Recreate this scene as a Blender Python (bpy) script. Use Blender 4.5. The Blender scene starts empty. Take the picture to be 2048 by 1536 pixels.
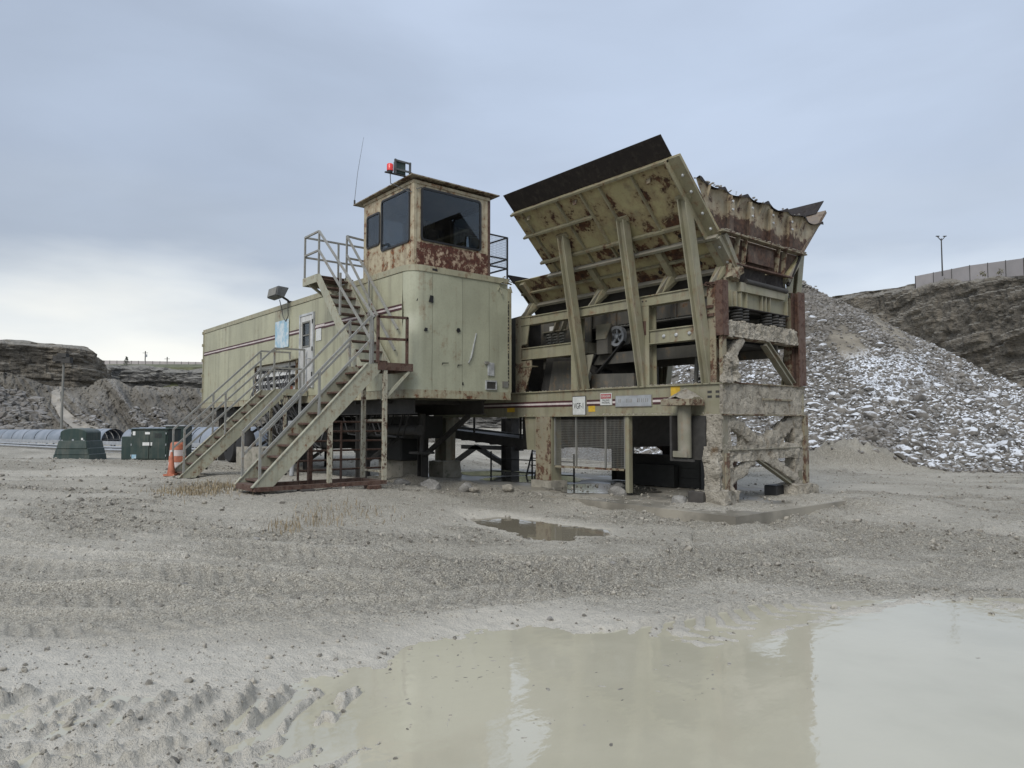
import bpy, bmesh, math, random
import numpy as np
from mathutils import Vector, Matrix

random.seed(7)
rng = np.random.default_rng(11)
scene = bpy.context.scene
col = scene.collection

# ------------------------------------------------------------------ camera
# World axes follow the machine: +X runs along the plant towards its feed end,
# +Y runs across it, +Z up.  The camera stands at (0, 0, 1.5).
AL = math.radians(39.782)      # how far the plant's long axis is turned from the view axis
PIT = math.radians(3.14)       # camera tilted slightly up
CAM = Vector((0.0, 0.0, 1.5))
sA, cA = math.sin(AL), math.cos(AL)
FWD = Vector((-cA * math.cos(PIT), sA * math.cos(PIT), math.sin(PIT)))
RGT = Vector((sA, cA, 0.0))
UPV = RGT.cross(FWD)
cam_data = bpy.data.cameras.new('camera')
cam = bpy.data.objects.new('camera', cam_data)
col.objects.link(cam)
rot = Matrix((RGT, UPV, -FWD)).transposed()
cam.matrix_world = Matrix.Translation(CAM) @ rot.to_4x4()
cam_data.sensor_width = 36.0
cam_data.lens = 1420.0 / 2048.0 * 36.0
cam_data.clip_start = 0.05
cam_data.clip_end = 3000.0
scene.camera = cam


def W(xr, yd):
    """metres to the right of / ahead of the photographer -> world x, y"""
    return (sA * xr - cA * yd, cA * xr + sA * yd)


# ------------------------------------------------------------------ world, sun, exposure
SUN_DIR = Vector((*W(-0.36, -0.80), 0.78)).normalized()     # towards the sun
sun_el = math.asin(SUN_DIR.z)
sun_az = math.atan2(SUN_DIR.x, SUN_DIR.y)
world = bpy.data.worlds.new('World')
scene.world = world
world.use_nodes = True
nt = world.node_tree
nt.nodes.clear()


def wn(t, **kw):
    n = nt.nodes.new(t)
    for k, v in kw.items():
        setattr(n, k, v)
    return n


def wlink(a, b):
    nt.links.new(a, b)


wout = wn('ShaderNodeOutputWorld')
sky = wn('ShaderNodeTexSky', sky_type='NISHITA', sun_disc=False)
sky.sun_elevation = sun_el
sky.sun_rotation = sun_az
bg_sky = wn('ShaderNodeBackground')
bg_sky.inputs['Strength'].default_value = 0.06
wlink(sky.outputs[0], bg_sky.inputs['Color'])
tc = wn('ShaderNodeTexCoord')
sep = wn('ShaderNodeSeparateXYZ')
wlink(tc.outputs['Generated'], sep.inputs[0])
# wide soft overcast: colour by elevation, broken by flattened noise
mp = wn('ShaderNodeMapping')
mp.inputs['Scale'].default_value = (1.6, 1.6, 6.0)
wlink(tc.outputs['Generated'], mp.inputs['Vector'])
nz = wn('ShaderNodeTexNoise')
nz.inputs['Scale'].default_value = 1.9
nz.inputs['Detail'].default_value = 5.0
nz.inputs['Roughness'].default_value = 0.48
wlink(mp.outputs[0], nz.inputs['Vector'])
wig = wn('ShaderNodeMath', operation='MULTIPLY_ADD')       # elevation + (noise-.5)*k
wlink(nz.outputs[0], wig.inputs[0])
wig.inputs[1].default_value = 0.22
add0 = wn('ShaderNodeMath', operation='ADD')
wlink(sep.outputs['Z'], add0.inputs[0])
add0.inputs[1].default_value = -0.11
wlink(add0.outputs[0], wig.inputs[2])
rmp = wn('ShaderNodeValToRGB')
els = rmp.color_ramp.elements
els[0].position = 0.0
els[0].color = (0.72, 0.75, 0.79, 1)
els[1].position = 1.0
els[1].color = (0.74, 0.81, 0.93, 1)
for p_, c_ in [(0.08, (0.69, 0.72, 0.755)), (0.15, (0.60, 0.66, 0.735)), (0.225, (0.455, 0.52, 0.62)), (0.33, (0.44, 0.513, 0.635)), (0.46, (0.455, 0.535, 0.67)), (0.6, (0.48, 0.56, 0.70))]:
    e_ = els.new(p_)
    e_.color = (*c_, 1)
wlink(wig.outputs[0], rmp.inputs[0])
# low bright break in the cloud where the light comes through, over the far rim
gl = wn('ShaderNodeVectorMath', operation='DOT_PRODUCT')
gx, gy = W(-0.50, 0.85)
gdir = Vector((gx, gy, 0.13)).normalized()
wlink(tc.outputs['Generated'], gl.inputs[0])
gl.inputs[1].default_value = gdir
glm = wn('ShaderNodeMapRange')
glm.interpolation_type = 'SMOOTHSTEP'
wlink(gl.outputs['Value'], glm.inputs['Value'])
glm.inputs['From Min'].default_value = 0.86
glm.inputs['From Max'].default_value = 1.0
glm.inputs['To Max'].default_value = 1.0
zb = wn('ShaderNodeMapRange')
zb.interpolation_type = 'SMOOTHSTEP'
wlink(wig.outputs[0], zb.inputs['Value'])
zb.inputs['From Min'].default_value = 0.235
zb.inputs['From Max'].default_value = 0.06
glz = wn('ShaderNodeMath', operation='MULTIPLY')
wlink(glm.outputs[0], glz.inputs[0])
wlink(zb.outputs[0], glz.inputs[1])
addc = wn('ShaderNodeMix', data_type='RGBA', blend_type='ADD')
wlink(glz.outputs[0], addc.inputs['Factor'])
wlink(rmp.outputs[0], addc.inputs['A'])
addc.inputs['B'].default_value = (0.27, 0.24, 0.16, 1)
# broad light and dark rolls in the cloud deck
mp2 = wn('ShaderNodeMapping')
mp2.inputs['Scale'].default_value = (1.0, 1.0, 3.2)
mp2.inputs['Location'].default_value = (3.1, 1.7, 0.4)
wlink(tc.outputs['Generated'], mp2.inputs['Vector'])
nz2 = wn('ShaderNodeTexNoise')
nz2.inputs['Scale'].default_value = 2.3
nz2.inputs['Detail'].default_value = 6.0
nz2.inputs['Roughness'].default_value = 0.5
nz2.inputs['Distortion'].default_value = 0.35
wlink(mp2.outputs[0], nz2.inputs['Vector'])
mr2 = wn('ShaderNodeMapRange')
wlink(nz2.outputs[0], mr2.inputs['Value'])
mr2.inputs['From Min'].default_value = 0.3
mr2.inputs['From Max'].default_value = 0.7
mr2.inputs['To Min'].default_value = 1.04
mr2.inputs['To Max'].default_value = 1.24
# darker bank of cloud over the western side of the view
bk_ = wn('ShaderNodeVectorMath', operation='DOT_PRODUCT')
bx_, by_ = W(-0.62, 0.78)
wlink(tc.outputs['Generated'], bk_.inputs[0])
bk_.inputs[1].default_value = Vector((bx_, by_, 0.30)).normalized()
bkm = wn('ShaderNodeMapRange')
bkm.interpolation_type = 'SMOOTHSTEP'
wlink(bk_.outputs['Value'], bkm.inputs['Value'])
bkm.inputs['From Min'].default_value = 0.80
bkm.inputs['From Max'].default_value = 1.0
bkm.inputs['To Min'].default_value = 1.07
bkm.inputs['To Max'].default_value = 0.90
bkx = wn('ShaderNodeMath', operation='MULTIPLY')
wlink(bkm.outputs[0], bkx.inputs[0])
wlink(mr2.outputs[0], bkx.inputs[1])
mulc = wn('ShaderNodeMix', data_type='RGBA', blend_type='MULTIPLY')
mulc.inputs['Factor'].default_value = 1.0
wlink(addc.outputs['Result'], mulc.inputs['A'])
wlink(bkx.outputs[0], mulc.inputs['B'])
bg_cl = wn('ShaderNodeBackground')
bg_cl.inputs['Strength'].default_value = 0.635
wlink(mulc.outputs['Result'], bg_cl.inputs['Color'])
mixw = wn('ShaderNodeMixShader')
mixw.inputs[0].default_value = 0.92
wlink(bg_sky.outputs[0], mixw.inputs[1])
wlink(bg_cl.outputs[0], mixw.inputs[2])
wlink(mixw.outputs[0], wout.inputs['Surface'])

sd = bpy.data.lights.new('sun', 'SUN')
sd.energy = 1.5
sd.angle = math.radians(28)
sd.color = (1.0, 0.965, 0.91)
sun = bpy.data.objects.new('sun', sd)
col.objects.link(sun)
sun.rotation_euler = SUN_DIR.to_track_quat('Z', 'Y').to_euler()
sun.location = (0, 0, 40)

scene.view_settings.view_transform = 'Standard'
scene.view_settings.look = 'None'
scene.view_settings.gamma = 1.0
scene.view_settings.exposure = 0.66
scene.cycles.max_bounces = 6
scene.cycles.diffuse_bounces = 3
scene.cycles.glossy_bounces = 3
scene.cycles.transmission_bounces = 4
scene.cycles.transparent_max_bounces = 8
scene.cycles.use_denoising = True

# ------------------------------------------------------------------ noise


def _h(ix, iy, iz):
    a = (ix * 374761393 + iy * 668265263 + iz * 2147483647 + 1013904223).astype(np.int64) & 0xFFFFFFFF
    a = ((a ^ (a >> 13)) * 1274126177) & 0xFFFFFFFF
    a = ((a ^ (a >> 16)) * 2246822519) & 0xFFFFFFFF
    return ((a ^ (a >> 15)) & 0xFFFFFF) / float(0xFFFFFF)


def vnoise(x, y, z=None):
    x = np.asarray(x, float)
    y = np.asarray(y, float)
    z = np.zeros_like(x) if z is None else np.asarray(z, float)
    ix, iy, iz = np.floor(x).astype(np.int64), np.floor(y).astype(np.int64), np.floor(z).astype(np.int64)
    fx, fy, fz = x - ix, y - iy, z - iz
    fx, fy, fz = fx * fx * (3 - 2 * fx), fy * fy * (3 - 2 * fy), fz * fz * (3 - 2 * fz)
    r = 0
    for dx in (0, 1):
        wx = fx if dx else 1 - fx
        for dy in (0, 1):
            wy = fy if dy else 1 - fy
            for dz in (0, 1):
                wz = fz if dz else 1 - fz
                r = r + wx * wy * wz * _h(ix + dx, iy + dy, iz + dz)
    return r * 2 - 1


def fbm(x, y, z=None, o=4, g=0.5):
    r, a, s = 0, 1.0, 1.0
    for i in range(o):
        r = r + a * vnoise(np.asarray(x) * s + 17.3 * i, np.asarray(y) * s + 5.1 * i, None if z is None else np.asarray(z) * s + 9.7 * i)
        a *= g
        s *= 2.03
    return r


def sstep(v, a, b):
    t = np.clip((v - a) / (b - a), 0, 1)
    return t * t * (3 - 2 * t)


def poly_sd(px, py, poly):
    """signed distance to a polygon, negative inside"""
    P = np.asarray(poly, float)
    d = np.full(px.shape, 1e9)
    inside = np.zeros(px.shape, bool)
    n = len(P)
    for i in range(n):
        a, b = P[i], P[(i + 1) % n]
        ex, ey = b - a
        wx, wy = px - a[0], py - a[1]
        t = np.clip((wx * ex + wy * ey) / (ex * ex + ey * ey + 1e-12), 0, 1)
        d = np.minimum(d, np.hypot(wx - t * ex, wy - t * ey))
        c = (a[1] > py) != (b[1] > py)
        with np.errstate(divide='ignore', invalid='ignore'):
            xi = (b[0] - a[0]) * (py - a[1]) / (b[1] - a[1]) + a[0]
        inside ^= c & (px < xi)
    return np.where(inside, -d, d)


# ------------------------------------------------------------------ materials


class NT:
    def __init__(s, name):
        s.m = bpy.data.materials.new(name)
        s.m.use_nodes = True
        s.t = s.m.node_tree
        s.t.nodes.clear()
        s.out = s.n('ShaderNodeOutputMaterial')
        s.geo = s.n('ShaderNodeNewGeometry')
        s.pos = s.geo.outputs['Position']

    def n(s, t, **kw):
        nd = s.t.nodes.new(t)
        for k, v in kw.items():
            setattr(nd, k, v)
        return nd

    def put(s, sock, v):
        if isinstance(v, bpy.types.NodeSocket):
            s.t.links.new(v, sock)
        elif isinstance(v, (tuple, list)) and len(v) == 3 and sock.type == 'RGBA':
            sock.default_value = (*v, 1)
        else:
            sock.default_value = v

    def scale(s, vec, k):
        nd = s.n('ShaderNodeMapping')
        s.put(nd.inputs['Vector'], vec)
        nd.inputs['Scale'].default_value = k
        return nd.outputs[0]

    def noise(s, sc, detail=4, rough=0.55, vec=None, dist=0.0):
        nd = s.n('ShaderNodeTexNoise')
        s.put(nd.inputs['Vector'], s.pos if vec is None else vec)
        nd.inputs['Scale'].default_value = sc
        nd.inputs['Detail'].default_value = detail
        nd.inputs['Roughness'].default_value = rough
        nd.inputs['Distortion'].default_value = dist
        return nd.outputs[0]

    def rng(s, v, a, b, c=0.0, d=1.0, smooth=True):
        nd = s.n('ShaderNodeMapRange')
        if smooth:
            nd.interpolation_type = 'SMOOTHSTEP'
        s.put(nd.inputs['Value'], v)
        s.put(nd.inputs['From Min'], a)
        s.put(nd.inputs['From Max'], b)
        nd.inputs['To Min'].default_value = c
        nd.inputs['To Max'].default_value = d
        return nd.outputs[0]

    def math(s, op, a, b=0.0, c=None):
        nd = s.n('ShaderNodeMath', operation=op)
        s.put(nd.inputs[0], a)
        s.put(nd.inputs[1], b)
        if c is not None:
            s.put(nd.inputs[2], c)
        return nd.outputs[0]

    def mix(s, f, a, b, mode='MIX'):
        nd = s.n('ShaderNodeMix', data_type='RGBA', blend_type=mode)
        s.put(nd.inputs['Factor'], f)
        s.put(nd.inputs['A'], a)
        s.put(nd.inputs['B'], b)
        return nd.outputs['Result']

    def attr(s, name):
        nd = s.n('ShaderNodeAttribute')
        nd.attribute_name = name
        return nd.outputs['Fac']

    def nz(s):
        nd = s.n('ShaderNodeSeparateXYZ')
        s.put(nd.inputs[0], s.geo.outputs['Normal'])
        return nd.outputs['Z']

    def bsdf(s, color, rough=0.7, metal=0.0, bump=None, bstr=0.4, bdist=0.02, **kw):
        b = s.n('ShaderNodeBsdfPrincipled')
        s.put(b.inputs['Base Color'], color)
        s.put(b.inputs['Roughness'], rough)
        s.put(b.inputs['Metallic'], metal)
        for k, v in kw.items():
            s.put(b.inputs[k.replace('_', ' ')], v)
        if bump is not None:
            bp = s.n('ShaderNodeBump')
            bp.inputs['Strength'].default_value = bstr
            bp.inputs['Distance'].default_value = bdist
            s.put(bp.inputs['Height'], bump)
            s.t.links.new(bp.outputs[0], b.inputs['Normal'])
        s.t.links.new(b.outputs[0], s.out.inputs['Surface'])
        return b


RUST_D, RUST_L = (0.045, 0.022, 0.014), (0.20, 0.085, 0.035)


def paint(name, base, rust=0.3, dirt=0.4, rough=0.55, dust=0.0, scale=1.0, rustd=RUST_D, rustl=RUST_L, zband=None, halo_k=0.45):
    """weathered painted steel: faded paint, grime runs, rust blooms"""
    k = NT(name)
    big = k.noise(0.9 * scale, 4)
    mid = k.noise(4.5 * scale, 8, 0.68)
    fine = k.noise(38 * scale, 5, 0.6)
    run = k.noise(1.0, 6, 0.6, k.scale(k.pos, (7 * scale, 7 * scale, 0.45 * scale)))
    c = k.mix(k.rng(big, 0.3, 0.7), tuple(v * 0.86 for v in base), tuple(min(1, v * 1.1) for v in base))
    c = k.mix(k.math('MULTIPLY', k.rng(run, 0.45, 0.78), dirt), c, (0.13, 0.115, 0.085))
    c = k.mix(k.math('MULTIPLY', k.rng(fine, 0.4, 0.75), 0.25), c, tuple(v * 0.6 for v in base))
    edge = 0.72 - 0.30 * rust
    blend = k.math('ADD', k.math('ADD', k.math('MULTIPLY', mid, 0.60), k.math('MULTIPLY', run, 0.22)), k.math('MULTIPLY', big, 0.18))
    blend = k.math('MULTIPLY_ADD', blend, 1.45, -0.215)
    if zband:
        sz = k.n('ShaderNodeSeparateXYZ')
        k.put(sz.inputs[0], k.pos)
        blend = k.math('ADD', blend, k.rng(sz.outputs['Z'], zband[0], zband[1], 0.0, 0.30))
    halo = k.rng(blend, edge - 0.11, edge)
    c = k.mix(k.math('MULTIPLY', halo, halo_k), c, (0.20, 0.135, 0.075))
    mask = k.rng(k.math('ADD', blend, k.math('MULTIPLY', k.math('SUBTRACT', fine, 0.5), 0.16)), edge + 0.0, edge + 0.075)
    rc = k.mix(k.rng(k.noise(11 * scale, 6, 0.7), 0.35, 0.7), rustd, rustl)
    c = k.mix(mask, c, rc)
    if dust > 0:
        up = k.rng(k.nz(), 0.25, 0.8)
        dm = k.math('MULTIPLY', k.math('MAXIMUM', up, k.rng(k.noise(2.2, 6, 0.6), 0.42, 0.75)), dust)
        c = k.mix(dm, c, (0.31, 0.285, 0.24))
    k.bsdf(c, k.math('ADD', k.math('MULTIPLY', mask, 0.3), rough), bump=k.math('ADD', mid, k.math('MULTIPLY', mask, 0.3)), bstr=0.25, bdist=0.01)
    return k.m


def plain(name, c, rough=0.6, metal=0.0, var=0.25, sc=6.0, bstr=0.2, **kw):
    k = NT(name)
    n = k.noise(sc, 6, 0.6)
    cc = k.mix(k.rng(n, 0.3, 0.7), tuple(v * (1 - var) for v in c), tuple(min(1, v * (1 + var)) for v in c))
    k.bsdf(cc, rough, metal, bump=n, bstr=bstr, bdist=0.01, **kw)
    return k.m


CREAM = (0.385, 0.375, 0.225)
M = {}
M['van'] = paint('van_paint', (0.345, 0.35, 0.256), 0.08, 0.28, 0.5, scale=0.8)
M['van_side'] = paint('van_side_paint', (0.355, 0.348, 0.24), 0.14, 0.6, 0.5, scale=0.7)
M['van_rail'] = paint('van_rail_paint', (0.31, 0.295, 0.205), 0.30, 0.5, 0.55, scale=2.0)
M['van_bottom'] = paint('van_bottom_paint', (0.31, 0.295, 0.205), 0.50, 0.5, 0.6, scale=1.6)
M['cab'] = paint('cab_paint', (0.40, 0.35, 0.24), 0.56, 0.6, 0.6, scale=1.3, rustl=(0.25, 0.10, 0.035))
M['cab_rust'] = paint('cab_rusted_paint', (0.44, 0.34, 0.25), 0.98, 0.4, 0.65, scale=1.9, rustd=(0.05, 0.018, 0.012), rustl=(0.11, 0.04, 0.025))
M['plant'] = paint('plant_paint', (0.235, 0.223, 0.148), 0.30, 0.9, 0.6, dust=0.35, scale=1.2)
M['plant_d'] = paint('plant_dusty_paint', (0.20, 0.19, 0.14), 0.28, 0.8, 0.7, dust=0.5, scale=1.2)
M['hop'] = paint('hopper_paint', (0.33, 0.295, 0.16), 0.64, 0.85, 0.65, scale=0.62, rustd=(0.03, 0.014, 0.009), rustl=(0.12, 0.055, 0.026))
M['hop_rib'] = paint('hopper_rib_paint', (0.245, 0.228, 0.15), 0.36, 0.8, 0.6, scale=1.4)
M['end'] = paint('end_wall_paint', (0.31, 0.27, 0.19), 0.55, 0.8, 0.65, dust=0.2, scale=1.3, zband=(5.08, 4.82), rustd=(0.035, 0.02, 0.015), rustl=(0.10, 0.055, 0.036))
M['stair'] = paint('stair_paint', (0.33, 0.325, 0.245), 0.34, 0.4, 0.55, scale=2.2)
M['rail'] = paint('handrail_paint', (0.235, 0.235, 0.215), 0.25, 0.3, 0.5, scale=3)
M['post'] = paint('flaking_post_paint', (0.36, 0.35, 0.275), 0.66, 0.4, 0.65, scale=3, rustl=(0.11, 0.06, 0.04), halo_k=0.25)
M['rust'] = paint('rusted_steel', (0.085, 0.048, 0.037), 0.8, 0.4, 0.8, dust=0.1, scale=2.0, rustd=(0.04, 0.021, 0.016), rustl=(0.105, 0.053, 0.036), halo_k=0.1)
M['rust_dark'] = paint('dark_rusted_plate', (0.013, 0.009, 0.008), 0.35, 0.2, 0.85, scale=1.4, rustd=(0.010, 0.007, 0.006), rustl=(0.022, 0.013, 0.010), halo_k=0.0)
M['rust_in'] = paint('hopper_inside_steel', (0.12, 0.095, 0.08), 0.6, 0.4, 0.75, dust=0.2, scale=1.4, rustd=(0.05, 0.03, 0.022), rustl=(0.11, 0.07, 0.05))
M['rust_col'] = paint('rusty_column_paint', (0.235, 0.215, 0.15), 0.74, 0.7, 0.7, dust=0.2, scale=1.7, halo_k=0.3, rustl=(0.14, 0.075, 0.045))
M['dark'] = plain('dark_machinery', (0.035, 0.033, 0.03), 0.75)
M['darker'] = plain('dark_wet_steel', (0.016, 0.017, 0.016), 0.55)
M['grey_steel'] = paint('grey_dusty_steel', (0.17, 0.17, 0.155), 0.2, 0.6, 0.65, dust=0.35, scale=1.5)
M['shade_steel'] = paint('shaded_steel', (0.085, 0.082, 0.072), 0.25, 0.6, 0.7, dust=0.15, scale=1.5)  # grey steel with shade put into its colour, for inner and underside parts
M['alu'] = plain('worn_aluminium', (0.42, 0.43, 0.43), 0.45, 0.3)
M['galv'] = plain('galvanised_steel', (0.33, 0.345, 0.36), 0.5, 0.25, 0.15)
M['white'] = plain('white_paint', (0.62, 0.62, 0.60), 0.5, var=0.12)
M['door'] = paint('door_paint', (0.52, 0.52, 0.50), 0.12, 0.5, 0.5, scale=2)
M['maroon'] = plain('maroon_stripe', (0.055, 0.018, 0.02), 0.6, var=0.3)
M['stripe_w'] = plain('white_stripe', (0.50, 0.44, 0.42), 0.6, var=0.15)
M['sign'] = plain('sign_face', (0.50, 0.51, 0.49), 0.5, var=0.1, sc=14)
M['sign_blue'] = None
M['black'] = plain('black_paint', (0.014, 0.014, 0.015), 0.5)
M['rubber'] = plain('black_rubber', (0.02, 0.02, 0.02), 0.75)
M['yellow'] = plain('yellow_decal', (0.50, 0.32, 0.03), 0.6, var=0.2)
M['red_decal'] = plain('faded_red_decal', (0.33, 0.09, 0.09), 0.6, var=0.2)
M['red_lens'] = plain('red_beacon_lens', (0.62, 0.035, 0.03), 0.25, var=0.05)
M['green'] = paint('green_cabinet_paint', (0.013, 0.034, 0.029), 0.05, 0.35, 0.5, dust=0.12, scale=1.5, halo_k=0.1)
M['orange'] = plain('orange_plastic', (0.40, 0.135, 0.075), 0.65, var=0.3)
M['wood'] = plain('dark_timber', (0.05, 0.045, 0.04), 0.8)
M['cable'] = plain('grey_cable', (0.10, 0.10, 0.10), 0.6)
M['pvc'] = plain('grey_conduit', (0.30, 0.31, 0.32), 0.45, var=0.1)

k = NT('faded_blue_sign')
n1 = k.noise(5, 6, 0.6)
k.bsdf(k.mix(k.rng(n1, 0.42, 0.62), (0.50, 0.56, 0.58), (0.24, 0.40, 0.50)), 0.5)
M['sign_blue'] = k.m

k = NT('tinted_glass')
gl1 = k.n('ShaderNodeBsdfGlossy')
gl1.inputs['Roughness'].default_value = 0.02
gl1.inputs['Color'].default_value = (0.85, 0.88, 0.9, 1)
tr1 = k.n('ShaderNodeBsdfTransparent')
tr1.inputs['Color'].default_value = (0.60, 0.63, 0.65, 1)
fr1 = k.n('ShaderNodeFresnel')
fr1.inputs['IOR'].default_value = 1.45
mx1 = k.n('ShaderNodeMixShader')
k.t.links.new(k.math('MULTIPLY', fr1.outputs[0], 0.9), mx1.inputs[0])
k.t.links.new(tr1.outputs[0], mx1.inputs[1])
k.t.links.new(gl1.outputs[0], mx1.inputs[2])
df1 = k.n('ShaderNodeBsdfDiffuse')
df1.inputs['Color'].default_value = (0.33, 0.31, 0.27, 1)
mx2 = k.n('ShaderNodeMixShader')
k.t.links.new(k.rng(k.noise(2.2, 6, 0.65), 0.4, 0.75, 0.0, 0.035), mx2.inputs[0])
k.t.links.new(mx1.outputs[0], mx2.inputs[1])
k.t.links.new(df1.outputs[0], mx2.inputs[2])
k.t.links.new(mx2.outputs[0], k.out.inputs['Surface'])
M['glass'] = k.m

# concrete, mud
k = NT('concrete')
n1, n2 = k.noise(2.2, 7, 0.6), k.noise(30, 4)
c = k.mix(k.rng(n1, 0.3, 0.7), (0.20, 0.185, 0.15), (0.34, 0.315, 0.26))
c = k.mix(k.rng(k.noise(7, 5, 0.7), 0.52, 0.72), c, (0.12, 0.125, 0.09))
k.bsdf(c, 0.85, bump=k.math('ADD', n1, k.math('MULTIPLY', n2, 0.3)), bstr=0.5, bdist=0.02)
M['concrete'] = k.m

k = NT('damp_pad_concrete')
n1, n2 = k.noise(0.9, 6, 0.6), k.noise(24, 4)
c = k.mix(k.rng(n1, 0.38, 0.62), (0.15, 0.138, 0.113), (0.29, 0.265, 0.215))
k.bsdf(c, k.rng(n1, 0.4, 0.6, 0.35, 0.8), bump=k.math('ADD', n1, k.math('MULTIPLY', n2, 0.4)), bstr=0.5, bdist=0.02)
M['pad'] = k.m
k = NT('caked_mud')
n1, n2, n3 = k.noise(3.0, 8, 0.65), k.noise(14, 6, 0.65), k.noise(60, 4)
c = k.mix(k.rng(n1, 0.3, 0.7), (0.34, 0.305, 0.245), (0.60, 0.55, 0.455))
c = k.mix(k.math('MULTIPLY', k.rng(n2, 0.55, 0.75), 0.7), c, (0.68, 0.635, 0.54))
c = k.mix(k.math('MULTIPLY', k.rng(n2, 0.45, 0.32), 0.85), c, (0.15, 0.132, 0.103))  # shade of the crevices put into the colour, at the bump's low spots
c = k.mix(k.rng(k.noise(2.3, 5, 0.6), 0.6, 0.75), c, (0.21, 0.14, 0.075))
k.bsdf(c, 0.95, bump=k.math('ADD', k.math('MULTIPLY', n2, 1.0), k.math('MULTIPLY', n3, 0.5)), bstr=1.0, bdist=0.13)
M['mud'] = k.m

# yard ground
k = NT('yard_ground')
wet, grav = k.attr('wet'), k.attr('gravel')
n1, n2, n3 = k.noise(0.55, 6, 0.6), k.noise(9, 7, 0.65), k.noise(70, 5, 0.65)
def voro(k, sc, feat='F1', vec=None):
    nd = k.n('ShaderNodeTexVoronoi')
    nd.feature = feat
    nd.inputs['Scale'].default_value = sc
    k.put(nd.inputs['Vector'], k.pos if vec is None else vec)
    return nd


dry = k.math('SUBTRACT', 1.0, wet)
warp = k.noise(20, 3)
v1, v2 = voro(k, 34), voro(k, 95)
sepc = k.n('ShaderNodeSeparateColor')
k.put(sepc.inputs[0], v1.outputs['Color'])
sepd = k.n('ShaderNodeSeparateColor')
k.put(sepd.inputs[0], v2.outputs['Color'])
c = k.mix(k.rng(n1, 0.32, 0.68), (0.42, 0.392, 0.333), (0.65, 0.61, 0.53))
c = k.mix(k.math('MULTIPLY', k.rng(k.noise(0.16, 5, 0.6), 0.45, 0.65), 0.5), c, (0.33, 0.30, 0.24))
c = k.mix(k.math('MULTIPLY', k.attr('rut'), 0.8), c, (0.20, 0.184, 0.15))  # attribute also carries the damp and painted shade beneath the machines
c = k.mix(k.math('MULTIPLY', grav, 0.85), c, (0.235, 0.216, 0.178))
c = k.mix(k.math('MULTIPLY', k.rng(n2, 0.40, 0.66), 0.6), c, (0.30, 0.27, 0.21))
stone = k.math('MULTIPLY', k.math('MULTIPLY', k.rng(sepc.outputs[0], 0.45, 0.6), k.rng(v1.outputs['Distance'], 0.55, 0.40)), k.math('MULTIPLY', dry, k.math('ADD', 0.35, k.math('MULTIPLY', grav, 0.55))))
c = k.mix(stone, c, k.mix(sepc.outputs[1], (0.13, 0.118, 0.095), (0.60, 0.56, 0.47)))
grit_ = k.math('MULTIPLY', k.rng(sepd.outputs[0], 0.3, 0.5), k.math('MULTIPLY', dry, 0.75))
c = k.mix(grit_, c, k.mix(sepd.outputs[1], (0.15, 0.135, 0.105), (0.64, 0.60, 0.50)))
c = k.mix(k.math('MULTIPLY', k.math('MULTIPLY', k.rng(n3, 0.48, 0.36), k.math('SUBTRACT', 1.0, k.math('MULTIPLY', wet, 0.7))), 0.8), c, (0.085, 0.079, 0.068))  # dark specks, with shade of small crevices put into the colour
wetc = k.mix(k.rng(n2, 0.3, 0.7), (0.51, 0.478, 0.405), (0.62, 0.585, 0.505))
c = k.mix(k.math('MULTIPLY', wet, 0.8), c, wetc)
rr = k.math('SUBTRACT', 0.95, k.math('MULTIPLY', wet, k.rng(n2, 0.65, 0.4, 0.25, 0.52)))
hgt = k.math('ADD', k.math('MULTIPLY', n2, 1.0), k.math('ADD', k.math('MULTIPLY', n3, 0.5), k.math('ADD', k.math('MULTIPLY', stone, 0.55), k.math('MULTIPLY', grit_, 0.2))))
k.bsdf(c, rr, bump=hgt, bstr=1.0, bdist=0.045)
M['ground'] = k.m

# muddy puddle water: silt-laden, opaque, mirror-like at grazing angles
k = NT('muddy_water')
rip = k.noise(9.0, 3, 0.5, k.scale(k.pos, (1.3, 0.8, 1.0)), 0.4)
c = k.mix(k.rng(k.noise(0.7, 4), 0.35, 0.65), (0.385, 0.362, 0.275), (0.445, 0.418, 0.325))
k.bsdf(c, 0.035, bump=rip, bstr=0.06, bdist=0.02, IOR=1.7)
M['water'] = k.m
k = NT('brown_pool_water')
rip = k.noise(6.0, 3, 0.5)
k.bsdf((0.17, 0.15, 0.11), 0.04, bump=rip, bstr=0.05, bdist=0.02, IOR=1.33)
M['pool'] = k.m
k = NT('clear_wet_film')
rip = k.noise(5.0, 3, 0.5)
k.bsdf((0.10, 0.095, 0.08), 0.06, bump=rip, bstr=0.04, bdist=0.02, IOR=1.33)
M['film'] = k.m

# rock of the stockpile with a dusting of snow on what faces up
def rockmat(name, c0, c1, snow, lo=0.55, hi=0.85):
    k = NT(name)
    n1, n2, n3 = k.noise(1.7, 3), k.noise(9, 7, 0.65), k.noise(40, 4)
    oi = k.n('ShaderNodeObjectInfo')
    c = k.mix(k.rng(k.math('ADD', n1, k.math('MULTIPLY', n2, 0.4)), 0.45, 0.9), c0, c1)
    c = k.mix(k.math('MULTIPLY', k.rng(n3, 0.4, 0.7), 0.35), c, tuple(v * 1.5 for v in c1))
    s = k.rng(k.math('ADD', k.nz(), k.math('MULTIPLY', k.math('SUBTRACT', n2, 0.5), 0.7)), lo, hi)
    s = k.math('MULTIPLY', s, k.math('MULTIPLY', snow if not callable(snow) else snow(k), k.rng(k.noise(0.45, 4), 0.25, 0.5)))
    c = k.mix(s, c, (0.66, 0.69, 0.73))
    k.bsdf(c, 0.9, bump=k.math('ADD', n2, k.math('MULTIPLY', n3, 0.3)), bstr=0.6, bdist=0.03)
    return k.m


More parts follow.
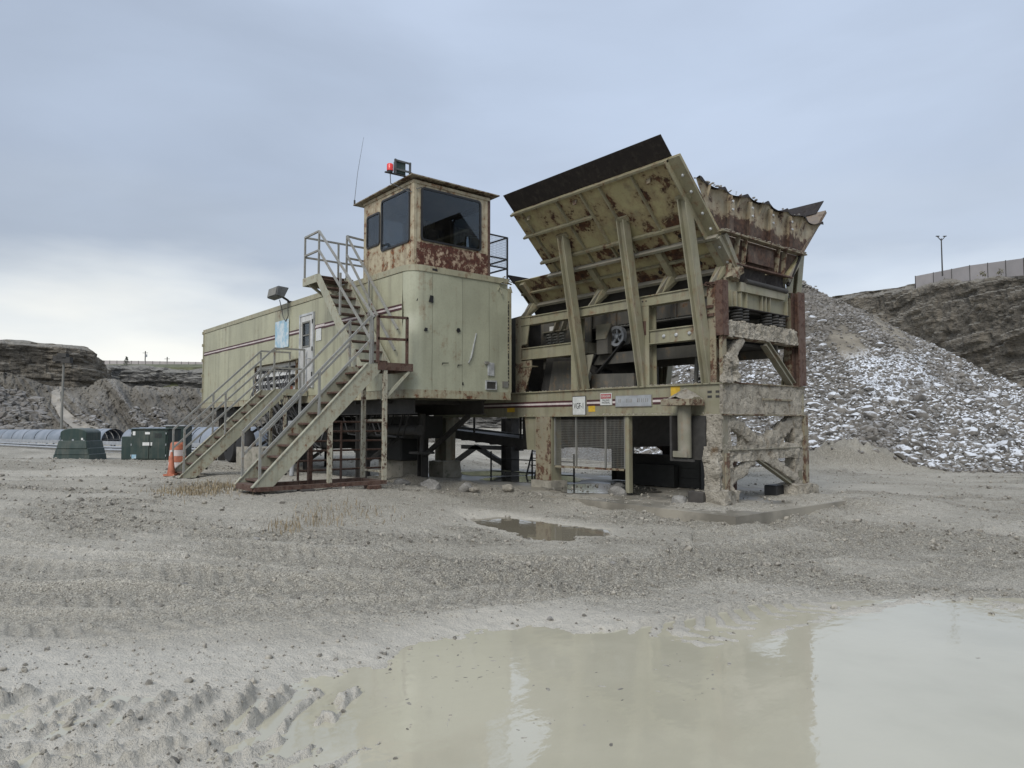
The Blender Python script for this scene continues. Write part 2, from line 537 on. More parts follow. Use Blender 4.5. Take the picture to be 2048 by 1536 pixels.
M['rock'] = rockmat('stockpile_rock', (0.07, 0.064, 0.056), (0.175, 0.162, 0.143), lambda k: k.math('MULTIPLY', k.attr('snow'), 0.95))
M['rock_one'] = rockmat('single_rock', (0.07, 0.064, 0.056), (0.175, 0.162, 0.143), 0.8)
M['rock_dry'] = rockmat('bare_rock', (0.10, 0.095, 0.085), (0.25, 0.24, 0.22), 0.0)

k = NT('stone_chips')
n1 = k.noise(17, 2)
c = k.mix(k.rng(n1, 0.35, 0.65), (0.12, 0.11, 0.092), (0.34, 0.315, 0.265))
k.bsdf(c, 0.9)
M['chips'] = k.m

k = NT('stockpile_fines')
n1, n2 = k.noise(1.2, 7, 0.65), k.noise(14, 6, 0.65)
c = k.mix(k.rng(n1, 0.35, 0.65), (0.075, 0.068, 0.056), (0.14, 0.127, 0.104))  # shade of the gaps between rocks put into the base colour
c = k.mix(k.attr('fine'), c, k.mix(k.rng(n1, 0.35, 0.65), (0.16, 0.142, 0.112), (0.25, 0.225, 0.18)))
c = k.mix(k.math('MULTIPLY', k.attr('snow'), k.rng(n2, 0.38, 0.62)), c, (0.78, 0.82, 0.88))
k.bsdf(c, 0.95, bump=k.math('ADD', n1, n2), bstr=0.8, bdist=0.08)
M['fines'] = k.m

# quarry rock faces
def cliffmat(name, c0, c1, c2):
    k = NT(name)
    lay = k.noise(1.0, 7, 0.62, k.scale(k.pos, (0.05, 0.05, 0.9)))
    blk = k.noise(0.35, 8, 0.68)
    fine = k.noise(2.6, 7, 0.68, k.scale(k.pos, (0.5, 0.5, 1.4)))
    c = k.mix(k.rng(lay, 0.35, 0.65), c0, c1)
    c = k.mix(k.math('MULTIPLY', k.rng(blk, 0.45, 0.7), 0.7), c, c2)
    vert = k.noise(1.0, 6, 0.65, k.scale(k.pos, (0.9, 0.9, 0.12)))
    c = k.mix(k.math('MULTIPLY', k.rng(fine, 0.52, 0.64), 0.8), c, tuple(v * 0.4 for v in c0))
    c = k.mix(k.math('MULTIPLY', k.rng(vert, 0.56, 0.66), 0.55), c, tuple(v * 0.4 for v in c0))
    top = k.rng(k.nz(), 0.55, 0.85)
    c = k.mix(k.math('MULTIPLY', top, 0.6), c, (0.30, 0.285, 0.25))
    k.bsdf(k.mix(0.0, c, c), 0.95, bump=k.math('ADD', fine, k.math('ADD', lay, vert)), bstr=1.0, bdist=0.6)
    return k.m


M['cliff'] = cliffmat('quarry_face', (0.105, 0.092, 0.073), (0.205, 0.18, 0.143), (0.27, 0.238, 0.187))
M['cliff_far'] = cliffmat('far_quarry_face', (0.10, 0.098, 0.092), (0.15, 0.145, 0.135), (0.12, 0.115, 0.105))
k = NT('spoil_earth')
n1, n2, n3 = k.noise(0.18, 7, 0.62), k.noise(1.3, 8, 0.66), k.noise(7, 5, 0.65)
c = k.mix(k.rng(n1, 0.35, 0.65), (0.125, 0.112, 0.09), (0.20, 0.182, 0.15))
c = k.mix(k.math('MULTIPLY', k.rng(n2, 0.5, 0.7), 0.6), c, (0.09, 0.082, 0.07))
c = k.mix(k.math('MULTIPLY', k.attr('snow'), k.rng(n3, 0.5, 0.62)), c, (0.62, 0.63, 0.65))
k.bsdf(c, 0.95, bump=k.math('ADD', n2, n3), bstr=0.9, bdist=0.25)
M['spoil'] = k.m
M['road'] = plain('haul_road_dust', (0.255, 0.235, 0.20), 0.95, var=0.2, sc=0.6)
M['turf'] = plain('dull_turf', (0.10, 0.105, 0.06), 0.95, var=0.35, sc=0.5)
M['fence'] = plain('pale_fence', (0.36, 0.33, 0.32), 0.7, var=0.08, sc=0.3)
M['drygrass'] = plain('dry_grass', (0.24, 0.19, 0.115), 0.8, var=0.4, sc=9)
M['lamp_grey'] = plain('weathered_lamp_housing', (0.075, 0.078, 0.078), 0.6)
M['weed'] = plain('dull_weed', (0.17, 0.16, 0.11), 0.9, var=0.4, sc=4)
M['bush'] = plain('dull_bush', (0.05, 0.06, 0.04), 0.9, var=0.4, sc=4)
k = NT('conveyor_hood_sheet')
n1 = k.noise(1.2, 6)
k.bsdf(k.mix(k.rng(n1, 0.35, 0.65), (0.17, 0.195, 0.225), (0.25, 0.275, 0.31)), 0.5, 0.2)
M['hood'] = k.m
# ------------------------------------------------------------------ mesh helpers
WLOC = {}


def V3(p):
    return np.array(p, float)


class MB:
    def __init__(s):
        s.v, s.f = [], []

    def add(s, vs, fs):
        o = len(s.v)
        s.v += [tuple(float(c) for c in p) for p in vs]
        s.f += [tuple(i + o for i in f) for f in fs]
        return s

    def box(s, x0, x1, y0, y1, z0, z1):
        vs = [(x, y, z) for z in (z0, z1) for y in (y0, y1) for x in (x0, x1)]
        return s.add(vs, [(0, 2, 3, 1), (4, 5, 7, 6), (0, 1, 5, 4), (2, 6, 7, 3), (0, 4, 6, 2), (1, 3, 7, 5)])

    def bar(s, p, q, w, h, up=(0, 0, 1)):
        p, q, up = V3(p), V3(q), V3(up)
        d = q - p
        d /= np.linalg.norm(d)
        if abs(d @ up) / np.linalg.norm(up) > 0.98:
            up = V3((1, 0, 0)) if abs(d[0]) < 0.9 else V3((0, 1, 0))
        r = np.cross(d, up)
        r /= np.linalg.norm(r)
        u = np.cross(r, d)
        vs = []
        for c in (p, q):
            for a, b in ((-1, -1), (1, -1), (1, 1), (-1, 1)):
                vs.append(c + r * w * 0.5 * a + u * h * 0.5 * b)
        return s.add(vs, [(0, 1, 2, 3), (7, 6, 5, 4), (0, 4, 5, 1), (1, 5, 6, 2), (2, 6, 7, 3), (3, 7, 4, 0)])

    def ibeam(s, p, q, depth, width, up=(0, 0, 1), tf=0.02, tw=0.016):
        p, q, up = V3(p), V3(q), V3(up)
        d = (q - p) / np.linalg.norm(q - p)
        r = np.cross(d, up)
        r /= np.linalg.norm(r)
        u = np.cross(r, d)
        o = u * (depth - tf) * 0.5
        s.bar(p + o, q + o, width, tf, up)
        s.bar(p - o, q - o, width, tf, up)
        s.bar(p, q, tw, depth - 2 * tf - 0.001, up)
        return s

    def tube(s, pts, r, n=8, cap=True):
        pts = [V3(p) for p in pts]
        rs = r if isinstance(r, (list, tuple)) else [r] * len(pts)
        ref = None
        o = len(s.v)
        for i, p in enumerate(pts):
            t = pts[min(i + 1, len(pts) - 1)] - pts[max(i - 1, 0)]
            t /= np.linalg.norm(t) + 1e-12
            if ref is None:
                ref = V3((0, 0, 1)) if abs(t[2]) < 0.9 else V3((1, 0, 0))
            a = np.cross(t, ref)
            a /= np.linalg.norm(a) + 1e-12
            b = np.cross(a, t)
            ref = b
            for j in range(n):
                th = 2 * math.pi * j / n
                s.v.append(tuple(p + (a * math.cos(th) + b * math.sin(th)) * rs[i]))
        for i in range(len(pts) - 1):
            for j in range(n):
                k = (j + 1) % n
                s.f.append((o + i * n + j, o + i * n + k, o + (i + 1) * n + k, o + (i + 1) * n + j))
        if cap:
            s.f.append(tuple(o + j for j in range(n))[::-1])
            s.f.append(tuple(o + (len(pts) - 1) * n + j for j in range(n)))
        return s

    def lathe(s, prof, c, axis=(0, 0, 1), n=24, sy=1.0):
        """prof: (radius, height) pairs along axis from c"""
        ax = V3(axis) / np.linalg.norm(axis)
        ref = V3((1, 0, 0)) if abs(ax[0]) < 0.9 else V3((0, 0, 1))
        a = np.cross(ax, ref)
        a /= np.linalg.norm(a)
        b = np.cross(ax, a)
        o = len(s.v)
        for r, h in prof:
            for j in range(n):
                th = 2 * math.pi * j / n
                s.v.append(tuple(V3(c) + ax * h + (a * math.cos(th) + b * math.sin(th)) * r))
        for i in range(len(prof) - 1):
            for j in range(n):
                k = (j + 1) % n
                s.f.append((o + i * n + j, o + i * n + k, o + (i + 1) * n + k, o + (i + 1) * n + j))
        s.f.append(tuple(o + j for j in range(n))[::-1])
        s.f.append(tuple(o + (len(prof) - 1) * n + j for j in range(n)))
        return s

    def prism(s, pts, d):
        """closed outline pts (3D, planar) pushed by vector d"""
        n = len(pts)
        a = [V3(p) for p in pts]
        vs = a + [p + V3(d) for p in a]
        fs = [tuple(range(n))[::-1], tuple(range(n, 2 * n))]
        fs += [(i, (i + 1) % n, n + (i + 1) % n, n + i) for i in range(n)]
        return s.add(vs, fs)

    def grid(s, P, close=False):
        """P: array (m, n, 3)"""
        m, n = P.shape[:2]
        o = len(s.v)
        s.v += [tuple(p) for p in P.reshape(-1, 3)]
        for i in range(m - 1):
            for j in range(n - 1):
                s.f.append((o + i * n + j, o + i * n + j + 1, o + (i + 1) * n + j + 1, o + (i + 1) * n + j))
        return s

    def lump(s, x0, x1, y0, y1, z0, z1, res=0.05, amp=0.04, fr=5.0, seed=0.0):
        """a box of caked mud: the six faces subdivided and pushed about by noise"""
        lo, hi = V3((x0, y0, z0)), V3((x1, y1, z1))
        ctr, half = (lo + hi) / 2, (hi - lo) / 2
        for ax in range(3):
            u, w = [i for i in range(3) if i != ax]
            nu = max(2, int((hi[u] - lo[u]) / res) + 1)
            nw = max(2, int((hi[w] - lo[w]) / res) + 1)
            for sg in (-1, 1):
                A, B = np.meshgrid(np.linspace(lo[u], hi[u], nu), np.linspace(lo[w], hi[w], nw), indexing='ij')
                P = np.zeros(A.shape + (3,))
                P[..., u], P[..., w] = A, B
                P[..., ax] = ctr[ax] + sg * half[ax]
                Q = P.reshape(-1, 3)
                # one displacement per place, so neighbouring faces stay closed
                dx = fbm(Q[:, 0] * fr + seed, Q[:, 1] * fr, Q[:, 2] * fr, 5, 0.66)
                dy = fbm(Q[:, 0] * fr, Q[:, 1] * fr + 31 + seed, Q[:, 2] * fr, 5, 0.66)
                dz = fbm(Q[:, 0] * fr, Q[:, 1] * fr, Q[:, 2] * fr + 57 + seed, 5, 0.66)
                nrm = (Q - ctr) / half
                nrm = np.sign(nrm) * np.abs(nrm) ** 5
                nrm /= np.linalg.norm(nrm, axis=1, keepdims=True) + 1e-9
                Q = Q + amp * np.stack([dx, dy, dz], 1) * 0.6 + nrm * (amp * (dx * 0.7))[:, None]
                Pn = Q.reshape(P.shape)
                flip = (sg > 0) == (ax == 1)
                s.grid(Pn[::-1] if flip else Pn)
        return s

    def build(s, name, mat, parent=None, smooth=None, bevel=0.0, origin=None):
        v = np.array(s.v, float)
        lo, hi = v.min(0), v.max(0)
        c = (lo + hi) / 2
        if parent is None:
            c[2] = lo[2]
        if origin is not None:
            c = V3(origin)
        me = bpy.data.meshes.new(name)
        me.from_pydata((v - c).tolist(), [], s.f)
        me.materials.append(M[mat] if isinstance(mat, str) else mat)
        if smooth is not None:
            me.polygons.foreach_set('use_smooth', [True] * len(me.polygons))
            me.set_sharp_from_angle(angle=math.radians(smooth))
        me.update()
        o = bpy.data.objects.new(name, me)
        col.objects.link(o)
        pw = V3((0, 0, 0))
        if parent is not None:
            o.parent = parent
            pw = WLOC[parent.name]
        o.location = c - pw
        WLOC[o.name] = c
        if bevel:
            b = o.modifiers.new('edge', 'BEVEL')
            b.width = bevel
            b.segments = 1
            b.limit_method = 'ANGLE'
        return o


def tag(o, label, cat, group=None):
    o['label'] = label
    o['category'] = cat
    if group:
        o['group'] = group
    return o


def kind(o, k, label=None):
    o['kind'] = k
    if label:
        o['label'] = label
    return o


def thing(name, label, cat, loc, group=None):
    o = bpy.data.objects.new(name, None)
    o.empty_display_size = 0.2
    col.objects.link(o)
    o.location = loc
    WLOC[o.name] = V3(loc)
    return tag(o, label, cat, group)


def part_empty(name, parent, loc):
    o = bpy.data.objects.new(name, None)
    o.empty_display_size = 0.1
    col.objects.link(o)
    o.parent = parent
    o.location = V3(loc) - WLOC[parent.name]
    WLOC[o.name] = V3(loc)
    return o


def fast_mesh(name, V, F4, mat, smooth=True, attrs=None, tri=False):
    """big numpy mesh; F4: (n,4) or (n,3) ints"""
    me = bpy.data.meshes.new(name)
    k_ = F4.shape[1]
    me.vertices.add(len(V))
    me.vertices.foreach_set('co', V.astype(np.float32).ravel())
    me.loops.add(F4.size)
    me.loops.foreach_set('vertex_index', F4.astype(np.int32).ravel())
    me.polygons.add(len(F4))
    me.polygons.foreach_set('loop_start', np.arange(0, F4.size, k_, dtype=np.int32))
    me.polygons.foreach_set('use_smooth', np.full(len(F4), smooth))
    me.update(calc_edges=True)
    me.validate()
    for a, d in (attrs or {}).items():
        at = me.attributes.new(a, 'FLOAT', 'POINT')
        at.data.foreach_set('value', d.astype(np.float32))
    me.materials.append(M[mat] if isinstance(mat, str) else mat)
    o = bpy.data.objects.new(name, me)
    col.objects.link(o)
    WLOC[o.name] = V3((0, 0, 0))
    return o


def grid_faces(m, n, wrap=False):
    i, j = np.meshgrid(np.arange(m - 1), np.arange(n if wrap else n - 1), indexing='ij')
    k_ = (j + 1) % n
    return np.stack([i * n + j, i * n + k_, (i + 1) * n + k_, (i + 1) * n + j], -1).reshape(-1, 4)


def text(body, loc, size, mat, parent, axis='Y', extr=0.001, name='lettering', sx=1.0):
    """flat lettering that stands upright on a face looking along -Y (axis 'Y') or +X (axis 'X')"""
    cu = bpy.data.curves.new(name, 'FONT')
    cu.body = body
    cu.size = size
    cu.align_x = 'CENTER'
    cu.align_y = 'CENTER'
    cu.extrude = extr
    cu.resolution_u = 3
    tmp = bpy.data.objects.new(name, cu)
    me = bpy.data.meshes.new_from_object(tmp)
    me.materials.clear()
    me.materials.append(M[mat])
    bpy.data.objects.remove(tmp)
    o = bpy.data.objects.new(name, me)
    col.objects.link(o)
    o.parent = parent
    o.location = V3(loc) - WLOC[parent.name]
    o.rotation_euler = (math.pi / 2, 0, 0 if axis == 'Y' else math.pi / 2)
    o.scale = (sx, 1, 1)
    return o


# ------------------------------------------------------------------ ground
WATER_Z = -0.020
PUDDLE = [W(x, y) for x, y in [(-0.75, 2.4), (-0.82, 3.25), (-1.10, 3.72), (-0.98, 4.25), (-0.72, 4.70), (-0.55, 4.92), (-0.10, 5.16), (0.30, 5.22), (0.78, 5.02), (1.20, 4.84), (1.65, 5.02), (2.18, 5.25), (2.80, 5.55), (3.25, 5.62), (4.05, 5.52), (5.0, 5.3), (6.2, 4.2), (5.8, 2.4), (4.0, 1.6), (0.5, 1.7)]]
POOL = [(-9.15, 6.55), (-8.95, 7.15), (-8.40, 7.32), (-7.75, 7.25), (-6.85, 7.45), (-6.70, 7.05), (-7.05, 6.75), (-6.65, 6.45), (-6.95, 6.2), (-7.85, 6.40), (-8.5, 6.35)]
MUDDY = [W(x, y) for x, y in [(-4.4, 2.2), (-4.6, 4.9), (-2.9, 4.85), (-1.6, 4.9), (-0.9, 5.0), (-0.4, 4.6), (-0.3, 4.0), (-0.6, 2.2)]]
SLAB = (-16.5, -5.85, 9.05, 13.6)


def base_height(X, Y):
    xr, yd = sA * X + cA * Y, -cA * X + sA * Y
    left = sstep(-xr, -0.6, 2.6)
    g = 0.27 * sstep(yd, 5.5, 11.0) * left
    g = g + 0.085 * np.exp(-((xr + 3.4) / 1.9) ** 2 - ((yd - 12.0) / 1.6) ** 2)
    g = g + 0.10 * np.exp(-((xr + 7.6) / 2.2) ** 2 - ((yd - 15.5) / 2.0) ** 2)
    g = g + 0.26 * np.exp(-((xr + 14.0) / 5.0) ** 2 - ((yd - 19.5) / 2.2) ** 2)
    under = sstep(Y, 7.2, 8.3) * sstep(X, -20, -17.5)
    g = g * (1 - 0.75 * under)
    g = g + 0.04 * sstep(yd, 8, 14) * (1 - left)
    g = g - 0.05 * sstep(yd, 24, 40)
    # spill of fines along the pad's edge
    g = g + 0.13 * sstep(X, -8.6, -10.5) * sstep(X, -17, -14) * np.exp(-((Y - 8.9) / 0.9) ** 2)
    return g


TRACKS = [[(6.1, 8.4), (4.6, 7.4), (3.36, 6.57), (2.3, 5.9), (1.62, 5.4), (0.7, 4.95)],
          [(12, 15.0), (9.4, 13.0), (5.5, 10.4), (2.9, 8.7), (0.9, 7.4), (-0.6, 6.6), (-3.0, 6.1), (-6.0, 6.4)],
          [(11.5, 14.0), (8.9, 12.0), (5.2, 9.5), (2.7, 7.9), (0.8, 6.7), (-0.7, 5.9), (-3.1, 5.45), (-6.0, 5.7)],
          [(-9.5, 10.5), (-6.5, 9.1), (-4.2, 8.1), (-2.2, 7.5), (-0.6, 7.6), (0.9, 8.3), (4.4, 11), (9, 14.5)],
          [(-10.5, 9.0), (-7.0, 7.9), (-4.3, 7.0), (-2.0, 6.6), (0.0, 6.9), (1.6, 7.8), (5.0, 10.3)]]


def tyre_tracks(xr, yd):
    """height offset and rut mask of lugged wheel tracks"""
    dh = np.zeros_like(xr)
    mk = np.zeros_like(xr)
    wx = xr + 0.10 * vnoise(xr * 0.9, yd * 0.9)
    wy = yd + 0.10 * vnoise(xr * 0.9 + 30, yd * 0.9)
    for ti, tr in enumerate(TRACKS):
        T = np.array(tr, float)
        best = np.full(xr.shape, 1e9)
        lat = np.zeros_like(xr)
        alo = np.zeros_like(xr)
        acc = 0.0
        for a, b in zip(T[:-1], T[1:]):
            e = b - a
            L = np.hypot(*e)
            t = np.clip(((wx - a[0]) * e[0] + (wy - a[1]) * e[1]) / L ** 2, 0, 1)
            ox, oy = wx - a[0] - t * e[0], wy - a[1] - t * e[1]
            d = np.hypot(ox, oy)
            u = d < best
            best = np.where(u, d, best)
            lat = np.where(u, (ox * e[1] - oy * e[0]) / L, lat)
            alo = np.where(u, acc + t * L, alo)
            acc += L
        w = sstep(best, 0.36, 0.24) * (0.35 + 0.65 * sstep(fbm(xr * 0.5 + ti * 7, yd * 0.5, None, 2), -0.5, 0.3))
        berm = np.exp(-((best - 0.34) / 0.07) ** 2)
        lug = np.sin((alo + np.abs(lat) * 0.9) * 2 * np.pi / 0.21)
        dh = dh + w * (-0.030 + 0.020 * sstep(lug, -0.2, 0.5)) + berm * 0.022
        mk = np.maximum(mk, w * (0.45 + 0.45 * sstep(lug, 0.3, -0.4)))
    return dh, mk


def ground_height(X, Y):
    return ground_all(X, Y)[:3]


def ground_all(X, Y):
    xr, yd = sA * X + cA * Y, -cA * X + sA * Y
    r = np.hypot(X, Y)
    g = base_height(X, Y)
    near = np.clip(1.2 - r / 60, 0.15, 1)
    und = fbm(X * 0.35, Y * 0.35, None, 3) * 0.035
    # wheel ruts running along the yard
    wob = fbm(X * 0.13, Y * 0.13, None, 2) * 1.6
    ru = (yd + 0.20 * xr + wob)
    rut = (vnoise(xr * 0.10, ru * 2.2) * 0.5 + vnoise(xr * 0.25 + 9, ru * 5.0) * 0.3) * 0.045 * sstep(yd, 4.5, 7)
    gravel = sstep(fbm(xr * 0.34 + 3, ru * 1.15, None, 5, 0.6), 0.0, 0.6) * sstep(yd, 4.9, 6.4)
    clod = fbm(X * 7.0, Y * 7.0, None, 3, 0.6)
    fine = fbm(X * 22, Y * 22, None, 2)
    crumb = np.abs(fbm(X * 11 + 60, Y * 11, None, 3, 0.6))
    h = g + (und + rut + clod * (0.007 + 0.015 * gravel) + fine * (0.004 + 0.006 * gravel) + crumb * 0.012 * gravel) * near
    tdh, tmk = tyre_tracks(xr, yd)
    h = h + tdh * sstep(yd, 20, 12)
    wet = 0.30 * sstep(yd, 6.4, 5.0) + 0.25 * sstep(fbm(X * 0.3 + 40, Y * 0.3, None, 3), 0.25, 0.7)
    # wet tyre-churned mud
    sdm = poly_sd(X, Y, MUDDY)
    mm = sstep(-sdm, -0.45, 0.25)
    h = h * (1 - mm) + mm * (-0.008 + 0.012 * sstep(yd, 4.15, 4.5) + 0.006 * clod + 0.012 * fbm(X * 1.1, Y * 1.1, None, 2) + 0.005 * fine)
    wet = np.maximum(wet, mm)
    lug = np.zeros_like(h)
    bands = np.zeros_like(h)
    for y0, y1, sk, per, ph in ((3.55, 4.10, 0.10, 0.205, 0.0), (3.14, 3.50, 0.75, 0.235, 0.08), (2.45, 3.05, 0.3, 0.22, 0.03)):
        yy = yd + 0.06 * fbm(xr * 1.3, yd * 1.3, None, 2) - 0.03 * xr
        s_ = (xr - (yy - y0) * sk + ph + 0.05 * fbm(xr * 2.1 + 5, yd * 2.1, None, 2)) / per
        fr_ = np.abs(s_ - np.floor(s_) - 0.5) * 2
        idx = np.floor(s_)
        amp = 0.45 + 0.55 * _h(idx.astype(np.int64), np.full(idx.shape, int(y0 * 100)), np.zeros(idx.shape, np.int64))
        band = sstep(yy, y0 - 0.02, y0 + 0.07) * sstep(yy, y1 + 0.04, y1 - 0.05)
        bands = np.maximum(bands, band)
        lug = np.maximum(lug, amp * band * sstep(fr_ + 0.25 * clod, 0.62, 0.12))
    grain = fbm(X * 30, Y * 30, None, 2)
    lug = lug * sstep(clod + 0.35 * grain, -1.3, -0.3)
    lugm = lug * sstep(-sdm, -0.9, 0.1) * sstep(xr, 0.3, -0.7)
    h = h - 0.013 * bands * mm + lugm * (0.055 + 0.026 * clod + 0.024 * fine + 0.014 * grain + 0.03 * crumb)
    wet = wet * (1 - 0.65 * np.clip(lugm * 1.4, 0, 1))
    # the big puddle and the small pool
    sdp = poly_sd(X, Y, PUDDLE) + 0.10 * fbm(X * 1.4, Y * 1.4, None, 3)
    w = sstep(sdp, -0.55, 0.55)
    h = h * w + (1 - w) * (-0.075 + 0.9 * lugm * 0.04 + 0.012 * clod)
    h = h + 0.05 * lugm * (1 - w)
    wet = np.maximum(wet, sstep(sdp, 1.1, 0.1) * 0.9)
    sd2 = poly_sd(X, Y, POOL) + 0.09 * fbm(X * 2.5, Y * 2.5, None, 3)
    w2 = sstep(sd2, -0.35, 0.45)
    h = h * w2 + (1 - w2) * (-0.05 + 0.008 * clod)
    h = np.where((sd2 > 0.12) & (sd2 < 1.2), np.maximum(h, 0.008 + 0.01 * clod), h)
    wet = np.maximum(wet, sstep(sd2, 0.5, 0.05) * 0.6)
    # dirt banked unevenly against the pad's kerb
    dk = np.maximum(np.maximum(SLAB[2] - Y, X - SLAB[1]), np.maximum(Y - SLAB[3], SLAB[0] - X))
    h = h + 0.075 * sstep(np.abs(dk - 0.05), 0.40, 0.0) * sstep(fbm(X * 1.3 + 8, Y * 1.3, None, 4), -0.35, 0.6)
    # hide under the concrete pad
    dx = np.minimum(X - SLAB[0], SLAB[1] - X)
    dy = np.minimum(Y - SLAB[2], SLAB[3] - Y)
    ins = np.minimum(dx, dy)
    h = np.where((ins > 0.0) & (X > -9.0), np.minimum(h, 0.10), h)
    # dirt washed over the far end of the pad's kerb
    km = sstep(X, -7.2, -6.4) * sstep(X, -4.2, -5.6) * sstep(Y, 15.5, 14.0) * sstep(Y, 11.6, 12.2)
    h = np.where(km > 0, np.maximum(h, (0.05 + 0.13 * sstep(Y, 12.0, 12.7) + 0.02 * clod) * km), h)
    # low earth bank at the toe of the stockpile
    h = h + 0.88 * np.exp(-((xr - 10.7) / 1.75) ** 2 - ((yd - 22.6) / 0.95) ** 2) * (1 + 0.15 * clod)
    damp_shade = sstep(Y, 7.0, 8.2) * sstep(Y, 14.5, 13.0) * sstep(X, -21, -18) * sstep(X, -8.5, -10.5)  # damp soil plus shade beneath van and plant, put into the ground colour
    return h, wet, gravel * (1 - wet), np.maximum(np.maximum(tmk * (1 - 0.6 * mm) * sstep(yd, 22, 12), damp_shade * 1.4), 1.1 * sstep(np.exp(-((xr - 10.7) / 1.75) ** 2 - ((yd - 22.6) / 0.95) ** 2), 0.1, 0.5))


ang = np.concatenate([np.linspace(-180, -52, 40, endpoint=False), np.linspace(-52, 52, 780, endpoint=False), np.linspace(52, 180, 40, endpoint=False)])
rad = [0.25]
while rad[-1] < 900:
    r_ = rad[-1]
    rad.append(r_ * (1.06 if r_ < 2.2 else 1.0057 if r_ < 7 else 1.0072 if r_ < 30 else 1.06))
rad = np.array(rad)
A_, R_ = np.meshgrid(np.radians(ang), rad)
gxr, gyd = R_ * np.sin(A_), R_ * np.cos(A_)
GX, GY = sA * gxr - cA * gyd, cA * gxr + sA * gyd
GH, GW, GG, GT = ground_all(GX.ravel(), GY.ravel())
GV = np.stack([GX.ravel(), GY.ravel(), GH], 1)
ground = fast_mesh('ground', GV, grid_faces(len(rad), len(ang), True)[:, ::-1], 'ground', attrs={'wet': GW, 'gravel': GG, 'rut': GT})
kind(ground, 'structure', 'grey quarry yard of crushed stone and wet mud')


def gz(x, y):
    return float(ground_height(np.array([x], float), np.array([y], float))[0][0])


def flat_patch(name, poly, z, mat, label, wob=0.06, grow=0.0):
    P = np.array(poly)
    c = P.mean(0)
    pts = []
    n = len(P)
    for i in range(n):
        a, b = P[i], P[(i + 1) % n]
        for t in np.linspace(0, 1, 6, endpoint=False):
            q = a * (1 - t) + b * t
            d = (q - c) / np.linalg.norm(q - c)
            q = q + d * (grow + wob * float(fbm(np.array([q[0] * 3]), np.array([q[1] * 3]), None, 3)[0]))
            pts.append((q[0], q[1], z))
    mb = MB()
    mb.v = pts
    mb.f = [tuple(range(len(pts)))]
    v = np.array(pts)
    if sum(v[i, 0] * v[(i + 1) % len(v), 1] - v[(i + 1) % len(v), 0] * v[i, 1] for i in range(len(v))) < 0:
        mb.f = [tuple(range(len(pts)))[::-1]]
    o = mb.build(name, mat)
    return kind(o, 'structure', label)


BIGW = [W(x, y) for x, y in [(-4.6, 0.9), (-4.6, 4.8), (-1.2, 5.3), (1.0, 5.9), (4.0, 6.3), (7.0, 6.0), (7.0, 0.9)]]
flat_patch('puddle_water', BIGW, WATER_Z, 'water', 'wide beige muddy puddle mirroring the sky and the plant')
flat_patch('pool_water', POOL, -0.006, 'pool', 'small brown pool between the pad and the yard', 0.02, 0.35)

# pebbles strewn over the yard: too many to count
def ico(sub):
    bm = bmesh.new()
    bmesh.ops.create_icosphere(bm, subdivisions=sub, radius=1)
    v = np.array([p.co[:] for p in bm.verts])
    f = np.array([[q.index for q in p.verts] for p in bm.faces])
    bm.free()
    return v, f


def rock_shape(sub, seed, flat=0.62):
    v, f = ico(sub)
    r_ = np.random.default_rng(seed)
    # planes cut the ball into a broken block
    out = v.copy()
    for _ in range(9):
        n_ = r_.normal(size=3)
        n_ /= np.linalg.norm(n_)
        d_ = r_.uniform(0.55, 0.88)
        over = out @ n_ - d_
        out -= np.clip(over, 0, None)[:, None] * n_ * 0.92
    out *= 1 + 0.09 * fbm(v[:, 0] * 1.9 + seed, v[:, 1] * 1.9, v[:, 2] * 1.9, 2)[:, None]
    out *= np.array([1.0, r_.uniform(0.65, 0.9), flat * r_.uniform(0.8, 1.15)])
    return out, f


ROCKS1 = [rock_shape(1, i + 1) for i in range(14)]
ROCKS2 = [rock_shape(2, i + 51) for i in range(10)]


def rot_mats(n, r_, tilt=0.5):
    a = r_.uniform(0, 2 * np.pi, n)
    b = r_.normal(0, tilt, n)
    c = r_.normal(0, tilt, n)
    ca, sa, cb, sb, cc, sc = np.cos(a), np.sin(a), np.cos(b), np.sin(b), np.cos(c), np.sin(c)
    Z = np.zeros(n)
    O = np.ones(n)
    Rz = np.stack([ca, -sa, Z, sa, ca, Z, Z, Z, O], 1).reshape(-1, 3, 3)
    Rx = np.stack([O, Z, Z, Z, cb, -sb, Z, sb, cb], 1).reshape(-1, 3, 3)
    Ry = np.stack([cc, Z, sc, Z, O, Z, -sc, Z, cc], 1).reshape(-1, 3, 3)
    return Rx @ Ry @ Rz


def scatter_mesh(name, pos, size, mat, shapes, r_, tilt=0.5, attrs=None, smooth=False):
    n = len(pos)
    Rm = rot_mats(n, r_, tilt)
    which = r_.integers(0, len(shapes), n)
    VS, FS, AT, off = [], [], {a: [] for a in (attrs or {})}, 0
    for s_, (v, f) in enumerate(shapes):
        ids = np.where(which == s_)[0]
        if not len(ids):
            continue
        P = np.einsum('nij,kj->nki', Rm[ids], v) * size[ids][:, None, None] + pos[ids][:, None, :]
        VS.append(P.reshape(-1, 3))
        FS.append((f[None] + (np.arange(len(ids)) * len(v))[:, None, None] + off).reshape(-1, 3))
        off += len(ids) * len(v)
        for a in AT:
            AT[a].append(np.repeat(attrs[a][ids], len(v)))
    return fast_mesh(name, np.concatenate(VS), np.concatenate(FS), mat, smooth, {a: np.concatenate(d) for a, d in AT.items()})


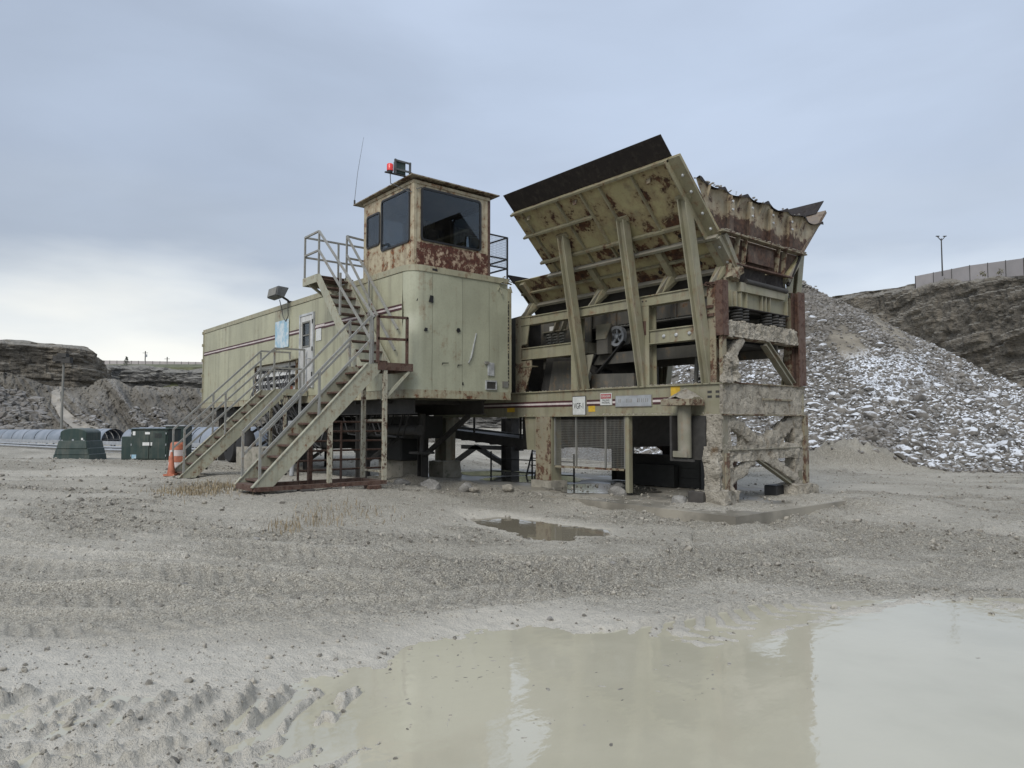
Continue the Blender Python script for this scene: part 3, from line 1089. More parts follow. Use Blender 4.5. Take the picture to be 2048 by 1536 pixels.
n_p = 70000
pa = rng.uniform(-0.72, 0.72, n_p)
prd = 3.0 * np.exp(rng.uniform(0, 1, n_p) * math.log(26 / 3.0))
pX, pY = W(0, 0)[0] + sA * prd * np.sin(pa) - cA * prd * np.cos(pa), cA * prd * np.sin(pa) + sA * prd * np.cos(pa)
ph, pw, pg = ground_height(pX, pY)
keep = (rng.uniform(0, 1, n_p) < (0.10 + 0.85 * pg + 0.02 * pw + 0.12 * sstep(poly_sd(pX, pY, MUDDY), 0.3, -0.2))) & (ph > WATER_Z - 0.004) & ~((pX > SLAB[0]) & (pX < SLAB[1]) & (pY > SLAB[2]) & (pY < SLAB[3]))
pX, pY, ph, prd = pX[keep], pY[keep], ph[keep], prd[keep]
psz = np.clip(rng.lognormal(math.log(0.0075), 0.6, len(pX)), 0.003, 0.05) * np.clip(prd / 7, 0.75, 1.8)
def chip(seed):
    v, f = ico(1)
    bm_ = None
    r_ = np.random.default_rng(seed)
    t_ = (1 + 5 ** 0.5) / 2
    v = np.array([(-1, t_, 0), (1, t_, 0), (-1, -t_, 0), (1, -t_, 0), (0, -1, t_), (0, 1, t_), (0, -1, -t_), (0, 1, -t_), (t_, 0, -1), (t_, 0, 1), (-t_, 0, -1), (-t_, 0, 1)]) / 1.9
    f = np.array([(0, 11, 5), (0, 5, 1), (0, 1, 7), (0, 7, 10), (0, 10, 11), (1, 5, 9), (5, 11, 4), (11, 10, 2), (10, 7, 6), (7, 1, 8), (3, 9, 4), (3, 4, 2), (3, 2, 6), (3, 6, 8), (3, 8, 9), (4, 9, 5), (2, 4, 11), (6, 2, 10), (8, 6, 7), (9, 8, 1)])
    return v * (1 + r_.uniform(-0.25, 0.25, (12, 1))) * np.array([1, r_.uniform(0.6, 0.95), r_.uniform(0.45, 0.8)]), f


CHIPS = [chip(i) for i in range(10)]
peb = scatter_mesh('gravel', np.stack([pX, pY, ph + psz * 0.15], 1), psz, 'chips', CHIPS, rng, 0.4)
kind(peb, 'stuff', 'loose pebbles and stone chips scattered over the yard')

# scum and crumbs floating on the puddle
n_f = 1500
fa, fd_ = rng.uniform(-0.35, 0.75, n_f), rng.uniform(2.9, 5.6, n_f)
fxr, fyd = fd_ * np.sin(fa), fd_ * np.cos(fa)
fX, fY = sA * fxr - cA * fyd, cA * fxr + sA * fyd
fh = ground_height(fX, fY)[0]
clus = fbm(fX * 1.1, fY * 1.1, None, 3)
fk = (fh < WATER_Z - 0.004) & (rng.uniform(0, 1, n_f) < sstep(clus, -0.2, 0.7))
fs = np.clip(rng.lognormal(math.log(0.006), 0.5, fk.sum()), 0.003, 0.02)
o = scatter_mesh('floating_silt', np.stack([fX[fk], fY[fk], np.full(fk.sum(), WATER_Z) + fs * 0.02], 1), fs, 'chips', [(v * np.array([1.8, 1.0, 0.18]), f) for v, f in CHIPS], rng, 0.03)
kind(o, 'stuff', 'specks of silt and chaff floating on the puddle')

# ------------------------------------------------------------------ concrete pad
mb = MB()
nx_, ny_ = 60, 26
for part_ in range(1):
    xs = np.linspace(SLAB[0], SLAB[1], nx_)
    ys = np.linspace(SLAB[2], SLAB[3], ny_)
    AX, AY = np.meshgrid(xs, ys, indexing='ij')
    AZ = 0.15 + 0.004 * fbm(AX * 1.5, AY * 1.5, None, 3)
    top = np.stack([AX, AY, AZ], -1)
    mb.grid(top)
    edge = [(xs, np.full(nx_, SLAB[2]), top[:, 0, 2]), (np.full(ny_, SLAB[1]), ys, top[-1, :, 2]), (xs[::-1], np.full(nx_, SLAB[3]), top[::-1, -1, 2]), (np.full(ny_, SLAB[0]), ys[::-1], top[0, ::-1, 2])]
    for ex, ey, ez in edge:
        E_ = np.stack([np.stack([ex, ey, np.full(len(ex), -0.3)], -1), np.stack([ex, ey, ez], -1)], 0)
        mb.grid(E_)
pad = mb.build('concrete_pad', 'pad')
kind(pad, 'structure', 'low concrete pad with a worn kerb edge under the crushing plant')
for i_, (poly_, lab_) in enumerate([
    ([(-13.6, 10.2), (-13.9, 11.6), (-13.0, 12.9), (-11.9, 12.4), (-11.6, 11.2), (-12.6, 10.3)], 'shallow water standing on the pad beside the ladder'),
    ([(-11.2, 10.0), (-11.0, 11.6), (-9.8, 11.9), (-8.9, 11.2), (-8.8, 10.4), (-9.9, 9.7)], 'dark water standing on the pad below the mesh guard'),
    ([(-16.0, 10.9), (-15.8, 12.6), (-14.4, 13.0), (-13.9, 12.0), (-14.6, 10.9)], 'thin water film on the pad under the van')]):
    flat_patch('pad_water', poly_, 0.159, 'film', lab_, 0.12)
# dried slurry lying over the pad's top
sl = MB()
AX, AY = np.meshgrid(np.linspace(-11.6, -5.86, 190), np.linspace(9.06, 12.9, 130), indexing='ij')
mask = fbm(AX * 1.1, AY * 1.1, None, 4)
dcol = np.minimum(np.hypot(AX + 6.9, AY - 10.15), np.hypot(AX + 6.9, AY - 12.6))
AZ = 0.150 + 0.016 * mask + 0.07 * np.exp(-(dcol / 0.55) ** 2) + 0.010 * fbm(AX * 9, AY * 9, None, 3)
AZ = AZ - 0.05 * sstep(np.maximum(np.maximum(9.14 - AY, AX + 5.97), -10.6 - AX) + 0.12 * fbm(AX * 2, AY * 2, None, 2), -0.02, 0.2)
AZ = AZ - 0.03 * sstep(AY + 0.35 * mask, 10.5, 11.4) * sstep(AX, -7.6, -8.6)
sl.grid(np.stack([AX, AY, AZ], -1))
o = sl.build('slurry', 'ground', smooth=60)
kind(o, 'stuff', 'dried grey slurry lying on the concrete pad')
n_s = 420
sx2, sy2 = rng.uniform(-10.8, -5.95, n_s), rng.uniform(9.12, 12.8, n_s)
ss2 = np.clip(rng.lognormal(math.log(0.011), 0.6, n_s), 0.005, 0.05)
o = scatter_mesh('pad_debris', np.stack([sx2, sy2, np.full(n_s, 0.165) + ss2 * 0.2], 1), ss2, 'chips', CHIPS, rng, 0.4)
kind(o, 'stuff', 'stone chips littering the concrete pad')
# ------------------------------------------------------------------ control van
VX0, VX1, VY0, VY1, VZ0, VZ1 = -24.36, -11.524, 7.09, 9.57, 1.99, 4.545
van = thing('control_van', 'long cream control van raised on supports with a maroon and white stripe', 'van', (-18, 8.33, 0.1))
RC = 0.30          # rounded front corners


def corner_path(r, n=9):
    """outline of the near end, from the side wall round to the far side wall"""
    p = []
    for i in range(n):
        t = math.pi / 2 * i / (n - 1)
        p.append((VX1 - r + r * math.sin(t), VY0 + r - r * math.cos(t)))
    return p


# side skin in separate riveted sheets
seams = [-24.34, -23.1, -21.88, -20.66, -19.44, -18.22, -16.62]
for a, b in zip(seams[:-1], seams[1:]):
    mb = MB()
    nxg = 13
    xs = np.linspace(a + 0.004, b - 0.004, nxg)
    zs = np.linspace(VZ0 + 0.16, VZ1 - 0.125, 11)
    AX, AZ = np.meshgrid(xs, zs, indexing='ij')
    AY = VY0 + 0.006 * fbm(AX * 1.7, AZ * 1.3, None, 3) + 0.0025
    mb.grid(np.stack([AX, AY, AZ], -1))
    mb.build('wall_panel', 'van_side', van, smooth=60)
for a, b, z0, z1 in [(-16.62, -15.78, 4.12, VZ1 - 0.125), (-15.78, -14.6, VZ0 + 0.16, VZ1 - 0.125), (-14.6, -13.3, VZ0 + 0.16, VZ1 - 0.125), (-13.3, VX1 - RC - 0.004, VZ0 + 0.16, VZ1 - 0.125), (-16.62, -15.78, VZ0 + 0.16, 2.33)]:
    mb = MB()
    xs = np.linspace(a + 0.004, b - 0.004, 11)
    zs = np.linspace(z0, z1, 9)
    AX, AZ = np.meshgrid(xs, zs, indexing='ij')
    AY = VY0 + 0.006 * fbm(AX * 1.7, AZ * 1.3, None, 3) + 0.0025
    mb.grid(np.stack([AX, AY, AZ], -1))
    mb.build('wall_panel', 'van_side', van, smooth=60)
# core behind the skin, roof
MB().box(VX0 + 0.02, VX1 - 0.33, VY0 + 0.03, VY1 - 0.02, VZ0 + 0.02, VZ1 - 0.03).build('core', 'van_side', van)
MB().prism([(VX0, VY0 - 0.012, VZ1 - 0.03)] + [(x, y - 0.012 if y < 7.2 else y, VZ1 - 0.03) for x, y in corner_path(RC)] + [(VX1, VY1 - 0.08, VZ1 - 0.03), (VX1 - 0.08, VY1, VZ1 - 0.03), (VX0, VY1, VZ1 - 0.03)], (0, 0, 0.035)).build('roof', 'van_rail', van)


def band(z0, z1, out, x_start, y_end, mat, name):
    """strip that runs along the side, round the corner and over the near end"""
    pth = [(x_start, VY0)] + corner_path(RC) + [(VX1, y_end)]
    mb = MB()
    pts = []
    for i, (x, y) in enumerate(pth):
        if i == 0:
            nx, ny = 0, -1
        elif i == len(pth) - 1:
            nx, ny = 1, 0
        else:
            t = math.pi / 2 * (i - 1) / (len(pth) - 3)
            nx, ny = math.sin(t), -math.cos(t)
        pts.append((x + nx * out, y + ny * out))
    n = len(pts)
    for x, y in pts:
        mb.v += [(x, y, z0), (x, y, z1)]
    for x, y in pth:
        mb.v += [(x, y, z0), (x, y, z1)]
    for i in range(n - 1):
        o, p = 2 * i, 2 * n + 2 * i
        mb.f += [(o, o + 2, o + 3, o + 1), (o + 1, o + 3, p + 3, p + 1), (o, p, p + 2, o + 2)]
    return mb.build(name, mat, van, smooth=40)


band(VZ1 - 0.115, VZ1 + 0.004, 0.014, VX0, VY1 - 0.08, 'van_rail', 'top_rail')
band(VZ0 - 0.01, VZ0 + 0.15, 0.012, VX0, VY1 - 0.02, 'van_bottom', 'bottom_rail')
# rivets on both rails
rv = MB()
for zr in (VZ1 - 0.09, VZ1 - 0.03):
    for x in np.arange(VX0 + 0.1, VX1 - RC, 0.16):
        rv.lathe([(0.009, 0), (0.006, 0.006)], (x, VY0 - 0.014, zr), (0, -1, 0), 5)
    for y in np.arange(VY0 + RC, VY1 - 0.1, 0.16):
        rv.lathe([(0.009, 0), (0.006, 0.006)], (VX1 + 0.014, y, zr), (1, 0, 0), 5)
for x in np.arange(VX0 + 0.1, VX1 - RC, 0.12):
    rv.lathe([(0.008, 0), (0.005, 0.005)], (x, VY0 - 0.012, VZ0 + 0.12), (0, -1, 0), 5)
for y in np.arange(VY0 + RC, VY1 - 0.1, 0.12):
    rv.lathe([(0.008, 0), (0.005, 0.005)], (VX1 + 0.012, y, VZ0 + 0.12), (1, 0, 0), 5)
kind(rv.build('rivet_row', 'van_rail', van), 'stuff')
# rounded near corner sheet and three end sheets, dented
zs = np.linspace(VZ0 + 0.15, VZ1 - 0.115, 22)


def end_sheet(path_xy, normals, name):
    P = np.zeros((len(path_xy), len(zs), 3))
    for i, ((x, y), (nx, ny)) in enumerate(zip(path_xy, normals)):
        d = 0.010 * fbm(np.full(len(zs), y * 1.8 + 3), zs * 1.6, None, 3)
        dent = -0.05 * np.exp(-((y - 7.2) / 0.16) ** 2 - ((zs - 3.62) / 0.22) ** 2)
        d = d + dent
        P[i] = np.stack([np.full(len(zs), x) + nx * d, np.full(len(zs), y) + ny * d, zs], -1)
    mb = MB()
    mb.grid(P)
    return mb.build(name, 'van', van, smooth=60)


cp = corner_path(RC, 13)
cn = [(math.sin(math.pi / 2 * i / 12), -math.cos(math.pi / 2 * i / 12)) for i in range(13)]
end_sheet(cp + [(VX1, 7.58)], cn + [(1, 0)], 'corner_panel')
for a, b in ((7.586, 8.30), (8.306, 8.98), (8.986, 9.48)):
    ys = np.linspace(a, b, 10)
    end_sheet([(VX1, y) for y in ys], [(1, 0)] * 10, 'end_panel')
MB().box(VX1 - 0.03, VX1 + 0.012, 9.485, 9.57, VZ0 + 0.15, VZ1 - 0.2).build('corner_post', 'van_rail', van)
mb = MB()
for i, z in enumerate(np.arange(VZ0 + 0.3, VZ1 - 0.5, 0.07)):
    mb.box(VX1 + 0.004, VX1 + 0.02, 9.475 + 0.01 * random.random(), 9.497, z, z + random.uniform(0.03, 0.07))
mb.build('torn_seam', 'black', van)
# crushed top corner of the end wall
mb = MB()
for i in range(16):
    p = V3((VX1 + random.uniform(-0.08, 0.04), random.uniform(9.2, 9.58), random.uniform(4.28, 4.6)))
    q = p + V3((random.uniform(-0.05, 0.05), random.uniform(-0.15, 0.15), random.uniform(-0.12, 0.1)))
    mb.bar(p, q, random.uniform(0.02, 0.07), 0.008)
mb.build('torn_sheet', 'van_rail', van)
# holes, scrape, plates on the end wall
for y, z, pts in [(7.54, 3.90, [(-.055, -.06), (.05, -.07), (.055, .07), (-.02, .075)]), (7.43, 3.30, [(-.05, -.02), (-.03, -.04), (.03, -.03), (.035, .03), (-.02, .035)]), (8.20, 3.34, [(-.06, 0), (-.02, -.05), (.05, -.01), (.02, .05), (-.03, .05)]), (7.22, 3.86, [(-.02, -.03), (.02, -.02), (.015, .03)]),
                  (7.86, 2.66, [(-.06, -.04), (-.03, 0), (.10, .012), (.10, .025), (-.05, .02)]), (8.22, 2.64, [(-.05, -.05), (-.02, 0), (.07, .012), (.07, .022), (-.04, .02)]), (8.31, 2.28, [(-.015, -.03), (.012, -.03), (.012, .03), (-.015, .03)]), (7.62, 4.49, [(-.06, -.02), (.07, -.03), (.06, .02), (-.05, .02)])]:
    MB().prism([(VX1 + 0.014, y + a, z + b) for a, b in pts], (0.003, 0, 0)).build('hole', 'black', van)
mb = MB()
for (ya, za), (yb, zb), w in [((8.64, 3.32), (8.58, 3.10), .015), ((8.58, 3.10), (8.55, 2.97), .03), ((8.55, 2.97), (8.50, 2.80), .035), ((8.50, 2.80), (8.44, 2.70), .015)]:
    mb.bar((VX1 + 0.014, ya, za), (VX1 + 0.014, yb, zb), 0.016, w, (1, 0, 0))
mb.build('torn_crease', 'alu', van)
mb = MB().box(VX1 + 0.008, VX1 + 0.03, 8.93, 9.10, 2.47, 2.74)
mb.build('cover_plate', 'alu', van, bevel=0.006)
MB().box(VX1 + 0.008, VX1 + 0.05, 8.85, 8.95, 2.70, 2.76).build('bracket', 'grey_steel', van)
lb = part_empty('lamp_recess', van, (VX1, 8.98, 2.25))
mb = MB()
for a in ((8.88, 9.16, 2.345, 2.375), (8.88, 9.16, 2.18, 2.20), (8.88, 8.90, 2.20, 2.345), (9.14, 9.16, 2.20, 2.345)):
    mb.box(VX1 + 0.002, VX1 + 0.035, a[0], a[1], a[2], a[3])
mb.build('frame', 'alu', lb)
MB().box(VX1 + 0.003, VX1 + 0.016, 8.90, 9.14, 2.20, 2.345).build('lamp', 'dark', lb)
MB().box(VX1 + 0.005, VX1 + 0.02, 9.32, 9.48, 2.24, 2.37).build('marker_plate', 'grey_steel', van)
# stripe: maroon, white, maroon; broken by sign and door
for a, b in ((-24.3, -18.19), (-17.28, -16.60), (-15.76, -15.1), (-13.4, VX1 - RC - 0.02), (-15.1, -13.4)):
    MB().box(a, b, VY0 - 0.0075, VY0 - 0.0045, 3.765, 3.805).build('stripe', 'maroon', van)
    MB().box(a, b, VY0 - 0.0085, VY0 - 0.0045, 3.730, 3.765).build('stripe', 'stripe_w', van)
    MB().box(a, b, VY0 - 0.0075, VY0 - 0.0045, 3.690, 3.730).build('stripe', 'maroon', van)
# far end edge trim with hinges
MB().box(VX0 - 0.03, VX0 + 0.03, VY0 - 0.02, VY1, VZ0 - 0.01, VZ1 + 0.01).build('rear_frame', 'van_rail', van)
for z in (2.1, 2.5, 3.0, 3.5, 4.0, 4.4):
    MB().box(VX0 - 0.05, VX0 + 0.02, VY0 - 0.05, VY0 - 0.02, z, z + 0.09).build('hinge', 'van_rail', van)
# door
dr = part_empty('door', van, (-16.2, VY0, 2.35))
mb = MB()
for a in ((-16.60, -16.54, 2.33, 4.13), (-15.85, -15.79, 2.33, 4.13), (-16.54, -15.85, 4.08, 4.13)):
    mb.box(a[0], a[1], VY0 - 0.045, VY0 + 0.02, a[2], a[3])
mb.build('frame', 'alu', dr)
mb = MB()
for a in ((-16.535, -15.855, 2.345, 3.33), (-16.535, -15.855, 3.92, 4.075), (-16.535, -16.42, 3.33, 3.92), (-16.0, -15.855, 3.33, 3.92)):
    mb.box(a[0], a[1], VY0 - 0.03, VY0 + 0.015, a[2], a[3])
mb.build('leaf', 'door', dr)
MB().box(-16.42, -16.0, VY0 - 0.012, VY0 - 0.004, 3.33, 3.92).build('pane', 'glass', dr)
mb = MB()
for a in ((-16.44, -16.40, 3.31, 3.94), (-16.02, -15.98, 3.31, 3.94), (-16.40, -16.02, 3.90, 3.94), (-16.40, -16.02, 3.31, 3.35), (-16.40, -16.02, 3.59, 3.62)):
    mb.box(a[0], a[1], VY0 - 0.042, VY0 - 0.031, a[2], a[3])
mb.build('window_frame', 'grey_steel', dr)
MB().tube([(-15.93, VY0 - 0.03, 3.02), (-15.93, VY0 - 0.09, 3.02), (-16.03, VY0 - 0.09, 3.02)], 0.014).build('handle', 'alu', dr, smooth=40)
for z in (2.6, 3.2, 3.85):
    MB().box(-15.84, -15.80, VY0 - 0.06, VY0 - 0.045, z, z + 0.1).build('hinge', 'black', dr)
# faded blue board, notice by the door, grime patch
sb = MB().box(-18.17, -17.30, VY0 - 0.03, VY0 - 0.012, 3.42, 4.13).build('notice_board', 'sign_blue', van, bevel=0.004)
MB().box(-15.70, -15.42, VY0 - 0.012, VY0 - 0.006, 3.42, 3.70).build('notice_sheet', 'sign', van)
MB().box(-15.72, -15.25, VY0 - 0.013, VY0 - 0.0095, 3.735, 3.79).build('warning_strip', 'stripe_w', van)
# breaker panel with plug rows
bp = part_empty('breaker_panel', van, (-18.1, VY0, 2.3))
MB().box(-19.5, -16.78, VY0 - 0.012, VY0 - 0.006, 2.32, 3.02).build('backplate', 'white', bp)
mb = MB()
for a in ((-19.56, -16.72, 3.02, 3.07), (-19.56, -16.72, 2.27, 2.32), (-19.56, -19.5, 2.32, 3.02), (-16.78, -16.72, 2.32, 3.02)):
    mb.box(a[0], a[1], VY0 - 0.05, VY0 - 0.002, a[2], a[3])
mb.build('frame', 'rust_col', bp)
mb = MB().prism([(-19.56, VY0 - 0.01, 3.10), (-19.56, VY0 - 0.20, 3.04), (-19.56, VY0 - 0.20, 3.02), (-19.56, VY0 - 0.01, 3.075)], (2.85, 0, 0))
mb.build('drip_hood', 'van_rail', bp)
for z in (2.47, 2.66, 2.87):
    for x in np.arange(-19.3, -16.9, 0.2):
        MB().lathe([(0.05, 0), (0.05, 0.05), (0.035, 0.09)], (x, VY0 - 0.012, z), (0, -1, 0), 10).build('socket', 'black', bp)
MB().box(-17.5, -17.0, VY0 - 0.02, VY0 - 0.0125, 2.34, 2.42).build('faded_label', 'orange', bp)
for i in range(22):
    x = random.uniform(-19.3, -16.9)
    z0 = random.choice((2.47, 2.66, 2.87))
    x2 = x + random.uniform(-0.5, 0.9)
    pts = [(x, VY0 - 0.09, z0), (x, VY0 - 0.2, z0 - 0.15), (x + (x2 - x) * 0.3, VY0 - 0.24, 2.1), (x2, VY0 - 0.05, 1.5 + random.uniform(-0.3, 0.3)), (x2 + random.uniform(-.4, .6), VY0 + 0.3, 1.0 + random.uniform(-.3, .3))]
    MB().tube(pts, 0.014, 6).build('plug_cable', 'cable', bp, smooth=60)
for i in range(9):
    cx_, cz_ = -18.0 + 0.28 * i, random.uniform(1.25, 1.7)
    rr_ = random.uniform(0.22, 0.38)
    pts = [(cx_ + rr_ * 0.75 * math.cos(t), VY0 + 0.12 + 0.05 * math.sin(3 * t), cz_ + rr_ * math.sin(t)) for t in np.linspace(0, 2 * math.pi * 1.9, 26)]
    MB().tube(pts, 0.016, 6).build('coiled_cable', 'cable', bp, smooth=60)
# chassis below the van
for y in (7.45, 9.15):
    MB().ibeam((VX0 + 0.3, y, 1.83), (VX1 - 0.4, y, 1.83), 0.30, 0.13).build('chassis_rail', 'dark', van)
for x in np.arange(VX0 + 0.5, VX1 - 0.3, 1.1):
    MB().box(x, x + 0.08, VY0 + 0.1, VY1 - 0.1, 1.90, 1.985).build('cross_member', 'dark', van)
for x in (-23.6, -21.4, -19.2, -17.0, -14.2):
    for y in (7.5, 9.1):
        b0 = base_height(np.array([x]), np.array([y]))[0]
        MB().ibeam((x, y, b0 + 0.02), (x, y, 1.68), 0.2, 0.18, (1, 0, 0)).build('support_leg', 'dark', van)
    MB().bar((x, 7.5, 0.55), (x, 9.1, 1.6), 0.07, 0.07).build('brace', 'dark', van)
for x0, x1, z0, z1 in ((-23.6, -21.4, 0.5, 1.6), (-19.2, -17.0, 1.6, 0.5), (-17.0, -14.2, 0.6, 1.6), (-14.2, -12.4, 0.7, 1.65)):
    MB().bar((x0, 9.1, z0), (x1, 9.1, z1), 0.09, 0.09).build('brace', 'dark', van)
MB().tube([(-17.5, 8.0, 1.35), (-12.6, 8.0, 1.35)], 0.11, 10).build('air_pipe', 'dark', van, smooth=40)
mb = MB().lathe([(0.05, 0.88), (0.05, 1.3), (0.08, 1.3), (0.08, 1.7)], (-13.15, 8.4, 0), n=12)
mb.box(-13.35, -12.95, 8.2, 8.6, 0.83, 0.88)
mb.build('landing_jack', 'dark', van, smooth=40)
MB().box(-20.4, -16.6, 7.75, 9.2, 0.85, 1.66).build('belly_occluder', 'darker', van, bevel=0.05)  # dark box added to block light under the van
MB().box(-16.5, -14.6, 8.75, 9.4, 0.60, 1.14).build('low_occluder', 'darker', van, bevel=0.03)  # lower dark box, added to block light under the van
for x_ in (-22.4, -21.3):  # wheels a trailer would have, added as occluders under the van
    for y_ in (7.45, 9.2):
        tz_ = base_height(np.array([x_]), np.array([y_]))[0] + 0.5
        w_ = part_empty('wheel', van, (x_, y_, tz_))
        MB().lathe([(0.30, -0.14), (0.47, -0.14), (0.50, -0.08), (0.50, 0.08), (0.47, 0.14), (0.30, 0.14)], (x_, y_, tz_), (0, 1, 0), 24).build('tyre', 'rubber', w_, smooth=40)
        MB().lathe([(0.28, -0.10), (0.10, -0.05), (0.10, 0.05), (0.28, 0.10)], (x_, y_, tz_), (0, 1, 0), 16).build('rim', 'shade_steel', w_, smooth=40)
MB().box(-16.2, -13.6, 8.45, 9.25, 1.15, 1.66).build('upper_occluder', 'darker', van)  # solid dark box added to block light, above the lower one
for i in range(10):
    y_ = random.uniform(7.4, 8.2)
    x_ = random.uniform(-16.5, -12.6)
    MB().tube([(x_, y_, 1.7), (x_ + 0.3, y_, 1.25), (x_ + 1.0, y_ + 0.1, 1.2), (x_ + 1.4, y_, 1.7)], 0.018, 6).build('hanging_cable', 'rubber', van, smooth=60)
# floodlight on the roof edge
fl = thing('floodlight', 'grey box floodlight clamped to the van roof above the blue board', 'floodlight', (-17.4, 7.05, 4.56))
mb = MB().prism([(-17.72, 6.86, 4.62), (-17.72, 6.66, 4.66), (-17.72, 6.70, 4.90), (-17.72, 6.98, 4.88)], (0.62, 0, 0))
mb.build('housing', 'lamp_grey', fl, bevel=0.012)
MB().prism([(-17.68, 6.652, 4.68), (-17.68, 6.647, 4.682), (-17.68, 6.684, 4.88), (-17.68, 6.69, 4.878)], (0.54, 0, 0)).build('lens', 'grey_steel', fl)
mb = MB().tube([(-17.3, 6.9, 4.66), (-17.3, 7.02, 4.60), (-17.3, 7.12, 4.52)], 0.03, 8)
mb.box(-17.40, -17.2, 7.05, 7.2, 4.55, 4.57)
mb.build('bracket', 'dark', fl)
MB().tube([(-17.5, 6.9, 4.62), (-17.55, 6.98, 4.40), (-17.6, 7.04, 4.2), (-17.45, 7.05, 4.08), (-17.3, 7.05, 4.2), (-17.28, 7.03, 4.5)], 0.012, 6).build('cable', 'cable', fl, smooth=60)

# concrete block piers below
for (x0, x1, y0, y1, z1, lab) in [(-15.95, -14.75, 8.9, 9.6, 0.62, 'wide grey concrete block pier under the van'), (-15.25, -14.62, 9.95, 10.5, 0.54, 'mossy concrete block pier under the plant leg'), (-19.6, -17.6, 6.6, 7.4, 0.85, 'concrete footing block behind the entrance stairs')]:
    tag(MB().lump(x0, x1, y0, y1, -0.1, z1, 0.09, 0.025, 3.0, x0).build('concrete_block', 'concrete', smooth=50), lab, 'concrete block')

# ------------------------------------------------------------------ operator cab on the van roof
CX0, CX1, CY0, CY1, CZ0, CZ1 = -13.63, -11.62, 7.2, 9.04, 4.552, 6.19
cabin = thing('operator_cab', 'rusty cream operator cab with big tinted windows on the van roof', 'cab', (-12.6, 8.1, CZ0))


def wall_holes(name, axis, c0, c1, u0, u1, v0, v1, holes, mat, parent):
    """wall slab lying across axis ('x' or 'y') between c0..c1, with rectangular openings"""
    us = sorted({u0, u1, *[h[0] for h in holes], *[h[1] for h in holes]})
    vs = sorted({v0, v1, *[h[2] for h in holes], *[h[3] for h in holes]})
    mb = MB()
    for a, b in zip(us[:-1], us[1:]):
        for c, d in zip(vs[:-1], vs[1:]):
            if any(h[0] <= (a + b) / 2 <= h[1] and h[2] <= (c + d) / 2 <= h[3] for h in holes):
                continue
            if axis == 'y':
                mb.box(a, b, c0, c1, c, d)
            else:
                mb.box(c0, c1, a, b, c, d)
    return mb.build(name, mat, parent)


def window(axis, c, u0, u1, v0, v1, parent, out, skew=0.0, r=0.07):
    """rounded rubber-framed pane"""
    w = part_empty('window', parent, ((u0 + u1) / 2, c, v0) if axis == 'y' else (c, (u0 + u1) / 2, v0))

    def ring(inset, rad_, n=5):
        p = []
        for cx_, cy_, t0 in ((u1 - rad_, v0 + rad_, -90), (u1 - rad_, v1 - rad_, 0), (u0 + rad_, v1 - rad_, 90), (u0 + rad_, v0 + rad_, 180)):
            for i in range(n):
                t = math.radians(t0 + 90 * i / (n - 1))
                p.append((cx_ + (rad_ - inset) * math.cos(t), cy_ + (rad_ - inset) * math.sin(t)))
        return p
    o, i_ = ring(-0.012, r), ring(0.028, r)
    P3 = (lambda q, d: (q[0], c + d, q[1])) if axis == 'y' else (lambda q, d: (c + d, q[0], q[1]))
    n = len(o)
    mb = MB()
    mb.v = [P3(q, out * 0.022) for q in o] + [P3(q, out * 0.022) for q in i_] + [P3(q, 0) for q in o] + [P3(q, 0) for q in i_]
    for k_ in range(n):
        j = (k_ + 1) % n
        mb.f += [(k_, j, n + j, n + k_), (k_, 2 * n + k_, 2 * n + j, j), (n + k_, n + j, 3 * n + j, 3 * n + k_)]
    mb.build('window_seal', 'black', w)
    MB().prism([P3(q, out * 0.004) for q in i_], (0, out * 0.005, 0) if axis == 'y' else (out * 0.005, 0, 0)).build('pane', 'glass', w)
    return w


T_ = 0.05
s_holes = [(-13.47, -12.93, 5.20, 5.88), (-12.86, -11.76, 5.03, 6.08)]
wall_holes('side_wall', 'y', CY0, CY0 + T_, CX0, CX1, 4.98, CZ1, s_holes, 'cab', cabin)
wall_holes('end_wall', 'x', CX1 - T_, CX1, CY0 + T_, CY1, 5.02, CZ1, [(7.37, 8.82, 5.06, 6.10)], 'cab', cabin)
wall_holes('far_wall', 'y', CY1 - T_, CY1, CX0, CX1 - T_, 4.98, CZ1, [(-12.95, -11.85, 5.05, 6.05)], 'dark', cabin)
wall_holes('rear_wall', 'x', CX0, CX0 + T_, CY0 + T_, CY1 - T_, 4.98, CZ1, [(7.5, 8.2, 5.2, 6.0)], 'cab', cabin)
window('y', CY0, *s_holes[0], cabin, -1, r=0.06)
MB().box(-13.23, -13.19, CY0 + 0.004, CY0 + 0.03, 5.2, 5.88).build('window_bar', 'black', cabin)
window('y', CY0, *s_holes[1], cabin, -1)
window('x', CX1, 7.37, 8.82, 5.06, 6.10, cabin, 1)
window('y', CY1, -12.95, -11.85, 5.05, 6.05, cabin, 1)
window('x', CX0, 7.5, 8.2, 5.2, 6.0, cabin, -1)
MB().box(CX0, CX1 + 0.004, CY0 - 0.004, CY0 + T_, CZ0, 4.98).build('side_skirt', 'cab', cabin)
MB().box(CX1 - T_, CX1 + 0.006, CY0 + T_, CY1 + 0.006, CZ0, 5.02).build('end_skirt', 'cab_rust', cabin)
MB().box(CX0, CX1 - T_, CY1 - T_, CY1, CZ0, 4.98).build('far_skirt', 'cab_rust', cabin)
MB().box(CX0, CX0 + T_, CY0 + T_, CY1 - T_, CZ0, 4.98).build('rear_skirt', 'cab_rust', cabin)
MB().box(CX1 - 0.085, CX1 + 0.012, CY0 - 0.012, CY0 + 0.07, CZ0, CZ1).build('corner_post', 'cab', cabin, bevel=0.012)
MB().box(CX1 - 0.02, CX1 + 0.014, CY1 - 0.03, CY1 + 0.03, CZ0, CZ1 - 0.01).build('corner_post', 'rust', cabin)
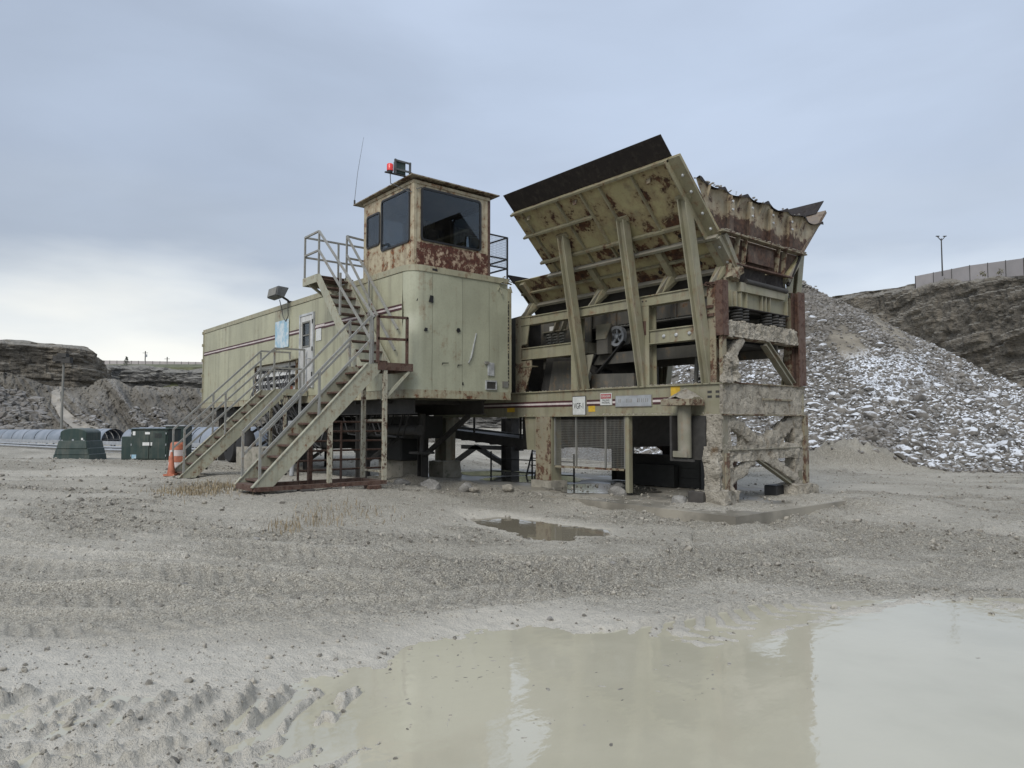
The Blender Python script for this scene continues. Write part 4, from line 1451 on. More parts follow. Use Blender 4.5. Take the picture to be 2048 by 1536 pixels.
MB().box(CX0 + T_, CX1 - T_, CY0 + T_, CY1 - T_, CZ0 + 0.02, CZ0 + 0.05).build('cab_floor', 'dark', cabin)
MB().box(CX0 + T_, CX1 - T_, CY0 + T_, CY1 - T_, 6.13, 6.16).build('ceiling', 'grey_steel', cabin)
# roof sheet with shallow fall and a lip
rf = MB().prism([(CX0 - 0.28, CY0 - 0.12, CZ1 + 0.03), (CX1 + 0.12, CY0 - 0.12, CZ1 + 0.075), (CX1 + 0.12, CY1 + 0.20, CZ1 + 0.085), (CX0 - 0.28, CY1 + 0.20, CZ1 + 0.03)], (0, 0, 0.022))
rf.build('roof', 'rust_col', cabin)
MB().box(CX0 - 0.02, CX1 + 0.02, CY0 - 0.02, CY1 + 0.02, CZ1 - 0.03, CZ1 + 0.028).build('roof_frame', 'cab', cabin)
# operator seat and levers inside
st = thing('operator_chair', 'black operator chair with control levers inside the cab', 'chair', (-12.5, 8.45, CZ0 + 0.05))
mb = MB().prism([(-12.72, 8.2, 5.0), (-12.2, 8.2, 5.0), (-12.2, 8.2, 5.12), (-12.72, 8.2, 5.14)], (0, 0.5, 0))
mb.build('cushion', 'rubber', st, bevel=0.03)
MB().prism([(-12.80, 8.22, 5.08), (-12.66, 8.22, 5.08), (-12.76, 8.22, 5.72), (-12.88, 8.22, 5.72)], (0, 0.46, 0)).build('backrest', 'rubber', st, bevel=0.03)
MB().lathe([(0.2, 0), (0.06, 0.05), (0.06, 0.40)], (-12.46, 8.45, CZ0 + 0.05), n=12).build('pedestal', 'dark', st)
for y in (8.1, 8.78):
    MB().bar((-12.62, y, 5.3), (-12.15, y, 5.33), 0.06, 0.05).build('armrest', 'rubber', st)
    MB().box(-12.3, -12.05, y - 0.06, y + 0.06, CZ0 + 0.05, 5.22).build('console', 'dark', st)
    MB().tube([(-12.1, y, 5.2), (-12.05, y - 0.02, 5.45)], [0.012, 0.022], 8).build('lever', 'black', st)

# guarded balcony on the cab's far corner
bl = thing('cab_balcony', 'black mesh guard rail cage at the far corner of the cab', 'guard rail', (-12.0, 9.3, CZ0))
for x in (-11.64, -12.7):
    MB().bar((x, 9.56, CZ0 + 0.01), (x, 9.56, 5.48), 0.03, 0.03).build('post', 'black', bl)
for z in (5.47, 5.0, 4.80):
    MB().bar((-11.64, 9.06, z), (-11.64, 9.56, z), 0.028, 0.028).build('rail', 'black', bl)
    MB().bar((-11.64, 9.56, z), (-12.7, 9.56, z), 0.028, 0.028).build('rail', 'black', bl)
mb = MB()
for y in np.arange(9.09, 9.55, 0.035):
    mb.bar((-11.64, y, 4.82), (-11.64, y, 5.46), 0.003, 0.003)
for z in np.arange(4.83, 5.46, 0.035):
    mb.bar((-11.64, 9.07, z), (-11.64, 9.55, z), 0.003, 0.003)
    mb.bar((-11.66, 9.562, z), (-12.69, 9.562, z), 0.003, 0.003)
mb.build('wire_mesh', 'black', bl)
MB().box(-12.75, -11.6, 9.05, 9.60, CZ0 - 0.005, CZ0 + 0.02).build('deck', 'rust', bl)

# beacon, work lamp and their bracket on the roof corner; antenna
bk = thing('work_lamp', 'black roof work lamp in a slotted frame on a bracket at the cab corner', 'lamp', (-11.75, 7.15, 6.28))
MB().bar((-11.75, 6.64, 6.275), (-11.75, 7.25, 6.29), 0.05, 0.02).build('bracket_arm', 'dark', bk)
for y in (6.86, 7.19):
    MB().bar((-11.75, y, 6.28), (-11.75, y, 6.58), 0.03, 0.04).build('frame_post', 'lamp_grey', bk)
for z in (6.55, 6.38):
    MB().bar((-11.73, 6.86, z), (-11.73, 7.19, z), 0.02, 0.035).build('frame_rail', 'lamp_grey', bk)
MB().box(-11.86, -11.76, 6.88, 7.10, 6.31, 6.56).build('housing', 'green', bk, bevel=0.01)
MB().tube([(-11.74, 7.14, 6.4), (-11.70, 7.24, 6.36), (-11.66, 7.20, 6.12), (-11.60, 7.26, 6.04), (-11.58, 7.34, 6.08)], 0.010, 6).build('cable', 'cable', bk, smooth=60)
MB().tube([(-11.75, 6.75, 6.27), (-11.75, 6.76, 6.08), (-11.75, 6.90, 6.06), (-11.72, 7.1, 6.0), (-11.66, 7.2, 5.98)], 0.010, 6).build('cable', 'cable', bk, smooth=60)
bc = thing('warning_beacon', 'red warning beacon beside the roof work lamp', 'beacon', (-11.75, 6.75, 6.29))
MB().lathe([(0.05, 0), (0.05, 0.03), (0.035, 0.03)], (-11.75, 6.745, 6.288), n=16).build('base', 'black', bc)
MB().lathe([(0.062, 0), (0.062, 0.12), (0.05, 0.135), (0.0, 0.137)], (-11.75, 6.745, 6.318), n=18).build('lens', 'red_lens', bc, smooth=40)
an = thing('radio_antenna', 'thin whip antenna on the back corner of the cab roof', 'antenna', (-13.88, 7.1, 6.24))
MB().tube([(-13.88, 7.1, 6.22), (-13.88, 7.1, 6.34)], 0.02, 8).build('mount', 'dark', an)
MB().tube([(-13.88, 7.1, 6.34), (-13.76, 7.1, 6.9), (-13.50, 7.1, 7.62)], [0.006, 0.005, 0.003], 6).build('whip', 'cable', an)
# ------------------------------------------------------------------ stairs
def rail_run(parent, pts, w=0.038, mat='rail', name='handrail'):
    for p, q in zip(pts[:-1], pts[1:]):
        MB().bar(p, q, w, w).build(name, mat, parent)


# roof stairs: lower flight square to the van, landing, upper flight along its side
ss = thing('roof_stairs', 'cream steel stairs turning at a landing up to the van roof', 'stairs', (-11.8, 5.5, 0.45))
XN, XF = -11.40, -12.20
Yb, Zb, Yt, Zt = 4.23, 0.50, 6.22, 2.56
dy_, dz_ = Yt - Yb, Zt - Zb
ln = math.hypot(dy_, dz_)
for x in (XN, XF):
    n_ = V3((0, -dz_, dy_)) / ln
    a, b = V3((x, Yb, Zb)), V3((x, Yt, Zt))
    p = [a - n_ * 0.0 + V3((0, -0.13, -0.04)), a + V3((0, 0.20, -0.04)), b + V3((0, 0.16, -0.12)), b + V3((0, 0.16, 0.0)), b + V3((0, -0.10, 0.0))]
    MB().prism([(x - 0.02, q[1], q[2]) for q in p], (0.04, 0, 0)).build('stringer', 'stair', ss)
    e = V3((0, 0, 0.0))
    MB().bar(p[0] + n_ * 0.01, p[4] + n_ * 0.01, 0.075, 0.014, (0, -dz_, dy_)).build('stringer_flange', 'stair', ss)
nst = 11
for i in range(nst):
    t = (i + 0.35) / nst
    y, z = Yb + dy_ * t, Zb + dz_ * t
    MB().box(XF + 0.025, XN - 0.025, y - 0.03, y + 0.20, z - 0.03, z).build('tread', 'rust', ss)
    MB().box(XF + 0.025, XN - 0.025, y + 0.185, y + 0.20, z - 0.115, z - 0.031).build('tread_lip', 'rust_dark', ss)
# landing
MB().box(XF - 0.02, XN + 0.02, Yt + 0.12, 7.03, 2.545, 2.575).build('landing_deck', 'rust', ss)
for a in ((XN + 0.02, XN + 0.045, Yt + 0.10, 7.05), (XF - 0.045, XF - 0.02, Yt + 0.10, 7.05)):
    MB().box(a[0], a[1], a[2], a[3], 2.46, 2.60).build('landing_channel', 'rust', ss)
MB().box(XF - 0.02, XN + 0.02, 7.03, 7.055, 2.46, 2.6).build('landing_channel', 'rust', ss)
MB().bar((XN + 0.01, 6.98, 2.46), (XN - 0.02, 6.45, 1.9), 0.05, 0.05).build('knee_brace', 'stair', ss)
# base frame and posts
for x in (XN, XF):
    MB().box(x - 0.04, x + 0.04, Yb - 0.10, 6.52, 0.40, 0.47).build('base_rail', 'rust', ss)
MB().box(XF + 0.04, XN - 0.04, Yb - 0.12, Yb + 0.06, 0.405, 0.50).build('base_step', 'rust', ss)
MB().box(XF + 0.04, XN - 0.04, 6.42, 6.5, 0.405, 0.465).build('base_rail', 'rust', ss)
for x, y, z1, mt in ((XN, 6.48, 2.50, 'post'), (XF, 6.48, 2.50, 'post'), (XN, 5.42, 1.50, 'post'), (XF, 5.42, 1.5, 'rust')):
    MB().box(x - 0.035, x + 0.035, y - 0.035, y + 0.035, 0.471, z1).build('post', mt, ss)
for z in (1.55, 0.62):
    MB().bar((XF + 0.03, 6.48, z), (XN - 0.03, 6.48, z), 0.04, 0.04).build('cross_bar', 'post', ss)
# handrails, lower flight
for x in (XN, XF):
    lo_, hi_ = V3((x, Yb - 0.01, Zb + 0.85)), V3((x, Yt - 0.02, Zt + 0.87))
    rail_run(ss, [lo_, hi_])
    rail_run(ss, [lo_ - V3((0, 0, 0.40)), hi_ - V3((0, 0, 0.42))])
    for t in (0.0, 0.5, 0.985):
        f_ = V3((x, Yb - 0.01 + (dy_) * t, Zb + dz_ * t))
        MB().bar(f_ - V3((0, 0, 0.02)), f_ + V3((0, 0, 0.85)), 0.036, 0.036).build('rail_post', 'rail', ss)
# landing guard (rusty)
for p, q in [((XN, Yt + 0.1, 3.43), (XN, 6.95, 3.46)), ((XN, Yt + 0.1, 3.03), (XN, 6.95, 3.05)), ((XN, Yt + 0.11, 2.6), (XN, Yt + 0.11, 3.45)), ((XN, 6.94, 2.6), (XN, 6.94, 3.47))]:
    MB().bar(p, q, 0.045, 0.045).build('landing_rail', 'rust', ss)
# upper flight, runs away along the side of the van
X0u, Z0u, X1u, Z1u = XF + 0.05, 2.60, -14.04, 4.63
du = V3((X1u - X0u, 0, Z1u - Z0u))
lu = np.linalg.norm(du)
for y in (6.36, 7.00):
    a, b = V3((X0u, y, Z0u)), V3((X1u, y, Z1u))
    p = [(X0u + 0.12, Z0u - 0.05), (X0u - 0.20, Z0u - 0.05), (X1u - 0.04, Z1u - 0.14), (X1u - 0.04, Z1u + 0.01), (X1u + 0.06, Z1u + 0.01)]
    MB().prism([(q[0], y - 0.018, q[1]) for q in p], (0, 0.036, 0)).build('stringer', 'stair', ss)
for i in range(10):
    t = (i + 0.55) / 10
    x, z = X0u + du[0] * t, Z0u + du[2] * t
    MB().box(x - 0.18, x + 0.06, 6.382, 6.978, z - 0.028, z).build('tread', 'rust', ss)
MB().box(-14.75, X1u - 0.05, 6.36, 7.20, 4.605, 4.635).build('landing_deck', 'rust', ss)
for a in ((-14.78, X1u - 0.02, 6.335, 6.36), (-14.78, -14.75, 6.36, 7.2)):
    MB().box(a[0], a[1], a[2], a[3], 4.48, 4.65).build('landing_channel', 'stair', ss)
for x in (-14.6, -14.1):
    MB().bar((x, 6.4, 4.52), (x, 7.08, 4.10), 0.05, 0.05).build('knee_brace', 'stair', ss)
rail_run(ss, [(-14.73, 6.36, 5.56), (-14.02, 6.36, 5.56), (X0u + 0.55, 6.36, 3.44)])
rail_run(ss, [(-14.73, 6.36, 5.15), (-14.02, 6.36, 5.15), (X0u + 0.45, 6.36, 3.02)])
rail_run(ss, [(-14.73, 6.36, 5.56), (-14.73, 7.15, 5.56)])
rail_run(ss, [(-14.73, 6.36, 5.12), (-14.73, 7.15, 5.12)])
for x, z0, z1 in ((-14.73, 4.64, 5.57), (-14.02, 4.64, 5.57), (-13.0, 3.65, 4.50), (X0u + 0.50, 2.6, 3.44)):
    MB().bar((x, 6.36, z0), (x, 6.36, z1), 0.036, 0.036).build('rail_post', 'rail', ss)
rail_run(ss, [(-14.02, 7.00, 5.56), (X0u + 0.3, 7.00, 3.3)])
rail_run(ss, [(-14.02, 7.00, 5.15), (X0u + 0.2, 7.00, 2.9)])
rail_run(ss, [(-14.02, 7.00, 5.56), (-14.02, 7.9, 5.50)])
rail_run(ss, [(-14.02, 7.00, 5.08), (-14.02, 7.9, 5.05)])
for x, y, z0, z1 in ((-14.02, 7.0, 4.58, 5.57), (-13.0, 7.0, 3.65, 4.50), (-14.02, 7.9, 4.555, 5.51), (-14.73, 7.15, 4.64, 5.57)):
    MB().bar((x, y, z0), (x, y, z1), 0.036, 0.036).build('rail_post', 'rail', ss)
rail_run(ss, [(-14.73, 7.15, 5.56), (-14.73, 8.3, 5.56), (-14.02, 8.3, 5.5)])
rail_run(ss, [(-14.73, 7.15, 5.12), (-14.73, 8.3, 5.12)])
MB().bar((-14.73, 8.3, 4.555), (-14.73, 8.3, 5.57), 0.036, 0.036).build('rail_post', 'rail', ss)

# timber blocks under the base frame
for x, y, lab in ((XN + 0.02, 5.0, 'short dark timber block under the middle of the stair base'), (XN + 0.02, 6.25, 'reddish block under the landing post of the stairs')):
    b0 = gz(x, y)
    tag(MB().box(x - 0.12, x + 0.10, y - 0.12, y + 0.12, b0 - 0.03, 0.399).build('timber_block', 'wood' if y < 6 else 'rust', bevel=0.01), lab, 'timber block')

# loose pipe gate standing behind the stairs
gt = thing('pipe_gate', 'rusty five bar pipe gate standing under the stair landing', 'gate', (-12.5, 6.2, 0.4))
for i, z in enumerate((0.62, 0.80, 0.98, 1.16, 1.34, 1.52)):
    MB().tube([(-12.55, 5.35, z), (-12.55, 7.15, z + 0.0)], 0.02, 8).build('bar', 'rust', gt, smooth=40)
for y in (5.35, 6.2, 7.15):
    MB().tube([(-12.55, y, 0.35), (-12.55, y, 1.54)], 0.024, 8).build('upright', 'rust', gt, smooth=40)

# entrance stairs to the van door
es = thing('entrance_stairs', 'cream steel stairs with rails up to the white van door', 'stairs', (-16.55, 5.6, 0.35))
XN2, XF2 = -16.12, -16.98
Yb2, Zb2, Yt2, Zt2 = 4.36, 0.36, 6.36, 2.27
d2y, d2z = Yt2 - Yb2, Zt2 - Zb2
for x in (XN2, XF2):
    p = [(Yb2 - 0.12, Zb2 - 0.03), (Yb2 + 0.22, Zb2 - 0.03), (Yt2 + 0.18, Zt2 - 0.12), (Yt2 + 0.18, Zt2 + 0.02), (Yt2 - 0.08, Zt2 + 0.02)]
    MB().prism([(x - 0.02, q[0], q[1]) for q in p], (0.04, 0, 0)).build('stringer', 'stair', es)
    MB().bar((x, p[0][0], p[0][1] + 0.01), (x, p[4][0], p[4][1] + 0.01), 0.075, 0.014, (0, -d2z, d2y)).build('stringer_flange', 'stair', es)
    lo_, hi_ = V3((x, Yb2 - 0.02, Zb2 + 1.0)), V3((x, Yt2 - 0.1, Zt2 + 0.96))
    rail_run(es, [lo_, hi_, (x, 7.0, Zt2 + 0.97)])
    rail_run(es, [lo_ - V3((0, 0, .42)), hi_ - V3((0, 0, .45)), (x, 7.0, Zt2 + 0.5)])
    for t in (0.0, 0.42, 0.96):
        f_ = V3((x, Yb2 - 0.02 + d2y * t, Zb2 + d2z * t))
        MB().bar(f_, f_ + V3((0, 0, 1.0)), 0.036, 0.036).build('rail_post', 'rail', es)
    MB().bar((x, 6.98, Zt2), (x, 6.98, Zt2 + 0.98), 0.036, 0.036).build('rail_post', 'rail', es)
for i in range(10):
    t = (i + 0.35) / 10
    y, z = Yb2 + d2y * t, Zb2 + d2z * t
    MB().box(XF2 + 0.025, XN2 - 0.025, y - 0.03, y + 0.21, z - 0.03, z).build('tread', 'rust', es)
    MB().box(XF2 + 0.025, XN2 - 0.025, y + 0.19, y + 0.205, z - 0.13, z - 0.031).build('tread_lip', 'rust_dark', es)
MB().box(XF2 - 0.02, XN2 + 0.02, Yt2 + 0.14, 7.05, Zt2 - 0.03, Zt2).build('landing_deck', 'rust', es)
for a in ((XN2 + 0.02, XN2 + 0.045, Yt2 + 0.1, 7.05), (XF2 - 0.045, XF2 - 0.02, Yt2 + 0.1, 7.05)):
    MB().box(a[0], a[1], a[2], a[3], Zt2 - 0.13, Zt2 + 0.02).build('landing_channel', 'stair', es)
for x in (XN2, XF2):
    MB().box(x - 0.03, x + 0.03, 6.5, 6.56, gz(x, 6.5) - 0.05, Zt2 - 0.13).build('post', 'post', es)
MB().box(XF2 + 0.02, XN2 - 0.02, Yb2 - 0.14, Yb2 + 0.10, Zb2 - 0.10, Zb2 - 0.04).build('base_step', 'rust_dark', es)
for x in (XN2, XF2):
    MB().box(x - 0.03, x + 0.03, Yb2 - 0.1, 6.6, Zb2 - 0.09, Zb2 - 0.035).build('base_rail', 'rust_dark', es)
# grey conduit sweeping out of the ground, small meter box
cd = thing('conduit_riser', 'grey plastic conduit sweeping up to a meter box beside the footing block', 'conduit', (-17.2, 5.7, 0.25))
b0 = gz(-15.9, 6.4)
MB().tube([(-15.72, 6.55, b0), (-15.72, 6.56, b0 + 0.18), (-15.72, 6.60, b0 + 0.4), (-15.72, 6.62, b0 + 0.85)], 0.055, 10).build('pipe', 'pvc', cd, smooth=50)
MB().box(-15.86, -15.56, 6.5, 6.72, b0 + 0.85, b0 + 1.25).build('meter_box', 'pvc', cd, bevel=0.01)
# ------------------------------------------------------------------ crushing plant
YF, YB, XE = 10.12, 12.79, -6.75
YM = (YF + YB) / 2
pl = thing('crushing_plant', 'cream jaw crushing plant with a flared feed hopper on mud caked legs', 'crusher', (-10, YM, 0.15))


def part(name, mb, mat, parent=pl, **kw):
    return mb.build(name, mat, parent, **kw)


# main beams: web set back between flanges
for y, sgn in ((YF, 1), (YB, -1)):
    mb = MB()
    mb.box(-15.35, XE + 0.02, min(y, y + sgn * 0.22), max(y, y + sgn * 0.22), 2.148, 2.172)
    mb.box(-15.35, XE + 0.02, min(y, y + sgn * 0.22), max(y, y + sgn * 0.22), 1.632, 1.656)
    part('beam_flange', mb, 'plant')
    part('main_beam', MB().box(-15.35, XE, min(y + sgn * 0.035, y + sgn * 0.07), max(y + sgn * 0.035, y + sgn * 0.07), 1.656, 2.148), 'plant')
wy = YF + 0.035
# spill of grit along the flanges
mb = MB()
for i in range(260):
    x = random.uniform(-9.5, XE - 0.6) if random.random() < 0.75 else random.uniform(-12, -7)
    z = 2.172 if random.random() < 0.6 else 1.656
    s_ = random.uniform(0.008, 0.026)
    v, f = ROCKS1[i % 14]
    mb.add(v * s_ + V3((x, YF + random.uniform(0.006, 0.032 if z < 2 else 0.1), z + s_ * 0.3)), f)
kind(part('grit', mb, 'mud'), 'stuff')
# stripe on the beam
for a, b in ((-14.4, -10.28), (-9.87, -9.505), (-9.19, -9.12), (-8.22, -7.62)):
    part('stripe', MB().box(a, b, wy - 0.006, wy - 0.001, 1.915, 1.955), 'maroon')
    part('stripe', MB().box(a, b, wy - 0.007, wy - 0.001, 1.875, 1.915), 'stripe_w')
    part('stripe', MB().box(a, b, wy - 0.006, wy - 0.001, 1.835, 1.875), 'maroon')
# signs
sg = part_empty('number_sign', pl, (-10.07, YF, 1.65))
part('border', MB().box(-10.262, -9.888, wy - 0.020, wy - 0.012, 1.650, 2.040), 'black', sg, bevel=0.004)
part('face', MB().box(-10.250, -9.900, wy - 0.024, wy - 0.0195, 1.664, 2.026), 'sign', sg, bevel=0.002)
text('VGF-1', (-10.075, wy - 0.0255, 1.835), 0.165, 'black', sg, sx=0.66, extr=0.0012)
dg_ = part_empty('danger_sign', pl, (-9.35, YF, 1.84))
part('face', MB().box(-9.499, -9.197, wy - 0.018, wy - 0.010, 1.844, 2.075), 'sign', dg_)
part('red_panel', MB().box(-9.485, -9.212, wy - 0.0205, wy - 0.0175, 1.968, 2.058), 'red_decal', dg_)
text('DANGER', (-9.348, wy - 0.0220, 2.012), 0.062, 'sign', dg_, sx=0.95)
text('FALLING', (-9.348, wy - 0.0195, 1.935), 0.052, 'black', dg_, sx=0.95)
text('MATERIAL', (-9.348, wy - 0.0195, 1.888), 0.052, 'black', dg_, sx=0.9)
np_ = part_empty('name_plate', pl, (-8.67, YF, 1.8))
part('rim', MB().box(-9.112, -8.232, wy - 0.018, wy - 0.010, 1.795, 2.018), 'grey_steel', np_, bevel=0.01)
part('face', MB().box(-9.098, -8.246, wy - 0.022, wy - 0.0175, 1.809, 2.004), 'galv', np_, bevel=0.006)
for i, x in enumerate(np.linspace(-8.99, -8.35, 8)):
    if i in (1, 4):
        continue
    part('worn_letter', MB().box(x - 0.028, x - 0.014, wy - 0.0232, wy - 0.0215, 1.88, 1.95).box(x + 0.012, x + 0.024, wy - 0.0232, wy - 0.0215, 1.88, 1.95), 'grey_steel', np_)
for x, z, w_, h_ in ((-12.36, 1.74, 0.26, 0.17), (-9.83, 1.72, 0.18, 0.19), (-14.15, 1.77, 0.2, 0.15)):
    part('yellow_decal', MB().box(x, x + w_, wy - 0.005, wy - 0.001, z, z + h_), 'yellow')
part('paint_patch', MB().box(-7.82, -7.62, wy - 0.004, wy - 0.001, 1.96, 2.14), 'yellow')
for x in (-7.06, -6.90):
    for z in (1.92, 2.0):
        part('slot', MB().box(x, x + 0.085, wy - 0.004, wy - 0.001, z, z + 0.04), 'dark')
# end beam, caked
part('end_beam', MB().box(XE - 0.16, XE - 0.03, YF + 0.08, YB - 0.08, 1.64, 2.165), 'plant_d')
part('mud_crust', MB().lump(XE - 0.06, XE, YF + 0.01, YB - 0.01, 1.65, 2.17, 0.03, 0.012, 6.0, 2), 'mud', smooth=24)
part('end_flange', MB().box(XE - 0.05, XE + 0.04, YF, YB + 0.02, 1.628, 1.648).box(XE - 0.05, XE + 0.03, YF, YB + 0.02, 2.165, 2.185), 'rust_col')
part('scraped_bar', MB().box(XE + 0.012, XE + 0.03, 11.3, 12.3, 1.90, 1.93), 'rust_col')
for x in (-8.6, -10.4, -12.0, -14.0):
    part('cross_beam', MB().box(x - 0.08, x + 0.08, YF + 0.1, YB - 0.1, 1.68, 2.0), 'plant_d')

# posts and rails of both sides
for y, s_, mt in ((YF, 1, 'plant'), (YB, -1, 'plant_d')):
    for x0, x1, zt in ((-12.03, -11.85, 3.85), (-10.28, -10.10, 3.63), (-8.45, -8.27, 3.63), (-7.02, -6.86, 3.86)):
        xm = (x0 + x1) / 2
        mb = MB()
        ya, yb = y + s_ * 0.0, y + s_ * 0.02
        mb.box(x0, x1, min(ya, yb), max(ya, yb), 2.172, zt)
        ya, yb = y + s_ * 0.02, y + s_ * 0.20
        mb.box(xm - 0.01, xm + 0.01, min(ya, yb), max(ya, yb), 2.172, zt)
        ya, yb = y + s_ * 0.20, y + s_ * 0.22
        mb.box(x0, x1, min(ya, yb), max(ya, yb), 2.172, zt)
        part('post', mb, mt if x0 > -11 and x0 < -7.5 else 'rust_col')
        for zz in (2.9, 3.2):
            part('stiffener', MB().box(x0, x1, min(y + s_ * 0.021, y + s_ * 0.199), max(y + s_ * 0.021, y + s_ * 0.199), zz, zz + 0.015), mt)
    for x0, x1, z0, z1 in ((-11.85, -6.86, 3.635, 3.825), (-11.848, -10.285, 2.88, 3.14), (-8.265, -7.025, 2.925, 3.18)):
        mb = MB()
        y0, y1 = sorted((y + s_ * 0.004, y + s_ * 0.19))
        mb.box(x0, x1, y0, y1, z1 - 0.02, z1)
        mb.box(x0, x1, y0, y1, z0, z0 + 0.02)
        y0, y1 = sorted((y + s_ * 0.03, y + s_ * 0.05))
        mb.box(x0, x1, y0, y1, z0 + 0.02, z1 - 0.02)
        part('side_rail', mb, mt)
for x in (-7.95, -7.68, -7.40):
    part('bolt', MB().lathe([(0.035, 0), (0.035, 0.014), (0.02, 0.03)], (x, YF + 0.03, 3.045), (0, -1, 0), 10), 'alu')
for x in (-8.45, -8.37):
    part('bolt_hole', MB().lathe([(0.016, 0), (0.014, 0.004)], (x + 0.02, YF + 0.03, 3.73), (0, -1, 0), 8), 'black')
part('rust_patch_plate', MB().box(-8.44, -8.33, YF - 0.006, YF - 0.001, 3.10, 3.36), 'rust')
# gussets at the left post
part('gusset', MB().prism([(-11.85, YF + 0.02, 3.85), (-11.55, YF + 0.02, 3.84), (-11.68, YF + 0.02, 3.22), (-11.85, YF + 0.02, 3.22)], (0, 0.02, 0)), 'plant')
part('gusset', MB().prism([(-11.85, YF + 0.02, 2.86), (-11.52, YF + 0.02, 2.86), (-11.52, YF + 0.02, 2.70), (-11.74, YF + 0.02, 2.175), (-11.85, YF + 0.02, 2.175)], (0, 0.02, 0)), 'rust_col')
part('gusset', MB().prism([(-10.09, YF + 0.1, 2.86), (-9.75, YF + 0.1, 2.86), (-10.0, YF + 0.1, 2.175), (-10.09, YF + 0.1, 2.175)], (0, 0.02, 0)), 'plant_d')
part('foot_plate', MB().box(-12.06, -11.5, YF + 0.005, YF + 0.2, 2.72, 2.74), 'plant')
# rusty corner column pieces at the feed end
mb = MB().box(-6.845, -6.71, YF - 0.02, YF + 0.0, 2.95, 3.87).box(-6.725, -6.705, YF, YF + 0.15, 2.95, 3.87)
part('corner_angle', mb, 'rust')
mb = MB().box(XE - 0.10, XE - 0.08, YB - 0.24, YB, 2.19, 3.95).box(XE - 0.08, XE + 0.03, YB - 0.13, YB - 0.11, 2.19, 3.95).box(XE + 0.03, XE + 0.05, YB - 0.24, YB, 2.19, 3.95)
part('end_column', mb, 'rust')
mb = MB().box(XE - 0.06, XE + 0.0, YF + 0.02, YF + 0.14, 2.19, 2.95)
part('end_column', mb, 'rust_col')
part('mud_crust', MB().lump(XE - 0.05, XE + 0.04, YF + 0.03, YF + 0.42, 2.2, 2.62, 0.03, 0.050, 6.8, 8), 'mud', smooth=24)
# end rails between the columns
part('mud_crust', MB().lump(XE - 0.10, XE + 0.03, YF + 0.15, YB - 0.26, 2.945, 3.21, 0.03, 0.026, 6.0, 4), 'mud', smooth=24)
part('end_rail', MB().box(XE - 0.14, XE - 0.02, YF + 0.12, YB, 2.925, 2.95).box(XE - 0.1, XE - 0.08, YF + 0.12, YB, 2.95, 3.2), 'rust_col')


def mud_bar(p, q, w, h, amp=0.03, seed=0):
    """diagonal member thick with dried slurry"""
    p, q = V3(p), V3(q)
    n = max(6, int(np.linalg.norm(q - p) / 0.028))
    d = (q - p) / np.linalg.norm(q - p)
    r = np.cross(d, (1, 0, 0))
    r /= np.linalg.norm(r)
    u = V3((1, 0, 0))
    m = 22
    P = np.zeros((n, m + 1, 3))
    for i, t in enumerate(np.linspace(0, 1, n)):
        c = p + (q - p) * t
        for j in range(m + 1):
            th = 2 * math.pi * j / m
            a, b = math.cos(th), math.sin(th)
            a, b = np.sign(a) * abs(a) ** 0.5, np.sign(b) * abs(b) ** 0.5
            P[i, j] = c + r * a * w / 2 + u * b * h / 2
    Q = P.reshape(-1, 3)
    nz_ = fbm(Q[:, 0] * 6 + seed, Q[:, 1] * 6, Q[:, 2] * 6, 5, 0.7)
    ctr = np.repeat(p[None] + (q - p)[None] * np.linspace(0, 1, n)[:, None], m + 1, 0)
    Q = Q + (Q - ctr) * np.clip(nz_ * amp / (0.5 * min(w, h)) * 0.6, -0.5, 0.9)[:, None]
    return MB().grid(Q.reshape(P.shape))


part('knee_brace', mud_bar((XE - 0.05, YF + 0.10, 2.42), (XE - 0.05, 10.76, 2.94), 0.16, 0.14, 0.035, 3), 'mud', smooth=24)
part('knee_brace', MB().ibeam((XE - 0.04, 11.50, 2.92), (XE - 0.04, 12.42, 2.20), 0.13, 0.12, (0, 1, 1)), 'plant_d')
# legs of the feed end
part('leg', MB().box(-7.08, XE - 0.01, YF + 0.02, YF + 0.16, 0.36, 1.63), 'plant_d')
part('leg_edge', MB().box(XE - 0.16, XE + 0.012, YF + 0.05, YF + 0.17, 0.30, 1.0), 'rust_col')
part('mud_crust', MB().lump(-7.06, XE - 0.02, YF - 0.10, YF + 0.30, 0.34, 1.12, 0.03, 0.038, 5.4, 11), 'mud', smooth=24)
part('mud_crust', MB().lump(-7.10, XE - 0.015, YF - 0.02, YF + 0.26, 1.05, 1.64, 0.03, 0.018, 5.4, 13), 'mud', smooth=24)
part('mud_crust', MB().lump(-7.42, -6.98, YF + 0.0, YF + 0.12, 0.98, 1.62, 0.03, 0.025, 5.4, 17), 'mud', smooth=24)
part('leg', MB().box(XE - 0.26, XE - 0.02, YB - 0.24, YB - 0.02, 0.36, 1.63), 'plant_d')
part('leg_edge', MB().box(XE - 0.02, XE + 0.035, YB - 0.08, YB + 0.05, 0.30, 1.63), 'rust_col')
part('mud_crust', MB().lump(XE - 0.22, XE - 0.01, YB - 0.36, YB - 0.09, 0.36, 1.64, 0.03, 0.028, 5.4, 19), 'mud', smooth=24)
